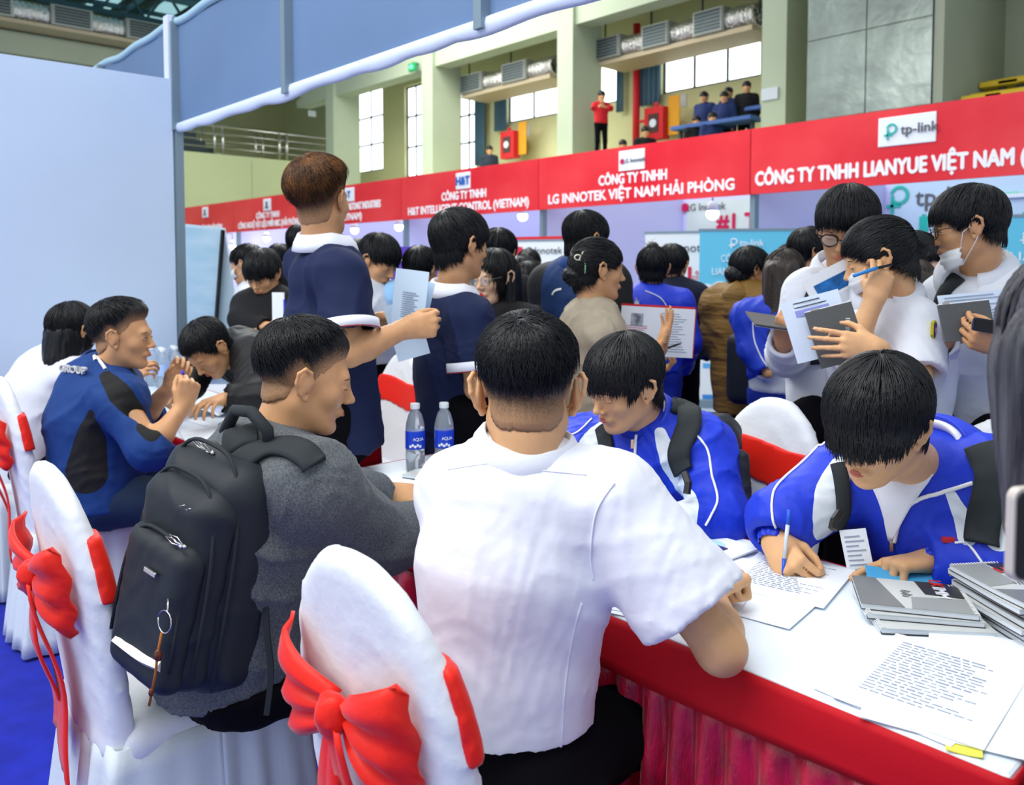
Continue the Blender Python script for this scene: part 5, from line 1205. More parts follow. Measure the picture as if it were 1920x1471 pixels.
def sheet_at(name, label, cat, C, f, up, w, h, m, th=.003, bend=0, group=None, extra=None, parent=None):
    """flat item facing f with its top towards up"""
    f = nrm(f); x = nrm(np.cross(up, f)); y = np.cross(f, x); P = []
    for i in range(9):
        a = i/8*2-1; P.append([A3(*C)+x*a*w/2+y*b*h/2+f*(bend*a*a) for b in (-1, -.5, 0, .5, 1)])
    v, fc = sheet(np.array(P), th)
    if parent is None:
        t = thing(name, label, cat, tuple(C), group); b = MB(); b.add(v, fc); b.build('sheet', m, t)
    else: t = parent; b = MB(); b.add(v, fc); b.build(name, m, t)
    if extra: extra(t, A3(*C), x, y, f)
    return t
def lines(n, w, h, m=None, x0=0, y0=0, dz=.003, lw=.0012, seed=1, nm='printed_text'):
    def g(t, C, x, y, f):
        b = MB(); rr = np.random.default_rng(seed)
        for k in range(n):
            L = w*(.6+.4*rr.random()); b.obox(C+x*(x0-w/2+L/2)+y*(y0+h/2-h*k/max(n-1, 1))+f*dz, x, y, f, L/2, lw, .0003)
        b.build(nm, m or M_ink, t)['kind'] = 'stuff'
    return g
def patch(nm, x0, y0, w, h, m, dz=.003):
    def g(t, C, x, y, f): b = MB(); b.obox(C+x*x0+y*y0+f*dz, x, y, f, w/2, h/2, .0004); b.build(nm, m, t)
    return g
def multi(*gs):
    def g(*a):
        for q in gs: q(*a)
    return g

def lines_zone(panels):
    def zone(V, Q):
        """second colour: everything within a given reach of these lines on the cloth"""
        bv = BVHTree.FromPolygons([tuple(v) for v in V], [tuple(int(i) for i in q) for q in Q]); best = -np.ones(len(V))
        for pts, r_ in panels:
            Pn = []
            for p in dense(pts, 14):
                v = Vector(p)-Vector(CAMP); q, n, i, d = bv.ray_cast(Vector(CAMP), v.normalized())
                if q is None: q, n, i, d = bv.find_nearest(Vector(p))
                Pn.append(np.array(q))
            for k in range(len(Pn)-1):
                a_, b_ = Pn[k], Pn[k+1]; ab = b_-a_; tt = np.clip(((V-a_)@ab)/(ab@ab+1e-9), 0, 1); rr_ = np.interp((k+tt)/13, np.linspace(0, 1, len(r_)), r_); best = np.maximum(best, rr_-np.linalg.norm(V-a_-tt[:, None]*ab, axis=1))
        return best
    return zone
# ================================================================== FOREGROUND PEOPLE
M_wshirt = mat('white_shirt_cloth', (.80, .83, .93), .7, bump=.25, bscale=9, bdist=.02, sheen=.1)
M_navy = mat('navy_polo_cloth', (.0065, .014, .060), .8, bump=.3, bscale=500, bdist=.001)
M_grey = mat('grey_marl_sweater', (.135, .15, .165), .95, bump=.5, bscale=420, var=.5, vscale=260, bdist=.002, sheen=.1)
M_blk = mat('black_cloth', (.004, .004, .006), .95, bump=.2, bscale=300, spec=.08)
M_jb = mat('royal_blue_nylon', (.010, .040, .58), .5, bump=.3, bscale=14, bdist=.012, spec=.4)
M_jw = mat('white_nylon', (.72, .80, .88), .55, bump=.3, bscale=14, bdist=.012)
M_two = two_tone('blue_white_nylon', (.010, .040, .58), (.72, .80, .88))
M_pipe = mat('white_piping', (.85, .88, .92), .5)
M_strap = mat('charcoal_strap', (.022, .028, .032), .8, bump=.3, bscale=500)
M_bag = mat('dark_blue_black_nylon', (.016, .021, .028), .55, bump=.35, bscale=600, bdist=.001)
M_steelb = mat('bright_metal', (.75, .72, .68), .2, 1.0)
def Wp(px, py, d): return W(px, py, d)

# ---- the man in the white shirt, from behind
J = seated(Wp(938, 1395, 1.47), Wp(985, 858, 1.44), Wp(852, 925, 1.53), Wp(1150, 940, 1.385), 8, kneeaz=42)
J['el_r'] = onZ(1352, 1216, .80); J['wr_r'] = onZ(1328, 1104, .815)+A3(0, .0, 0); J['el_l'] = A3(-1.30, 1.27, .81); J['wr_l'] = A3(-1.12, 1.42, .79)
t = person('man in a white short-sleeved shirt seated with his back to the camera', J)
hd = Head(Wp(989, 738, 1.45), headframe(2, 12, 0), 1.03)
hr = hand(J['wr_r'], A3(-.05, 1, .05)+RT*.1, -UPZ+RT*.2, 1, 'fist', 1.0); hl = hand(J['wr_l'], A3(.6, .8, 0), -UPZ, -1, 'relaxed')
body(t, J, hd, skin(0), [('r', hr), ('l', hl)], 'rl', hh=.003, ha=.004)
hair(hd, t, 'short', top=.022, side=.004, back=.009, fade=True, pole=(-.1, -.60, .80), strands=5200, sr=.0008, seed=3, clump=.0028, nphi=320, nth=44)
fo = [folds(.007, 5.0, 21), folds(.0018, 10, 8)]
hem = A3(0, 0, .612)
sh = sdf_obj('shirt', torso(J, g=.018, w=.97, hem=hem, deep=1.12)+[cap(J['pelvis']-UPZ*.05, J['waist'], .175, .155, flat=J['F'], fs=1.3, k=.05)][:0]+arm(J, 'r', g=.016, short=.74, r=(.068, .078, 0, 0))+arm(J, 'l', g=.014, short=.8)+fo, .007, M_wshirt, t)
collar(t, J, hd, M_wshirt, r=.062, h=.040, wide=.082, drop=.050, open_=10, k=1.0)
# seams
a, b_ = J['sh_r'], J['el_r']
piping(sh, [Wp(1152, 905, 1.3), Wp(1118, 960, 1.3), Wp(1108, 1040, 1.3), Wp(1112, 1085, 1.3)], M_wshirt, .0016, name='armhole_seam')
piping(sh, [Wp(1090, 1130, 1.35), Wp(1072, 1200, 1.35), Wp(1058, 1300, 1.35), Wp(1052, 1420, 1.35)], M_wshirt, .0016, name='side_seam')
piping(sh, [Wp(840, 880, 1.35), Wp(930, 868, 1.3), Wp(1000, 880, 1.3), Wp(1100, 890, 1.3)], M_wshirt, .0010, name='yoke_seam')
trousers(t, J, M_blk, 1.02, h=.011, top=(A3(0, 0, .63), UPZ))

# ---- the young man in the grey sweater, with backpack
sh_r = Wp(588, 918, 1.615); sh_l = Wp(462, 862, 1.885)
J = seated(Wp(430, 1232, 1.75), Wp(505, 838, 1.75), sh_l, sh_r, 50, kneeaz=55)
J['el_r'] = Wp(722, 1012, 1.80); J['wr_r'] = Wp(850, 965, 1.98); J['el_l'] = Wp(600, 922, 2.10); J['wr_l'] = Wp(722, 922, 2.30)
t = person('young man in a grey sweater with a black backpack, in profile', J)
hd = Head(Wp(575, 712, 1.77), headframe(74, 12, 0), .96)
hl = hand(J['wr_l'], RT*.9+FW*.2-UPZ*.15, -UPZ*.6+FW*.3-RT*.1, -1, 'hold'); hr = hand(J['wr_r'], RT*.5+FW, -UPZ, 1, 'relaxed')
bd = body(t, J, hd, skin(1), [('r', hr), ('l', hl)], '', hh=.003, ha=.004)
hd.face(bd, 'down')
hair(hd, t, [(0, .060), (25, .058), (45, .050), (60, .030), (76, .000), (92, .024), (104, .012), (118, -.035), (150, -.058), (180, -.064)], top=.026, side=.006, back=.012, front=.012, fade=True, pole=(-.1, -.5, .85), strands=4200, sr=.0008, seed=5, clump=.0035, nphi=300, nth=42)
hem = Wp(430, 1262, 1.70)
gs = sdf_obj('sweater', torso(J, g=.030, w=1.06, hem=hem-UPZ*.0, hemd=-UPZ*.95+J['F']*.25, deep=1.15)+arm(J, 'r', g=.018, r=(.066, .058, .05, .040), to=.9)+arm(J, 'l', g=.014, r=(.062, .052, .048, .038), to=.93)+[folds(.009, 6, 31), folds(.004, 14, 18)], .007, M_grey, t)
collar(t, J, hd, M_grey, r=.060, h=.020, wide=.072, drop=.028, open_=3, tip=0, name='neckband')
sdf_obj('hem_band', [('g', torso(J, g=.024, w=1.05, deep=1.15), 0, 'u'), plane(hem+UPZ*.045, UPZ*.95-J['F']*.25, .002), plane(hem-UPZ*.012, -UPZ*.95+J['F']*.25, .004)], .009, M_grey, gs)
trousers(t, J, M_blk, 1.08, h=.011, top=(hem+UPZ*.004, UPZ*.95-J['F']*.25))
# his backpack
sp = nrm(J['neck']-J['pelvis']); Bf = -az(36); Bf = nrm(Bf-sp*np.dot(Bf, sp)); Bx = nrm(np.cross(Bf, sp)); Rb = np.array([Bx, Bf, sp])   # rows: right, out, up
bc = Wp(392, 1045, 1.63)
class Fr:
    def __init__(s, C, Rm): s.C = C; s.R = Rm
    def w(s, *p): return s.C+np.array(p)@s.R
fb = Fr(bc, Rb)
def rbox(fr, c, hx, hy, hz, r):
    hz *= .93; hx *= .90
    C_ = fr.w(*c).astype(np.float32); Rm_ = fr.R.astype(np.float32)
    def f(P):
        q = np.abs((P-C_)@Rm_.T)-np.array([hx-r, hy-r, hz-r], np.float32); return (np.sqrt((np.maximum(q, 0)**2).sum(1))+np.minimum(q.max(1), 0)-r).astype(np.float32)
    return f
bag = thing('backpack', 'black backpack with chrome zip pulls, worn by the man in grey', 'backpack', tuple(bc))
lo, hi = bc-.42, bc+.42
V, Q = nets([('f', rbox(fb, (0, -.02, -.01), .155, .095, .250, .07), 0, 'u'), folds(.006, 7, 44)], .007, lo=lo, hi=hi); main = link('main_compartment', mesh(V, Q, M_bag, True), bag)
V, Q = nets([('f', rbox(fb, (0, .055, -.025), .135, .055, .215, .055), 0, 'u'), folds(.004, 9, 45)], .006, lo=lo, hi=hi); mid = link('middle_compartment', mesh(V, Q, M_bag, True), bag)
V, Q = nets([('f', rbox(fb, (-.005, .100, -.075), .115, .035, .155, .034), 0, 'u'), folds(.004, 9, 46)], .006, lo=lo, hi=hi); fpk = link('front_pocket', mesh(V, Q, M_bag, True), bag)
V, Q = nets([('f', rbox(fb, (.150, -.02, -.14), .030, .07, .11, .028), 0, 'u'), folds(.004, 9, 47)], .007, lo=lo, hi=hi); link('side_pocket', mesh(V, Q, M_bag, True), bag)
def arch(hx, z0, z1, y, n=30):
    P = []
    for i in range(n+1):
        a = math.pi*i/n; P.append((.9*hx*math.copysign(abs(math.cos(a))**.6, math.cos(a)), y, z0+(z1-z0)*math.sin(a)**.55))
    return P
for hx, z0, z1, y, r_ in ((.150, -.20, .238, .045, .0042), (.138, -.18, .186, .085, .004), (.112, -.16, .074, .120, .0038), (.143, -.2, .2, .012, .003)):
    b = MB(); b.tube([fb.w(*p) for p in arch(hx, z0, z1, y)], r_, 6); b.build('zip_piping', M_strap, bag, smooth=True)
def pull(p, d, L=.035):
    b = MB(); q = fb.w(*p); dd = nrm(np.array(d)@Rb); s = nrm(np.cross(dd, Rb[1])); b.tube([q, q+dd*L*.5+s*.005, q+dd*L, q+dd*L*.5-s*.005, q], .0014, 5); b.tube([q, q-dd*.008], .004, 6); b.build('zip_pull', M_steelb, bag, smooth=True)
pull((.01, .034, .218), (.9, .25, .3), .045); pull((.024, .034, .216), (.9, .25, .3), .045); pull((-.07, .105, .130), (.9, .3, .1), .02); pull((-.05, .105, .130), (.9, .3, .1), .02); pull((-.085, .128, .078), (.95, .1, .2), .04); pull((-.075, .128, .074), (.95, .1, .1), .04)
b = MB(); b.tube([fb.w(*p) for p in ((-.06, -.05, .235), (-.065, -.03, .28), (-.02, -.02, .305), (.03, -.02, .295), (.075, -.04, .235))], .013, 8); b.build('grab_handle', M_strap, bag, smooth=True)
b = MB(); b.tube([fb.w(*p) for p in dense([(-.088, .130, -.150), (-.03, .133, -.158), (.06, .131, -.162)], 12)], .0105, 4); b.v = [tuple(v) for v in b.v]; b.build('reflective_strip', mat('reflective_tape', (.75, .75, .70), .3, .3, bump=.3, bscale=90), bag, smooth=False)
b = MB(); b.obox(fb.w(-.02, .140, .005), Rb[0], Rb[1], Rb[2], .019, .003, .005); b.build('badge', M_steelb, bag, bevel=.002)
b = MB(); b.tube([fb.w(-.085, .138, -.02), fb.w(-.10, .146, -.035)], .002, 5); b.tube([fb.w(-.10+.020*math.cos(a), .148, -.055+.020*math.sin(a)) for a in np.linspace(0, 2*math.pi, 16)], .0013, 5); kr = b.build('key_ring', M_steelb, bag, smooth=True)
b = MB(); b.tube([fb.w(-.10, .150, -.075), fb.w(-.102, .152, -.11), fb.w(-.104, .150, -.15), fb.w(-.103, .150, -.21)], .0026, 6); b.build('braided_cord', mat('orange_cord', (.35, .11, .02), .7), kr, smooth=True)
for z, r_ in ((-.115, .0075), (-.185, .005)):
    b = MB(); b.ell(fb.w(-.103, .151, z), r_, r_, r_*1.6, 8); b.build('bead', mat('amber_bead', (.12, .03, .01), .2), kr, smooth=True)
ribbon(gs, [Wp(440, 880, 1.7), Wp(470, 856, 1.68), Wp(505, 842, 1.66), Wp(540, 840, 1.63), Wp(570, 852, 1.6), Wp(588, 872, 1.6)], .052, .010, M_strap, par=bag, name='shoulder_strap')
ribbon(gs, [Wp(425, 835, 1.85), Wp(455, 822, 1.85), Wp(485, 815, 1.9)], .055, .010, M_strap, par=bag, name='shoulder_strap')
b = MB(); b.bar(Wp(455, 1150, 1.60), Wp(552, 1040, 1.66), .026, .004, up=Bf); b.build('lower_strap', M_strap, bag)
b = MB(); b.tube(dense([Wp(497, 1085, 1.60), Wp(500, 1180, 1.575), Wp(508, 1260, 1.57), Wp(500, 1338, 1.57)], 14), .0075, 4); b.build('loose_strap_end', M_strap, bag)
b = MB(); b.obox(Wp(510, 1078, 1.60), RT, FW, UPZ, .012, .008, .014); b.build('buckle', M_black, bag, bevel=.002)

# ---- student jackets
def student(label, J, hd, hands, fring, seed, arms='', bagm=True, wrap=None, zipdown=1.0, openj=False, hh=.003, hz=.007, skn=0, panels=()):
    t = person(label, J); bd = body(t, J, hd, skin(skn), hands, arms, hh=hh, ha=.004); hd.face(bd, 'down')
    hair(hd, t, **fring)
    F = J['F']; Rr = J['R']; sp = nrm(J['neck']-J['pelvis'])
    zone = lines_zone(panels)
    jk = sdf_obj('jacket', torso(J, g=.028, w=1.04, deep=1.12, hem=J['pelvis']-UPZ*.02)+arm(J, 'r', g=.020, r=(.066, .056, .052, .036))+arm(J, 'l', g=.020, r=(.066, .056, .052, .036))+[folds(.008, 6.5, seed), folds(.004, 14, seed+4)], hz, [M_two], t, zonef=zone)
    for sd in 'rl':     # elastic cuffs
        d = nrm(J['wr_'+sd]-J['el_'+sd]); b = MB(); n = 26; u = nrm(np.cross(d, UPZ)); w_ = np.cross(d, u); P = []
        for i in range(9): P.append([J['wr_'+sd]+d*(-.035+.006*i)+(u*math.cos(a)+w_*math.sin(a))*(.036+.0018*math.sin(a*13))*(1 if i < 8 else .85) for a in np.linspace(0, 2*math.pi, 78, endpoint=False)])
        b.grid(P, closed_u=True); b.build('cuff', M_jb, jk, smooth=True)
    trousers(t, J, mat('navy_trousers', (.01, .015, .05), .8), 1.0, h=.02)
    return t, bd, jk
# student with the chest badge
J = seated(A3(-1.37, 2.02, .56), Wp(1212, 800, 2.27), Wp(1318, 845, 2.18), Wp(1098, 838, 2.38), -148, kneeaz=-150)
J['el_l'] = Wp(1352, 975, 2.06); J['wr_l'] = Wp(1255, 992, 1.98); J['el_r'] = Wp(1010, 905, 2.15); J['wr_r'] = Wp(1080, 985, 1.95)
hd = Head(Wp(1170, 722, 2.19), headframe(-122, 20, -6), 1.0)
hl = hand(J['wr_l'], -RT-FW*.1, -UPZ, -1, 'relaxed'); hr = hand(J['wr_r'], RT*.4-FW*.6, -UPZ, 1, 'relaxed')
t, bd, jk = student('seated student in blue and white jacket with round chest badge, reading', J, hd, [('l', hl), ('r', hr)], dict(line=[(0, .034), (12, .026), (24, .036), (36, .024), (50, .028), (62, .004), (74, .004), (84, .024), (96, .036), (108, -.0), (124, -.045), (180, -.064)], top=.030, side=.020, back=.020, front=.010, pole=(.05, -.35, .93), strands=3200, sr=.0012, seed=11, clump=.004, ext=5, nphi=300), 51, panels=[([Wp(1238, 812, 2.1), Wp(1258, 870, 2.1), Wp(1282, 930, 2.1), Wp(1292, 985, 2.1)], (.016, .028, .034, .022)), ([Wp(1128, 800, 2.2), Wp(1108, 840, 2.2), Wp(1128, 875, 2.2)], (.022, .036, .03))])
collar(t, J, hd, M_wshirt, r=.058, h=.040, wide=.066, drop=.02, open_=18, tip=.0, name='shirt_collar')
collar(jk, J, hd, M_jb, r=.068, h=.050, wide=.086, drop=.052, open_=8, tip=.012, name='jacket_collar', th=.006)
piping(jk, [Wp(1193, 815, 2.1), Wp(1190, 860, 2.05), Wp(1180, 905, 2.0), Wp(1160, 960, 1.95)], M_pipe, .0040, name='zip_cover')
b = MB(); q = snap(jk, [Wp(1187, 832, 2.1)], .006)[0]; b.obox(q, RT, FW, UPZ, .004, .002, .012); b.build('zip_pull', M_steelb, jk)
piping(jk, [Wp(1298, 808, 2.1), Wp(1325, 840, 2.0), Wp(1335, 890, 2.0), Wp(1345, 935, 2.0), Wp(1335, 962, 1.95), Wp(1322, 985, 1.9)], M_pipe, .0032)
piping(jk, [Wp(1048, 820, 2.2), Wp(1080, 812, 2.2), Wp(1110, 785, 2.3)], M_pipe, .0028)
piping(jk, [Wp(1218, 820, 2.1), Wp(1240, 905, 2.0), Wp(1262, 975, 1.95)], M_jb, .0015, name='panel_seam')
q = snap(jk, [Wp(1240, 925, 1.95)], .002)[0]; n_ = -FW*.9+UPZ*.15-RT*.1; b = MB(); b.lathe(tuple(q), [(.019, -.004), (.019, .002)], 24, axis=n_); bdg = b.build('round_badge', M_pipe, jk)
b = MB(); b.lathe(tuple(q+nrm(n_)*.0025), [(.014, -.001), (.014, .001)], 20, axis=n_); b.build('badge_centre', mat('badge_pink', (.65, .30, .30), .6), bdg)
for k in range(9):
    a = k/9*2*math.pi*.7+1.4; ux_ = nrm(np.cross(UPZ, n_)); uy_ = np.cross(nrm(n_), ux_); b = MB(); b.obox(q+nrm(n_)*.003+(ux_*math.cos(a)+uy_*math.sin(a))*.0165, ux_, uy_, nrm(n_), .0018, .0018, .0006); b.build('badge_mark', M_jb, bdg)
sbag = thing('backpack', 'black backpack on the seated student with the chest badge', 'backpack', (-1.42, 2.1, .8))
ribbon(jk, [Wp(1262, 762, 2.4), Wp(1290, 768, 2.25), Wp(1292, 800, 2.1), Wp(1275, 850, 2.05), Wp(1285, 885, 2.0)], .060, .012, M_strap, par=sbag, name='shoulder_strap')
ribbon(jk, [Wp(1130, 800, 2.2), Wp(1135, 820, 2.15), Wp(1142, 850, 2.1)], .040, .010, M_strap, par=sbag, name='shoulder_strap')
b = MB(); b.tube([Wp(1284, 886, 2.02), Wp(1290, 905, 2.0), Wp(1287, 925, 1.99)], .010, 5); b.build('buckle', M_black, sbag)
fb2 = Fr(J['chest']-J['F']*.20-UPZ*.05, np.array([J['R'], J['F'], UPZ])); V, Q = nets([('f', rbox(fb2, (0, 0, 0), .15, .08, .21, .06), 0, 'u'), folds(.006, 8, 3)], .012, lo=fb2.C-.35, hi=fb2.C+.35); link('main_compartment', mesh(V, Q, M_bag, True), sbag)
V, Q = nets([ell(Wp(1398, 968, 2.1), (.035, .03, .05)), cap(Wp(1385, 860, 2.15), Wp(1398, 1000, 2.08), .028, .02), folds(.004, 18, 8)], .008); link('side_pocket', mesh(V, Q, M_bag, True), sbag)

# student writing with the pen
J = seated(A3(-.70, 2.12, .56), Wp(1742, 872, 1.80), Wp(1868, 905, 1.72), Wp(1588, 895, 1.90), -160, kneeaz=-160)
J['el_r'] = Wp(1462, 978, 1.86); J['wr_r'] = onZ(1452, 1012, .81); J['el_l'] = Wp(1905, 1062, 1.66); J['wr_l'] = onZ(1748, 1052, .80)
hd = Head(Wp(1645, 795, 1.66), headframe(-124, 26, -8), 1.0)
palm = -UPZ
hr = hand(J['wr_r'], -FW*.75-UPZ*.35+RT*.12, RT*.75-UPZ*.6, 1, 'pen', 1.0); hl = hand(J['wr_l'], -RT*.95-FW*.10-UPZ*.05, -UPZ-FW*.2, -1, 'point', 1.02)
t, bd, jk = student('student in blue and white jacket writing with a pen at the table', J, hd, [('r', hr), ('l', hl)], dict(line=[(0, .016), (15, .010), (28, .020), (42, .008), (56, .014), (68, -.002), (80, .018), (90, .030), (100, .032), (110, -.0), (126, -.04), (180, -.056)], top=.034, side=.024, back=.022, front=.014, pole=(.03, -.30, .95), strands=5200, sr=.0011, seed=12, clump=.004, ext=7, nphi=340, nth=44), 61, panels=[([Wp(1575, 872, 1.8), Wp(1560, 925, 1.8), Wp(1552, 985, 1.8)], (.022, .036, .040)), ([Wp(1782, 925, 1.7), Wp(1800, 960, 1.7), Wp(1815, 1005, 1.7)], (.010, .016, .02)), ([Wp(1885, 935, 1.7), Wp(1872, 1010, 1.7)], (.014, .024))])
collar(t, J, hd, M_wshirt, r=.062, h=.046, wide=.092, drop=.06, open_=30, tip=.035, name='shirt_collar')
# open jacket front: the white shirt shows in a wedge
F = J['F']; sp = nrm(J['neck']-J['pelvis'])
wed = snap(jk, [Wp(1690, 905, 1.6), Wp(1632, 900, 1.6), Wp(1668, 955, 1.55), Wp(1682, 1000, 1.55), Wp(1712, 935, 1.55)], .004)
def fan(name, pts, m, par, off=.004, th=.003):
    """patch of cloth lying on the jacket inside a screen-free outline given by world points"""
    P = []; a_ = dense(pts[0], 12); b__ = dense(pts[1], 12)
    for i in range(12): P.append([a_[i]+(b__[i]-a_[i])*u for u in np.linspace(0, 1, 9)])
    P = np.array(P); S = np.array(snap(jk, P.reshape(-1, 3), off)).reshape(P.shape); v, f = sheet(S, th); b = MB(); b.add(v, f); return b.build(name, m, par, smooth=True)
fan('shirt_front', ([Wp(1630, 885, 1.62), Wp(1648, 930, 1.6), Wp(1668, 1010, 1.58)], [Wp(1752, 890, 1.62), Wp(1715, 940, 1.6), Wp(1674, 1012, 1.58)]), M_wshirt, t, .006)
piping(jk, [Wp(1630, 896, 1.62), Wp(1650, 935, 1.6), Wp(1666, 985, 1.58), Wp(1672, 1015, 1.58)], M_pipe, .0045, name='jacket_edge')
piping(jk, [Wp(1825, 905, 1.7), Wp(1770, 922, 1.6), Wp(1715, 940, 1.58), Wp(1688, 975, 1.57), Wp(1678, 1015, 1.57)], M_pipe, .0045, name='jacket_edge')
jc = collar(jk, J, hd, M_jb, r=.078, h=.052, wide=.118, drop=.075, open_=34, tip=.035, name='jacket_collar', lift=.008)
piping(jk, [Wp(1548, 822, 1.9), Wp(1510, 862, 1.88), Wp(1462, 905, 1.82), Wp(1448, 935, 1.8), Wp(1450, 975, 1.75), Wp(1462, 1000, 1.72)], M_pipe, .0030)
b = MB(); b.tube(dense([Wp(1870, 898, 1.66), Wp(1895, 915, 1.64), Wp(1902, 935, 1.62)], 10), .003, 5); b.build('piping', M_pipe, jk, smooth=True)
b = MB(); q = snap(jk, [Wp(1673, 1020, 1.57)], .006)[0]; b.obox(q, RT, FW, UPZ, .004, .002, .012); b.build('zip_pull', M_steelb, jk)
piping(jk, [Wp(1790, 1018, 1.5), Wp(1815, 1020, 1.5), Wp(1842, 1055, 1.5)], M_pipe, .0028)
q = snap(jk, [Wp(1778, 1012, 1.5)], .001)[0]; b = MB(); b.obox(q, RT, FW, UPZ, .012, .006, .005); b.build('sleeve_tag', mat('red_tag', (.6, .03, .03), .5), jk, bevel=.001)
sb = thing('backpack', 'black backpack of the student writing with a pen', 'backpack', (-.68, 2.2, .8))
ribbon(jk, [Wp(1572, 870, 1.95), Wp(1578, 900, 1.85), Wp(1580, 950, 1.75), Wp(1572, 985, 1.7)], .030, .008, M_strap, par=sb, name='shoulder_strap')
ribbon(jk, [Wp(1840, 840, 1.95), Wp(1858, 880, 1.8), Wp(1852, 940, 1.7), Wp(1840, 1020, 1.62)], .062, .012, M_strap, par=sb, name='shoulder_strap')
fb3 = Fr(J['chest']-J['F']*.20-UPZ*.05, np.array([J['R'], J['F'], UPZ])); V, Q = nets([('f', rbox(fb3, (0, 0, 0), .15, .08, .21, .06), 0, 'u'), folds(.006, 8, 3)], .012, lo=fb3.C-.35, hi=fb3.C+.35); link('main_compartment', mesh(V, Q, M_bag, True), sb)
b = MB(); b.tube([Wp(1574, 962, 1.68), Wp(1566, 975, 1.66), Wp(1562, 992, 1.65)], .010, 5); b.build('buckle', M_black, sb)
# his pen
p1 = onZ(1467, 1080, .7585); p0 = Wp(1480, 955, np.dot(p1, FW)+.03)
t = thing('ballpoint_pen', 'white and blue ballpoint pen held by the writing student', 'pen', tuple(p1)); d = nrm(p0-p1)
b = MB(); b.tube([p1+d*.035, p0-d*.03], .0045, 8); b.build('barrel', mat('pen_white', (.6, .66, .72), .3), t, smooth=True)
b = MB(); b.tube([p1+d*.002, p1+d*.010, p1+d*.037], [.001, .003, .0048], 8); b.build('tip_section', mat('pen_blue', (.02, .10, .65), .3), t, smooth=True)
b = MB(); b.tube([p0-d*.032, p0], .0048, 8); b.build('end_cap', mat('pen_blue', (.02, .10, .65), .3), t, smooth=True)
# folded letter and blue card under his pointing hand
fz = onZ(1625, 1060, .80)
sheet_at('folded_letter', 'folded printed letter standing behind the pointing hand', 'paper', Wp(1608, 1040, 1.78), -FW-RT*.5+UPZ*.2, UPZ+RT*-.25, .055, .11, M_pap, extra=lines(9, .04, .08))
sheet_at('blue_card', 'bright cyan card under the pointing hand of the writing student', 'card', Wp(1700, 1082, 1.66)*A3(1, 1, 0)+A3(0, 0, .775), UPZ+FW*-.2, FW+RT*.3, .15, .09, mat('cyan_card', (.08, .42, .78), .5))

# ---- head and phone at the right edge, close to the camera
C = Wp(2038, 672, .95); J = stand(C+RT*.125+FW*.03, -58, sc=.88); t = person('person with long greying hair filming with a phone, at the right edge', J)
J['el_l'] = Wp(2230, 1230, .82); J['wr_l'] = Wp(2060, 1200, .78); J['wr_r'] = J['el_r']-UPZ*.2+J['F']*.03; hd = Head(C, headframe(8, 4, 0), 1.0, True)
hl = hand(J['wr_l'], UPZ*.95-RT*.06, -RT*.9+FW*.2, -1, 'hold', .92)
body(t, J, hd, skin(2), [('l', hl)], '', hh=.005, ha=.005, ears=False)
M_grh = mat('grey_streaked_hair', (.02, .021, .026), .5, bump=.9, bscale=120, bdist=.003, var=.9, vscale=20, stretch=(3, 3, .3), col2=(.10, .10, .12), spec=.25)
ho = hair(hd, t, 'long', top=.022, side=.022, back=.022, pole=(0, -.1, 1), m=M_grh, strands=2600, sr=.0013, seed=33, clump=.004)
longhair([cap(hd.w(.0, -.035, .01), hd.w(.0, -.045, -.17), .098, .080, k=.04), cap(hd.w(-.04, -.01, -.02), hd.w(-.06, -.02, -.19), .06, .035, k=.04), cap(hd.w(.04, -.01, -.02), hd.w(.06, -.02, -.19), .06, .035, k=.04)], ho, .006, M_grh)
sdf_obj('jacket', torso(J, g=.03)+arm(J, 'r', g=.02)+arm(J, 'l', g=.02)+[folds(.006, 7, 4)], .014, M_blk, t); trousers(t, J, M_blk)
pc = Wp(1952, 996, .75); t = thing('smartphone', 'black smartphone in a pale case held up at the right edge', 'phone', tuple(pc)); f = -FW*.9+RT*.25; x = nrm(np.cross(UPZ, f)); fr = Fr(pc, np.array([x, nrm(f), UPZ]))
V, Q = nets([('f', rbox(fr, (0, 0, 0), .038, .006, .045, .0055), 0, 'u')], .002, lo=pc-.07, hi=pc+.07)
def rslab(name, fr, hx, hy, hz, r, m, par):
    P = []
    for sx, sz, a0 in ((1, 1, 0), (-1, 1, 90), (-1, -1, 180), (1, -1, 270)):
        for q in range(7): a = R(a0+15*q); P.append((sx*(hx-r)+r*math.cos(a), sz*(hz-r)+r*math.sin(a)))
    n = len(P); vs = [fr.w(p[0], hy, p[1]) for p in P]+[fr.w(p[0], -hy, p[1]) for p in P]; fs = [tuple(range(n-1, -1, -1)), tuple(range(n, 2*n))]+[(i, (i+1) % n, (i+1) % n+n, i+n) for i in range(n)]
    b = MB(); b.add(vs, fs); return b.build(name, m, par)
fr2 = Fr(pc, fr.R); rslab('case', fr2, .0365, .0045, .043*1.0, .010, mat('phone_case', (.55, .50, .46), .3), t); fr3 = Fr(pc+nrm(f)*.0035, fr.R); rslab('back_panel', fr3, .0335, .0035, .040, .008, M_black, t)
for k in (0, 1):
    b = MB(); b.lathe(tuple(fr3.w(.02, .004, .025-.018*k)), [(.006, -.001), (.006, .002)], 14, axis=nrm(f)); b.build('camera_lens', mat('lens_glass', (.02, .03, .05), .05), t)
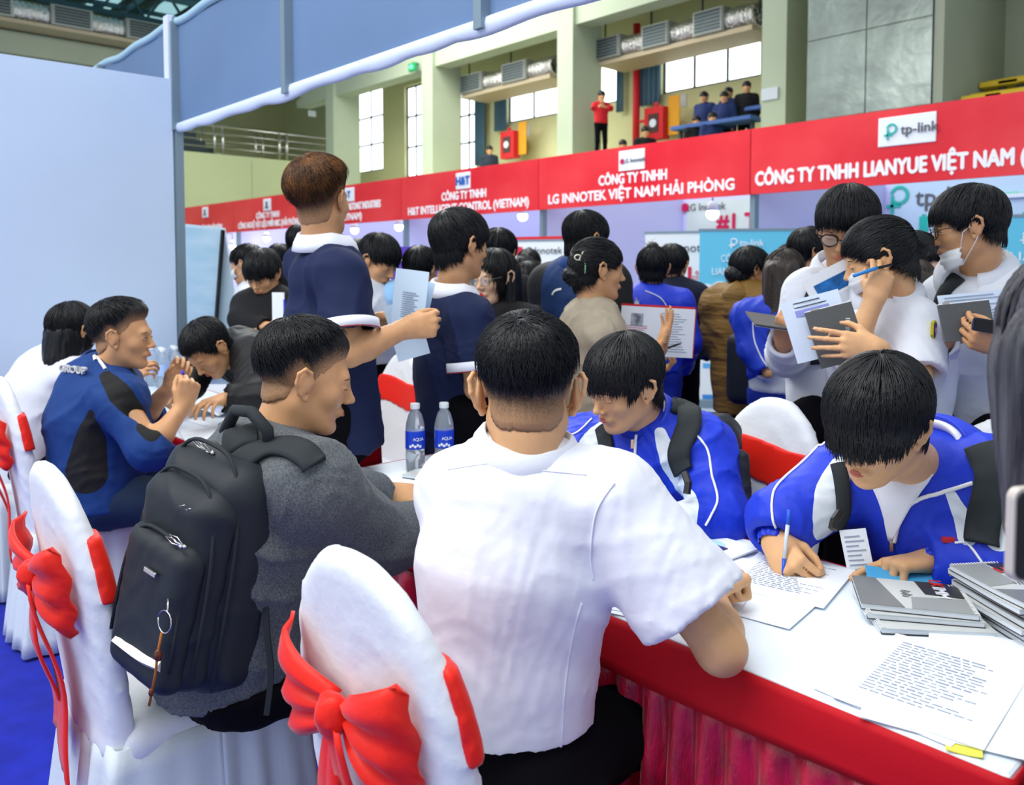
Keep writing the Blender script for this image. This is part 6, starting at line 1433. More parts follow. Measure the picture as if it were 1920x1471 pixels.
# ================================================================== PEOPLE IN THE MIDDLE
# tall man with brown hair, navy polo
M_tone = M_navy
def polo(t, J, hd, arms, hemz, w=1.0, seed=1, h=.008, cl=.022):
    sh = sdf_obj('polo_shirt', torso(J, g=.022, w=w, hem=A3(0, 0, hemz), deep=1.08)+[cap(J['pelvis']-UPZ*.10, J['waist'], .168*w, .155*w, k=.05, flat=J['F'], fs=1.3)][:0]+sum([arm(J, a, g=.014, short=.72, r=(.064, .066, 0, 0)) for a in 'rl'], [])+[folds(.012, 7, seed), folds(.004, 15, seed+3)], h, M_navy, t)
    for a in 'rl':
        d = nrm(J['el_'+a]-J['sh_'+a]); e = J['sh_'+a]+(J['el_'+a]-J['sh_'+a])*.72; r = .095*J['sc']
        b = MB(); u = nrm(np.cross(d, UPZ)); w_ = np.cross(d, u)
        b.grid([[e+d*z+(u*math.cos(q)+w_*math.sin(q))*rr for q in np.linspace(0, 2*math.pi, 30, endpoint=False)] for z, rr in ((-.030, r-.003), (-.028, r+.001), (.002, r+.002), (.004, r-.004), (-.01, r-.010))], closed_u=True); b.build('white_cuff', M_wshirt, sh, smooth=True)
        b = MB(); b.tube([e+d*.003+(u*math.cos(q)+w_*math.sin(q))*(r+.0015) for q in np.linspace(0, 2*math.pi, 26)], .0022, 5); b.build('red_cuff_line', mat('dark_red', (.25, .01, .02), .6), sh, smooth=True)
    collar(t, J, hd, M_wshirt, r=.062, h=.046, wide=.088, drop=.052, open_=14, lift=cl)
    return sh
hd = Head(W(604, 378, 2.72), headframe(24, -4, 0), .98)
J = stand(hd.C, 58, sc=1.05)
J['neck'] = W(613, 478, 2.74); J['sh_r'] = W(640, 520, 2.56); J['sh_l'] = W(578, 500, 2.90); J['chest'] = W(618, 620, 2.75); J['waist'] = W(628, 720, 2.75); J['pelvis'] = W(635, 800, 2.75)
J['el_r'] = W(655, 662, 2.50); J['wr_r'] = W(762, 615, 2.58); J['el_l'] = W(660, 650, 2.96); J['wr_l'] = W(708, 602, 2.85)
t = person('tall man with reddish brown hair in a navy polo shirt holding papers', J)
h1 = hand(J['wr_r'], RT+UPZ*.15, FW*.9, 1, 'fist', 1.02); h2 = hand(J['wr_l'], RT*.9+UPZ*.2, FW*-.4-UPZ*.6, -1, 'hold', 1.0)
body(t, J, hd, skin(1), [('r', h1), ('l', h2)], 'rl', hh=.0038, ha=.005)
hair(hd, t, [(0, .068), (30, .066), (50, .058), (62, .03), (78, .004), (92, .020), (104, .004), (118, -.050), (150, -.082), (180, -.088)], top=.036, side=.014, back=.024, front=.006, m=M_hairb, pole=(-.1, -.35, .93), strands=3600, sr=.0011, seed=21, clump=.006, fade=True, ext=4, nphi=260, nth=40, hk=1, stub=M_fadeb)
hd.face(t, 'open'); sh = polo(t, J, hd, 'rl', W(630, 835, 2.75)[2], w=1.02, seed=71, cl=.038)
trousers(t, J, M_blk, 1.0)
t2 = thing('document_sheets', 'white printed sheets held up by the man with brown hair', 'paper', tuple(W(772, 590, 2.75)))
for k, (px, py, rl) in enumerate(((770, 560, .12), (764, 618, -.3), (776, 575, .25))):
    sheet_at('paper_sheet', '', '', W(px, py, 2.72+.02*k), -FW*.9-RT*.2, UPZ+RT*rl, .115, .19, mat('held_paper', (.62, .78, .95), .6), th=.0012, bend=.01, extra=lines(12, .06, .08, y0=-.02) if k != 1 else None, parent=t2)
# second man in navy polo
hd = Head(W(864, 462, 3.02), headframe(52, 2, 0), 1.0)
J = stand(hd.C, 55, sc=1.0); J['neck'] = W(850, 558, 3.04); J['sh_r'] = W(880, 600, 2.88); J['sh_l'] = W(818, 580, 3.2); J['chest'] = W(850, 690, 3.05); J['waist'] = W(850, 760, 3.05); J['pelvis'] = W(848, 830, 3.05)
J['el_r'] = W(893, 728, 2.86); J['wr_r'] = W(960, 700, 3.0); J['el_l'] = W(850, 720, 3.35); J['wr_l'] = W(930, 700, 3.3)
t = person('dark-haired man in a navy polo shirt with his back half turned', J)
body(t, J, hd, skin(1), [('r', hand(J['wr_r'], RT+FW*.4, -UPZ, 1, 'relaxed'))], 'rl', hh=.004, ha=.005)
hair(hd, t, 'side', top=.030, side=.014, back=.016, front=.016, pole=(-.1, -.5, .88), strands=1800, sr=.0012, seed=22, clump=.004, rim=.5, ext=3)
hd.face(t, 'open'); polo(t, J, hd, 'rl', W(848, 860, 3.05)[2], w=.98, seed=72); trousers(t, J, M_blk)

# generic figure
M_wpl = mat('white_cotton', (.74, .78, .86), .7, bump=.25, bscale=10, bdist=.015)
def fig(label, px, py, d, faz, baz, hs='fringe', top='shirt', tm=None, sl='long', pitch=8, roll=0, sc=None, lean=0, hm=None, eyes='open', fem=False, sk=1, J_=None, hands=None, coll=None, hh=.005, th=.012, strands=700, top_g=.022, leg=None, hopt={}, group=None, arms='', w=1.0, seed=1, skirtless=True, hs_=1.0, lip=None, floor=0, shdz=0, zonef=None, seat=False, face=True):
    C = W(px, py, d); hd = Head(C, headframe(faz, pitch, roll), hs_*(.97 if fem else 1.0), fem); J = stand(A3(C[0], C[1], C[2]-floor), baz, sc=sc, lean=lean)
    if floor:
        for k in J:
            if isinstance(J[k], np.ndarray) and k not in 'FR': J[k] = J[k]+UPZ*floor
    # keep the neck under this head
    dx = (hd.w(0, -.03, -.10)-J['neck'])-UPZ*.045; sh = np.array([dx[0], dx[1], dx[2]])
    for k in ('neck',): J[k] = J[k]+sh
    for k in ('sh_l', 'sh_r'): J[k] = J[k]+sh
    J['chest'] = J['chest']+sh*.6
    if J_: J.update({k: (A3(*v) if not isinstance(v, (float, int)) else v) for k, v in J_.items()})
    t = person(label, J, group)
    hl = []
    for hsd, fwd, pn, po in (hands or []): hl.append((hsd, hand(J['wr_'+hsd], fwd, pn, 1 if hsd == 'r' else -1, po, .97 if not fem else .9)))
    body(t, J, hd, skin(sk), hl, arms, hh=hh, ha=.006, detail=True)
    if face: hd.face(t, eyes, lip=lip)
    opt = dict(top=.026, side=.016, back=.018, front=.008, strands=strands, sr=.0014, seed=seed, m=hm, nphi=140, nth=20, ext=5); opt.update(hopt)
    ho = hair(hd, t, hs, **opt)
    tm = tm or M_wpl
    P = torso(J, g=top_g, w=w*(.93 if fem else 1), hem=J['pelvis']-UPZ*(.02 if sl != 'coat' else .25), deep=1.05)
    if sl == 'coat': P = P[:-1]+[cap(J['pelvis']-UPZ*.3, J['waist'], .20, .17, k=.06, flat=J['F'], fs=1.3), P[-1]]
    for a in 'rl': P += arm(J, a, g=.014, short=.72, r=(.058, .062, 0, 0)) if sl == 'short' else arm(J, a, g=.014+.3*(top_g-.022))
    to = sdf_obj(top, P+[folds(.008, 6.5, seed+50)], th, tm, t, zonef=zonef(J) if zonef else None)
    if coll: collar(t, J, hd, coll, r=.060, h=.036, wide=.084, drop=.045, open_=18, tip=.02, lift=.022+max(0, top_g-.022)*1.6)
    trousers(t, J, leg or M_blk, .95, h=.022)
    return t, hd, J, to, ho
def jzone(J):
    def z(P):
        q = P-J['neck']; lat = np.abs(q@J['R']); fw = q@J['F']; return np.minimum(lat-.09-.1*np.clip(-q[:, 2], 0, 1), fw+.02)-0.0
    return z
def bun(hd, ho, x, y, z, r, m=M_hair, seed=1, strands=True):
    V, Q = nets([ell(hd.w(x, y, z), (r, r, r*.92)), ell(hd.w(x*.8, y*.85, z-.01), (r*.8, r*.8, r*.7)), folds(.006, 45, seed)], .005); b = link('hair_bun', mesh(V, Q, m, True), ho)
    mb = MB(); rr = np.random.default_rng(seed)
    for k in range(26):
        a = rr.normal(size=3); a = nrm(a); mb.tube([hd.w(x, y, z)+a*r*.8, hd.w(x, y, z)+a*r*1.05+rr.normal(size=3)*.006, hd.w(x, y, z)+a*r*1.25+rr.normal(size=3)*.014], [.0012, .001, .0003], 4)
    mb.build('hair_strands', m, ho)['kind'] = 'stuff'
    return b
def ponylong(hd, ho, L=.3, w=.085, fr=.02, m=M_hair, seed=1):
    return longhair([cap(hd.w(0, -.055, .02), hd.w(0, -.075, -L), w, w*.75, k=.03), cap(hd.w(-.062, -.03, 0), hd.w(-.078, fr-.02, -L*.8), .032, .022, k=.03), cap(hd.w(.062, -.03, 0), hd.w(.078, fr-.02, -L*.8), .032, .022, k=.03)], ho, .008, m, seed)

# woman in the beige blazer
M_bei = mat('beige_blazer', (.42, .36, .27), .85, bump=.2, bscale=12, bdist=.015, var=.1, vscale=30)
t, hd, J, to, ho = fig('woman in a beige blazer with a butterfly hair clip, smiling in profile', 1122, 508, 3.22, 78, 62, hs=[(0, .058), (25, .05), (45, .035), (60, .012), (75, .01), (92, .02), (104, -.005), (118, -.045), (180, -.07)], top='blazer', tm=M_bei, fem=True, sc=.93, pitch=2, lip=M_lipr, eyes='open', hh=.0038, th=.009, top_g=.026, hopt=dict(top=.018, side=.012, back=.022, pole=(0, -.9, .3), strands=1500),
    J_=dict(neck=W(1108, 585, 3.24), sh_r=W(1128, 632, 3.1), sh_l=W(1090, 612, 3.40), el_r=W(1166, 725, 3.12), wr_r=W(1238, 655, 3.12), el_l=W(1150, 720, 3.45), wr_l=W(1215, 690, 3.35)), hands=[('r', UPZ*.9+RT*.25, FW*-.2-RT*.9, 'flat'), ('l', RT, UPZ, 'hold')], seed=5, sl='long')
bun(hd, ho, 0, -.10, -.02, .045, seed=3)
collar(t, J, hd, M_bei, r=.060, h=.03, wide=.088, drop=.06, open_=30, tip=.04)
cl = bpy.data.objects.new('hair_clip', None); COL.objects.link(cl); cl.parent = ho; mz = mat('cream_pearl', (.75, .72, .55), .25)
for k, (dy, dz, a) in enumerate(((-.085, .045, 0), (-.105, .05, 1.2), (-.075, .065, 2.2))):
    b = MB(); c = hd.w(.062, dy, dz); b.tube([c+(hd.d(0, math.cos(q), .7*math.sin(q)))*.014 for q in np.linspace(0, 2*math.pi, 14)], .0028, 5); o_ = b.build('clip_loop', mz, ho, smooth=True)
bpy.data.objects.remove(cl)
b = MB(); b.tube([hd.w(.070, -.080, .045), hd.w(.074, -.078, .02), hd.w(.074, -.078, -.012)], .003, 5); b.build('clip_chain', mat('iridescent', (.3, .8, .4), .2, .5), ho, smooth=True)
t2 = sheet_at('document_board', 'open document folder held by the woman in beige', 'folder', W(1232, 622, 3.28), -FW+RT*.1, UPZ+RT*.06, .30, .195, M_pap, th=.004, extra=multi(patch('red_back', .0, .1, .3, .012, M_red, -.004), patch('portrait_print', -.085, .045, .05, .05, mat('portrait_print', (.45, .5, .6), .6, var=.7, vscale=40), .003), lines(16, .11, .15, x0=.07, seed=3), lines(14, .10, .10, x0=-.085, y0=-.03, m=mat('red_ink', (.6, .2, .3), .6), seed=5), patch('spine', .152, 0, .004, .195, mat('folder_red', (.55, .05, .04), .5), .002)))
t2 = thing('black_pen', 'black pen resting against the document folder', 'pen', tuple(W(1258, 652, 3.2))); b = MB(); b.tube([W(1243, 655, 3.22), W(1272, 645, 3.24)], .004, 6); b.build('barrel', M_black, t2); b = MB(); b.tube([W(1272, 645, 3.24), W(1278, 643, 3.24)], [.003, .001], 6); b.build('tip', M_black, t2)

# the three standing students at the right
t, hd, J, to, ho = fig('standing student with black-rimmed glasses looking down, white shirt and dark backpack straps', 1586, 430, 2.72, -148, -165, hs=[(0, .044), (20, .036), (40, .040), (55, .026), (68, .008), (80, .018), (96, .032), (110, -.0), (126, -.04), (180, -.055)], tm=M_wpl, pitch=24, roll=-8, eyes='down', sk=3, hh=.0038, th=.009, coll=M_wpl, hopt=dict(top=.036, side=.022, back=.022, front=.016, strands=2200), sc=1.0,
    J_=dict(neck=W(1575, 515, 2.86), sh_r=W(1512, 556, 2.86), sh_l=W(1650, 556, 2.86), el_r=W(1475, 668, 2.80), wr_r=W(1470, 640, 2.55), el_l=W(1690, 680, 2.9), wr_l=W(1640, 700, 2.7), chest=W(1580, 650, 2.88), waist=W(1580, 740, 2.88), pelvis=W(1585, 790, 2.9)), hands=[('r', UPZ*.6+RT*-.1-FW*.5, RT*.4+UPZ*.5, 'grip')], seed=8, top_g=.03, w=1.05)
glasses(t, hd, r=.023, w=.0030)
bag = thing('backpack', 'black backpack on the student with black-rimmed glasses', 'backpack', tuple(J['chest']))
ribbon(to, [W(1548, 520, 2.9), W(1530, 545, 2.75), W(1520, 580, 2.7), W(1528, 620, 2.7), W(1530, 680, 2.7)], .058, .010, M_strap, par=bag, name='shoulder_strap')
ribbon(to, [W(1612, 520, 2.9), W(1628, 545, 2.75), W(1632, 580, 2.7), W(1628, 640, 2.7)], .058, .010, M_strap, par=bag, name='shoulder_strap')
fb_ = Fr(J['chest']-J['F']*.22, np.array([J['R'], J['F'], UPZ])); V, Q = nets([('f', rbox(fb_, (0, 0, 0), .15, .08, .21, .06), 0, 'u')], .014, lo=fb_.C-.35, hi=fb_.C+.35); link('main_compartment', mesh(V, Q, M_bag, True), bag)
sdf_obj('undershirt', [ell(J['neck']+J['F']*.045-UPZ*.01, (.045, .03, .05))], .008, M_blk, t)
notebook_c = W(1452, 602, 2.55)
M_gcov = mat('grey_cover', (.09, .095, .10), .4)
sheet_at('notebook', 'dark notebook seen edge-on in the hand of the student with black-rimmed glasses', 'notebook', notebook_c, UPZ*.97-FW*.16+RT*.12, FW+RT*.1, .15, .19, M_gcov, th=.004, extra=patch('pages', .004, .004, .150, .190, M_pap, -.006))
sheet_at('brochure', 'blue and white brochure behind the raised papers', 'brochure', W(1556, 528, 2.58), -FW-RT*.2, UPZ-RT*.55, .15, .085, M_pap, th=.004, extra=patch('blue_picture', .01, -.012, .12, .045, mat('blue_picture', (.02, .20, .62), .5, var=.6, vscale=30)))
# woman with mask and bun
t, hd, J, to, ho = fig('woman in white shirt uniform with face mask and hair bun, pen in raised hand', 1648, 488, 2.52, -72, -140, hs=[(0, .055), (25, .05), (45, .035), (60, .012), (75, .008), (92, .02), (104, -.005), (118, -.04), (180, -.06)], tm=M_wpl, sl='short', pitch=16, fem=True, sk=0, eyes='down', hh=.0038, th=.008, coll=M_wpl, sc=.93, top_g=.03, w=1.12, hopt=dict(top=.022, side=.016, back=.024, pole=(0, -.92, .2), strands=2400),
    J_=dict(neck=W(1662, 570, 2.56), sh_r=W(1606, 620, 2.68), sh_l=W(1722, 618, 2.46), el_r=W(1592, 668, 2.42), wr_r=W(1640, 560, 2.40), el_l=W(1722, 735, 2.34), wr_l=W(1640, 652, 2.13), chest=W(1665, 690, 2.55), waist=W(1668, 790, 2.56), pelvis=W(1668, 870, 2.56)),
    hands=[('r', UPZ*.9+RT*.25, FW*.9+RT*.1, 'hold'), ('l', -RT*.95+UPZ*.10, FW*.9-UPZ*.1, 'spread')], arms='rl', seed=9)
bun(hd, ho, .0, -.118, .02, .046, seed=7)
collar(t, J, hd, M_wpl, r=.068, h=.036, wide=.112, drop=.05, open_=26, tip=.035, lift=.052)
mask(t, hd)
b = MB(); q = snap(to, [W(1750, 620, 2.35)], .002)[0]; nn = nrm(-FW*.6+RT*.75); x = nrm(np.cross(UPZ, nn)); y = UPZ
for r_, dz, c, nm in ((.026, 0, (.50, .45, .02), 'sleeve_patch'), (.020, .0015, (.10, .03, .25), 'patch_field'), (.009, .003, (.7, .45, .45), 'patch_emblem')):
    b = MB(); pts = [(-.8, .9), (0, 1.15), (.8, .9), (.85, -.4), (0, -1.2), (-.85, -.4)] if nm != 'patch_emblem' else [(math.cos(a), math.sin(a)) for a in np.linspace(0, 6.28, 12, endpoint=False)]
    n = len(pts); vs = [q+nn*(dz+.004)+x*p[0]*r_+y*p[1]*r_ for p in pts]+[q+nn*(dz-.004)+x*p[0]*r_+y*p[1]*r_ for p in pts]; b.add(vs, [tuple(range(n)), tuple(range(2*n-1, n-1, -1))]+[(i, i+n, (i+1) % n+n, (i+1) % n) for i in range(n)]); b.build(nm, mat(nm, c, .6), to)
fan('chest_pocket', ([W(1640, 612, 2.3), W(1638, 640, 2.3), W(1640, 668, 2.3)], [W(1692, 612, 2.3), W(1694, 640, 2.3), W(1690, 668, 2.3)]), M_wpl, to, .003, .003)
t2 = thing('ballpoint_pen', 'blue pen in the raised hand of the woman with the mask', 'pen', tuple(W(1620, 510, 2.38))); b = MB(); b.tube([W(1600, 517, 2.38), W(1645, 502, 2.38)], .0055, 8); b.build('barrel', mat('pen_cyan', (.03, .25, .65), .3), t2, smooth=True); b = MB(); b.tube([W(1645, 502, 2.38), W(1672, 496, 2.40)], .0045, 8); b.build('dark_end', M_black, t2, smooth=True)
t2 = sheet_at('notebook', 'grey spiral notebook held by the woman with the mask', 'notebook', W(1568, 628, 2.20), -FW-RT*.1+UPZ*.2, UPZ-RT*.26, .125, .155, M_gcov, th=.008, extra=multi(patch('pale_stripe', -.035, .045, .022, .075, mat('stripe_grey', (.38, .36, .36), .5)), patch('page_edge', 0, .078, .125, .004, M_pap, .002)))
b = MB()
for k in range(14): b.tube([W(1590-0*k, 597+3.2*k, 2.195)+RT*(.006*math.cos(a))+FW*(.006*math.sin(a)) for a in np.linspace(0, 5, 7)], .0009, 4)
b.build('wire_spine', M_wire, t2)
t2 = thing('document_sheets', 'printed sheets around the grey notebook of the woman with the mask', 'paper', tuple(W(1530, 600, 2.22)))
hp = mat('held_paper2', (.66, .76, .92), .6)
sheet_at('paper_sheet', '', '', W(1532, 612, 2.235), -FW-RT*.1+UPZ*.2, UPZ-RT*.26, .16, .17, hp, th=.0012, bend=.008, extra=multi(patch('violet_band', 0, .045, .145, .018, mat('violet_band', (.28, .32, .72), .6)), lines(2, .09, .012, y0=.068, m=M_inkd), patch('orange_mark', -.055, .068, .02, .01, mat('orange_mark', (.75, .35, .2), .6)), lines(14, .03, .10, x0=-.06, y0=-.03)), parent=t2)
# student with lowered mask
t, hd, J, to, ho = fig('standing student with lowered mask and thin glasses, white shirt, at the right', 1814, 428, 2.50, -72, -125, hs=[(0, .040), (18, .034), (35, .038), (52, .024), (66, .006), (78, .016), (94, .034), (106, .01), (122, -.036), (180, -.050)], tm=M_wpl, pitch=10, sk=1, eyes='open', hh=.0035, th=.009, coll=M_wpl, sc=1.0, top_g=.028, hs_=.94, hopt=dict(top=.028, side=.018, back=.020, front=.012, strands=2400),
    J_=dict(neck=W(1832, 525, 2.56), sh_r=W(1775, 565, 2.68), sh_l=W(1915, 565, 2.46), el_r=W(1752, 690, 2.62), wr_r=W(1762, 640, 2.40), el_l=W(1945, 690, 2.40), wr_l=W(1882, 650, 2.25), chest=W(1845, 660, 2.58), waist=W(1840, 770, 2.6), pelvis=W(1835, 850, 2.6)),
    hands=[('r', RT*.7+UPZ*.3, FW*.6+UPZ*.4, 'grip'), ('l', -RT*.8+UPZ*.3, FW*.7+UPZ*.4, 'grip')], seed=10)
collar(t, J, hd, M_wpl, r=.066, h=.036, wide=.105, drop=.05, open_=28, tip=.035, lift=.050)
glasses(t, hd, m=mat('thin_black', (.01, .01, .012), .3), r=.021, w=.0016); mask(t, hd, down=True)
sdf_obj('undershirt', [ell(J['neck']+J['F']*.045-UPZ*.01, (.045, .03, .055))], .008, M_blk, t)
bag = thing('backpack', 'black backpack on the student with the lowered mask', 'backpack', tuple(J['chest']))
ribbon(to, [W(1800, 520, 2.7), W(1775, 545, 2.6), W(1762, 590, 2.5), W(1760, 650, 2.5), W(1765, 700, 2.5)], .050, .010, M_strap, par=bag, name='shoulder_strap')
fb_ = Fr(J['chest']-J['F']*.22, np.array([J['R'], J['F'], UPZ])); V, Q = nets([('f', rbox(fb_, (0, 0, 0), .15, .08, .21, .06), 0, 'u')], .014, lo=fb_.C-.35, hi=fb_.C+.35); link('main_compartment', mesh(V, Q, M_bag, True), bag)
sheet_at('notebook', 'dark grey notebook held by the student with the lowered mask', 'notebook', W(1812, 602, 2.30), -FW-RT*.15+UPZ*.25, UPZ-RT*.12, .135, .105, M_gcov, th=.010, extra=multi(patch('pale_stripe', -.045, .03, .018, .06, mat('stripe_grey', (.38, .36, .36), .5)), patch('page_edge', 0, .053, .135, .005, M_pap, .002)))
t2 = sheet_at('document_sheets', 'printed sheets held behind the dark grey notebook at the right', 'paper', W(1832, 580, 2.34), -FW-RT*.1+UPZ*.3, UPZ-RT*.10, .20, .10, hp, th=.003, extra=lines(10, .17, .08, dz=.004))
t2 = thing('smartphone', 'dark smartphone in the hand of the student with the lowered mask', 'phone', tuple(W(1842, 610, 2.2))); fr = Fr(W(1846, 610, 2.22), np.array([nrm(RT+UPZ*-.15), nrm(-FW), nrm(UPZ+RT*.15)])); rslab('case', fr, .032, .004, .018, .006, mat('phone_blue_black', (.01, .02, .06), .15), t2); rslab('screen', Fr(fr.C-FW*.003, fr.R), .029, .003, .015, .004, M_black, t2)

# ------------------------------------------------------------------ the left table
M_bj = mat('blue_work_jacket', (.008, .045, .20), .75, bump=.3, bscale=12, bdist=.012)
M_bj2 = two_tone('blue_black_jacket', (.008, .045, .20), (.012, .012, .012), .75)
hd = Head(W(232, 632, 3.12), headframe(84, 2, 0), 1.03)
J = seated(W(195, 925, 3.14), W(192, 702, 3.16), W(168, 740, 3.34), W(228, 757, 2.98), 66, kneeaz=70)
J['el_r'] = W(285, 838, 2.92); J['wr_r'] = W(345, 760, 3.02); J['el_l'] = W(262, 790, 3.32); J['wr_l'] = W(322, 722, 3.26)
t = person('seated man in a blue and black work jacket, holding a pen, in profile', J)
body(t, J, hd, skin(1), [('r', hand(J['wr_r'], RT*.25+UPZ*.9, -RT*.5+FW*.8, 1, 'fist')), ('l', hand(J['wr_l'], RT*.4+UPZ*.8, RT*.5-FW*.8, -1, 'hold'))], 'rl', hh=.004, ha=.005)
hair(hd, t, 'short', top=.034, side=.008, back=.014, front=.030, fade=True, pole=(-.1, -.5, .85), strands=2200, sr=.0012, seed=31, clump=.006, tips=.02); hd.face(t, 'open')
zj = lines_zone([([W(196, 700, 3.0), W(225, 738, 3.0), W(258, 782, 2.95), W(285, 812, 2.9)], (.020, .040, .036, .030)), ([W(172, 775, 3.0), W(168, 830, 3.0), W(160, 888, 3.0)], (.016, .055, .075))])
jk = sdf_obj('jacket', torso(J, g=.045, w=1.08, deep=1.2, hem=J['pelvis']-UPZ*.04)+arm(J, 'r', g=.022, r=(.068, .062, .056, .052), to=.22)+arm(J, 'l', g=.022, r=(.068, .062, .056, .052), to=.3)+[folds(.010, 6, 81), folds(.004, 13, 82)], .009, M_bj2, t, zonef=zj)
collar(t, J, hd, M_bj, r=.066, h=.050, wide=.085, drop=.045, open_=20, tip=.01, name='jacket_collar')
for pts in ([W(176, 652, 3.0), W(177, 668, 3.0)], [W(181, 669, 3.0), W(190, 680, 3.0), W(198, 692, 3.0)]):
    ribbon(jk, pts, .012, .002, mat('reflective_white', (.9, .9, .9), .4, emit=(1, 1, 1), es=.0), n=8, name='reflective_tab')
M_rw = mat('grey_white_print', (.6, .62, .62), .6)
q = snap(jk, [W(138, 694, 3.2)], .004)[0]; xx = nrm(RT*.95-UPZ*.06+FW*-.3)
letter('back_lettering', 'GROUP', .036, q, xx, nrm(UPZ-xx*xx[2]), M_rw, jk, offset=.001, extrude=.006)
trousers(t, J, mat('dark_jeans', (.012, .03, .075), .8, bump=.3, bscale=300), 1.15, h=.014)
t2 = thing('ballpoint_pen', 'white and violet pen in the raised hands of the man in the blue jacket', 'pen', tuple(W(348, 712, 3.05))); b = MB(); b.tube([W(341, 694, 3.05), W(344, 708, 3.05)], .0055, 8); b.build('cap', mat('violet_cap', (.05, .04, .55), .3), t2, smooth=True); b = MB(); b.tube([W(344, 708, 3.05), W(352, 728, 3.05)], .005, 8); b.build('barrel', M_capw, t2, smooth=True)
# girl with the black bob
hd = Head(W(138, 620, 3.74), headframe(28, 6, 0), 1.0, True)
J = seated(A3(-4.18, .80, .53), W(100, 672, 3.78), W(62, 702, 3.82), W(135, 705, 3.66), 40, kneeaz=45); J['el_r'] = W(190, 790, 3.65); J['wr_r'] = W(246, 712, 3.75); J['el_l'] = W(120, 790, 4.0); J['wr_l'] = W(200, 760, 4.0)
t = person('girl with a black bob and white blouse seated against the stand wall', J); body(t, J, hd, skin(1), [('r', hand(J['wr_r'], RT*.6+UPZ*.5, -UPZ*.5+FW*.5, 1, 'hold', .95))], 'r', hh=.006, ha=.006)
ho = hair(hd, t, 'long', top=.020, side=.022, back=.024, pole=(0, -.2, 1), strands=1500, sr=.0014, seed=41); hd.face(t, 'open')
longhair([cap(hd.w(0, -.03, -.0), hd.w(0, -.045, -.10), .082, .070, k=.03)], ho, .007)
longhair([cap(hd.w(0, -.035, -.02), hd.w(0, -.045, -.125), .090, .082, k=.03)], ho, .007, seed=3)
sdf_obj('blouse', torso(J, g=.028, w=.98, deep=1.1)+arm(J, 'r', g=.018, short=.9)+arm(J, 'l', g=.018, short=.9)+[folds(.008, 8, 91)], .010, M_wpl, t); collar(t, J, hd, M_wpl, r=.055, h=.03, wide=.07, drop=.035); trousers(t, J, M_blk, .95, h=.02)
# man in black bent over the table
hd = Head(W(392, 655, 3.62), headframe(-150, 48, 8), 1.02)
J = seated(A3(-3.86, 2.16, .60), W(432, 648, 3.80), W(478, 668, 3.66), W(398, 655, 3.98), -150, kneeaz=-150); J['el_l'] = W(470, 752, 3.45); J['wr_l'] = W(420, 748, 3.40); J['el_r'] = W(352, 722, 3.80); J['wr_r'] = W(345, 735, 3.62)
t = person('man in a black jacket bent low over the left table, writing', J); body(t, J, hd, skin(1), [('l', hand(J['wr_l'], -RT*.3-FW*.8, -UPZ, -1, 'relaxed')), ('r', hand(J['wr_r'], -RT*.4-FW*.8, -UPZ, 1, 'pen'))], '', hh=.0045, ha=.006)
hair(hd, t, 'short', top=.024, side=.010, back=.014, strands=1500, sr=.0013, seed=43, pole=(0, -.4, .9), rim=.4); hd.face(t, 'down')
sdf_obj('jacket', torso(J, g=.035, w=1.0, deep=1.1)+arm(J, 'r', g=.024)+arm(J, 'l', g=.024)+[folds(.008, 7, 92)], .011, mat('black_jacket', (.008, .009, .011), .6, bump=.3, bscale=12, bdist=.012), t)
sdf_obj('hood', [cap(J['neck']-J['F']*.05+UPZ*.02, J['neck']-J['F']*.10-UPZ*.05, .075, .085), folds(.008, 9, 2)], .012, mat('black_jacket', (.008, .009, .011), .6), t); trousers(t, J, M_blk, 1, h=.02)
# open booklet with hand holding it
bp = mat('booklet_blue', (.50, .62, .88), .5, var=.5, vscale=12, col2=(.65, .76, .92))
t2 = thing('open_booklet', 'open blue and white booklet curling up from the left table', 'booklet', tuple(onZ(425, 770, .78)))
c0 = onZ(425, 768, .775); P = []
for i in range(13):
    u = i/12*2-1; P.append([c0+RT*.13*u+FW*.10*v+UPZ*(.045*(1-abs(u))**.5*abs(u)*1.6+.012+.006*v) for v in (-1, -.5, 0, .5, 1)])
v, f = sheet(np.array(P), .004); b = MB(); b.add(v, f); b.build('pages', bp, t2, smooth=True)
for k in (1, 2):
    v, f = sheet(np.array(P)+A3(.006*k, -.004*k, -.006*k), .003); b = MB(); b.add(v, f); b.build('pages', M_pap, t2, smooth=True)

# ------------------------------------------------------------------ the crowd
blk = mat('black_knit', (.010, .010, .012), .9); M_jk3 = two_tone('school_blue', (.010, .045, .55), (.70, .78, .86), .55)
fig('young man in a black cardigan over a white collar reading behind the map board', 493, 515, 4.55, -165, -165, hs='bowl', top='cardigan', tm=blk, pitch=26, eyes='down', coll=M_wpl, hopt=dict(top=.034, side=.026, back=.024), sc=.98, J_=dict(el_r=W(452, 600, 4.55), wr_r=W(500, 612, 4.35), el_l=W(545, 620, 4.5), wr_l=W(520, 640, 4.35)), hands=[('r', RT*.8, UPZ, 'hold'), ('l', -RT*.8, UPZ, 'hold')], seed=101)
sheet_at('booklet', 'pale booklet in the hand of the young man in black cardigan', 'booklet', W(522, 575, 4.3), -FW-RT*.4, UPZ, .075, .15, M_pap, th=.006, extra=patch('blue_back', .04, -.02, .012, .12, M_jb))
t, hd, J, to, ho = fig('girl with a face mask and white shirt behind the young man in black cardigan', 462, 497, 5.15, -80, -100, hs='fringe', tm=M_wpl, fem=True, pitch=6, hh=.007, seed=102, strands=300); mask(t, hd)
fig('black-haired person in dark clothes left of the tall brown-haired man, farther back', 525, 492, 6.0, 0, 0, hs='fringe', tm=blk, seed=103, strands=300, hh=.008)
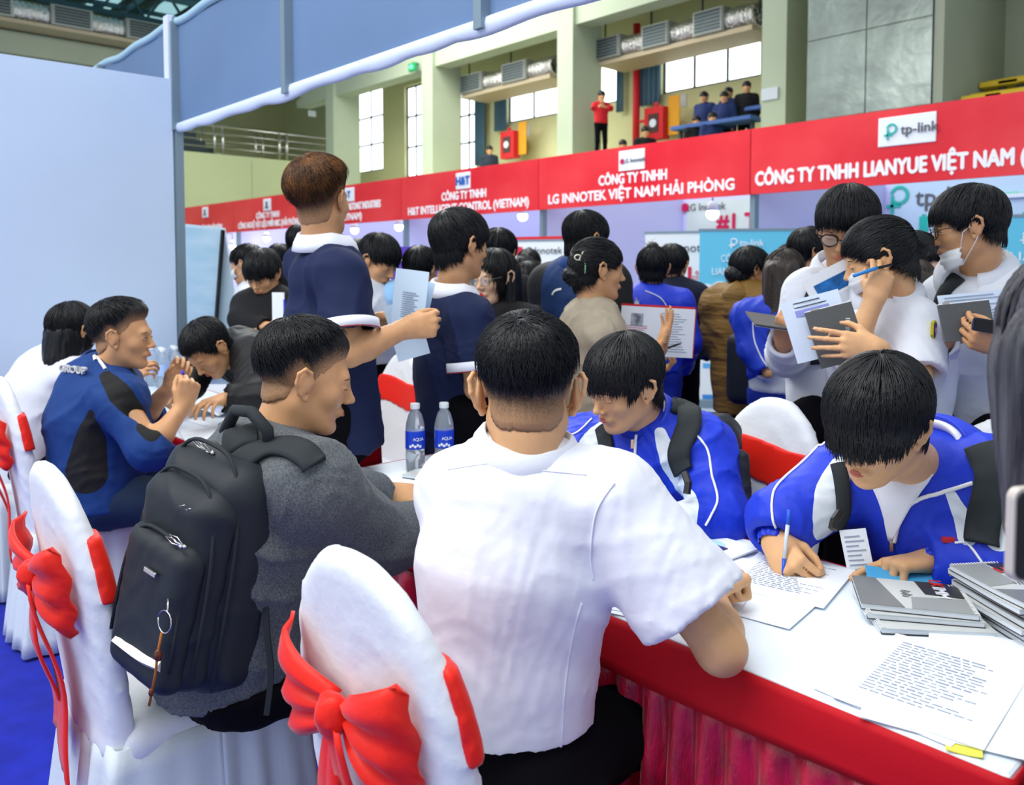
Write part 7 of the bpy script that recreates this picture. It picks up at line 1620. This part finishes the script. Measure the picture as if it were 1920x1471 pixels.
fig('dark-haired person mostly hidden behind the left shoulder of the brown-haired man', 566, 460, 5.4, 20, 20, hs='fringe', tm=blk, seed=104, strands=300, hh=.008)
fig('young man in a white shirt looking down between the two navy polo men', 710, 490, 4.4, 118, 118, hs_=1.08, hs='fringe', tm=M_wpl, pitch=28, eyes='down', coll=M_wpl, seed=105, strands=900, hh=.005, sc=1.0, J_=dict(wr_r=W(735, 630, 4.2), el_r=W(692, 630, 4.2)))
fig('person with short black hair behind the young man looking down', 674, 488, 5.3, 10, 10, hs='fringe', tm=blk, seed=106, strands=300, hh=.008)
fig('person in a light blue shirt partly hidden by the held papers', 790, 508, 4.5, 30, -60, hs='fringe', tm=mat('light_blue_shirt', (.30, .55, .85), .7), seed=107, strands=400, hh=.007, sc=.95, J_=dict(sh_l=W(742, 552, 4.4), sh_r=W(775, 550, 4.7), el_l=W(735, 620, 4.4)))
t, hd, J, to, ho = fig('young woman with long black hair, round glasses and red lipstick', 926, 522, 3.55, -140, -150, hs=[(0, .062), (20, .055), (38, .03), (52, -.03), (66, -.10), (90, -.115), (180, -.118)], tm=blk, fem=True, pitch=6, lip=M_lipr, eyes='open', hh=.0038, seed=108, strands=1500, sc=.93, sk=2, hopt=dict(top=.020, side=.016, back=.02, pole=(0, -.1, 1)))
ponylong(hd, ho, .30, seed=5); glasses(t, hd, m=mat('gold_wire', (.35, .30, .25), .3, .9), r=.023, w=.0012)
fig('person with short wavy black hair behind the woman in round glasses', 936, 478, 4.4, 20, 20, hs='side', tm=blk, seed=109, strands=600, hh=.007, hopt=dict(top=.034, side=.02, back=.024, clump=.008))
for k, (lab, px, py, d, az_) in enumerate((('girl with long black hair in front of the red-edged banner, farther one', 992, 500, 6.2, 20), ('girl with long black hair in front of the red-edged banner, nearer one', 996, 528, 5.3, 60))):
    t, hd, J, to, ho = fig(lab, px, py, d, az_, az_, hs='long', tm=blk if k == 0 else M_wpl, fem=True, hh=.008, seed=110+k, strands=500, sc=.93-.03*k); ponylong(hd, ho, .28, seed=7+k)
M_dj = two_tone('navy_black_jacket', (.008, .035, .13), (.010, .010, .012), .7)
t, hd, J, to, ho = fig('man with glasses in a navy and black work jacket behind the woman in beige', 1100, 452, 3.75, 62, 40, hs='side', top='jacket', tm=M_dj, pitch=8, eyes='open', hh=.0042, seed=112, strands=1500, top_g=.04, w=1.08, hopt=dict(top=.026, side=.012, back=.014, rim=.5), sc=1.03, zonef=lambda J: (lambda P, Q: np.minimum(np.abs((P-J['neck'])@J['R'])-.12, 1)))
glasses(t, hd, r=.021); collar(t, J, hd, M_bj, r=.066, h=.05, wide=.088, drop=.045)
ribbon(to, [W(1036, 553, 3.6), W(1040, 545, 3.6), W(1053, 542, 3.6)], .010, .002, mat('reflective_white', (.9, .9, .9), .4), n=10, name='reflective_tab')
t, hd, J, to, ho = fig('girl in royal blue jacket seen from behind, hair tied in a messy bun', 1224, 505, 4.55, 14, 5, hs=[(0, .058), (45, .035), (60, .012), (75, .01), (92, .02), (104, -.005), (118, -.045), (180, -.07)], top='jacket', tm=M_jb, fem=True, hh=.0055, seed=113, strands=900, sc=.93, top_g=.035, hopt=dict(top=.02, side=.016, back=.024, pole=(0, -.5, .8)), leg=mat('blue_trousers', (.01, .03, .35), .7)); bun(hd, ho, 0, -.05, .118, .036, seed=9)
piping(to, [W(1210, 545, 4.4), W(1240, 560, 4.35), W(1258, 590, 4.35)], M_pipe, .003)
q = snap(to, [W(1190, 572, 4.3)], .006)[0]; letter('back_lettering', 'TRƯỜNG', .06, q, RT, UPZ, M_rw, to, extrude=.004); q = snap(to, [W(1196, 586, 4.3)], .006)[0]; letter('back_lettering', 'KHỐI 12', .06, q, RT, UPZ, M_rw, to, extrude=.004)
fig('person in a dark sweater with back turned, between the bun girl and the banner', 1262, 500, 5.0, 30, 15, hs='fringe', tm=mat('dark_sweater', (.008, .012, .030), .9), seed=114, strands=600, hh=.007, top_g=.04, w=1.1, sc=.97)
M_must = mat('mustard_puffer', (.22, .12, .025), .6, bump=.8, bscale=5, bdist=.05, stretch=(.6, .6, 3))
t, hd, J, to, ho = fig('person in a long mustard padded coat with a black cap of hair', 1408, 508, 4.55, 80, 40, hs='fringe', top='coat', tm=M_must, sl='coat', seed=115, strands=700, hh=.006, top_g=.06, w=1.15, sc=.93, fem=True, hopt=dict(top=.03, side=.03, back=.03)); bun(hd, ho, 0, -.09, -.03, .06, seed=11)
sdf_obj('hood', [cap(J['neck']-J['F']*.04+J['R']*.07, J['neck']-J['F']*.04-J['R']*.07, .06), cap(J['neck']-J['F']*.08, J['neck']-J['F']*.10-UPZ*.08, .08, .07), folds(.008, 9, 2)], .012, M_must, t)
t2 = thing('backpack', 'black rucksack on the back of the mustard coat', 'backpack', tuple(J['chest'])); fb_ = Fr(W(1400, 690, 4.3), np.array([RT, FW, UPZ])); V, Q = nets([('f', rbox(fb_, (0, 0, 0), .11, .07, .20, .05), 0, 'u')], .014, lo=fb_.C-.3, hi=fb_.C+.3); link('main_compartment', mesh(V, Q, M_bag, True), t2)
t, hd, J, to, ho = fig('girl with long brown hair in a blue and white school jacket, back turned', 1472, 520, 3.85, 30, 20, hs='long', top='jacket', tm=M_jk3, fem=True, hh=.006, seed=116, strands=900, sc=.92, hm=M_hairdb, top_g=.035, zonef=lambda J: (lambda P, Q: (J['neck'][2]-.34)-P[:, 2]+.05*np.sin(P[:, 0]*9)), J_=dict(el_l=W(1412, 655, 3.8), wr_l=W(1440, 700, 3.7)), leg=mat('blue_trousers', (.01, .03, .35), .7)); ponylong(hd, ho, .32, m=M_hairdb, seed=13)
piping(to, [W(1412, 590, 3.6), W(1415, 640, 3.6), W(1440, 690, 3.6), W(1465, 700, 3.6)], M_pipe, .0035)
fig('person with black side-parted hair above the shoulder of the bespectacled student', 1520, 475, 4.4, 90, 90, hs='side', tm=blk, seed=117, strands=700, hh=.007, hopt=dict(top=.03, side=.024, back=.026))
fig('dark-haired person low between the mustard coat and the bespectacled student', 1480, 498, 5.2, 10, 10, hs='fringe', tm=blk, seed=118, strands=300, hh=.008)
fig('man in a light blue shirt facing the camera behind the woman with the mask', 1735, 498, 4.3, 178, 178, hs='side', tm=mat('light_blue_shirt', (.30, .55, .85), .7), seed=119, strands=700, hh=.005, pitch=14, eyes='down', coll=mat('light_blue_shirt', (.30, .55, .85), .7), sk=2)
t, hd, J, to, ho = fig('woman with brown ponytail and cream collar behind the woman with the mask', 1712, 545, 3.5, 15, 15, hs='side', tm=blk, seed=120, strands=500, hh=.007, fem=True, sc=.88, hm=M_hairdb); ponylong(hd, ho, .15, m=M_hairdb, seed=17); collar(t, J, hd, mat('cream_fleece', (.55, .5, .38), .9), r=.06, h=.03, wide=.08, drop=.03)
for k, (px, py, d, lab) in enumerate(((1300, 0, 0, ''),)): pass
# ------------------------------------------------------------------ people on the gallery
GZ = 3.85
def gal(label, px, py, y, baz, tm, leg=M_blk, sit=False, hs='fringe', hands=None, J_=None, sl='short', seed=1, z_hd=None, fem=False):
    p = onY(px, py, y); d = float(np.dot(p, FW)); kw = dict(floor=GZ if not sit else p[2]-1.58) ; return fig(label, px, py, d, baz, baz, hs=hs, tm=tm, sl=sl, seed=seed, strands=0, hh=.014, th=.025, floor=kw['floor'], leg=leg, sc=(p[2]-GZ)/1.575 if not sit else 1.0, J_=J_, hands=hands, face=False, group=None, fem=fem)
p = onY(1127, 180, 14.35); dd = float(np.dot(p, FW))
gal('man in a red polo shirt standing on the gallery beside a column, hands together', 1128, 181, 14.35, 165, mat('red_polo', (.55, .01, .02), .7), seed=201, J_=dict(el_r=W(1113, 208, dd-.1), el_l=W(1150, 207, dd-.1), wr_r=W(1128, 196, dd-.25), wr_l=W(1130, 198, dd-.25)), hands=[('r', UPZ+RT*.2, -FW, 'fist'), ('l', UPZ-RT*.2, -FW, 'fist')])
M_gnv = mat('gallery_navy', (.015, .03, .12), .8)
gal('person in a dark suit seated on the gallery left of the hose cabinet', 918, 282, 14.6, 170, mat('dark_suit', (.02, .03, .05), .8), sit=True, sl='long', seed=202)
gal('student in blue and white leaning forward on the gallery bench, leftmost of the upper row', 1320, 183, 14.8, -140, M_gnv, sit=True, sl='long', seed=203)
gal('student in blue on the gallery bench, second from left of the upper row', 1366, 175, 15.1, -140, M_gnv, sit=True, sl='long', seed=204)
gal('student on the gallery bench just behind the second of the upper row', 1358, 183, 14.7, -150, M_gnv, sit=True, sl='long', seed=205)
gal('dark-clothed student at the right end of the upper gallery row, hand at chin', 1400, 164, 15.0, -160, blk, sit=True, sl='long', seed=206)
gal('black-haired student on the lower gallery row beside the hose cabinet bench', 1306, 228, 14.2, 175, blk, sit=True, sl='long', seed=207, fem=True)
gal('student looking out between two others on the lower gallery row', 1336, 222, 14.2, 170, M_gnv, sit=True, sl='long', seed=208)
gal('dark head just above the red fascia below the fire hose cabinet', 1210, 248, 14.0, 175, blk, sit=True, sl='long', seed=209)
gal('dark head at the banner edge right of the man in red', 1168, 273, 14.0, 170, blk, sit=True, sl='long', seed=210)
gal('young man looking over the fascia beside the yellow gallery benches', 1791, 180, 13.9, 175, blk, sit=True, sl='long', seed=211)
gal('person in royal blue bending down in front of the metal cabinet', 1700, 200, 12.9+.9, 90, M_jb, sit=True, sl='long', seed=212)
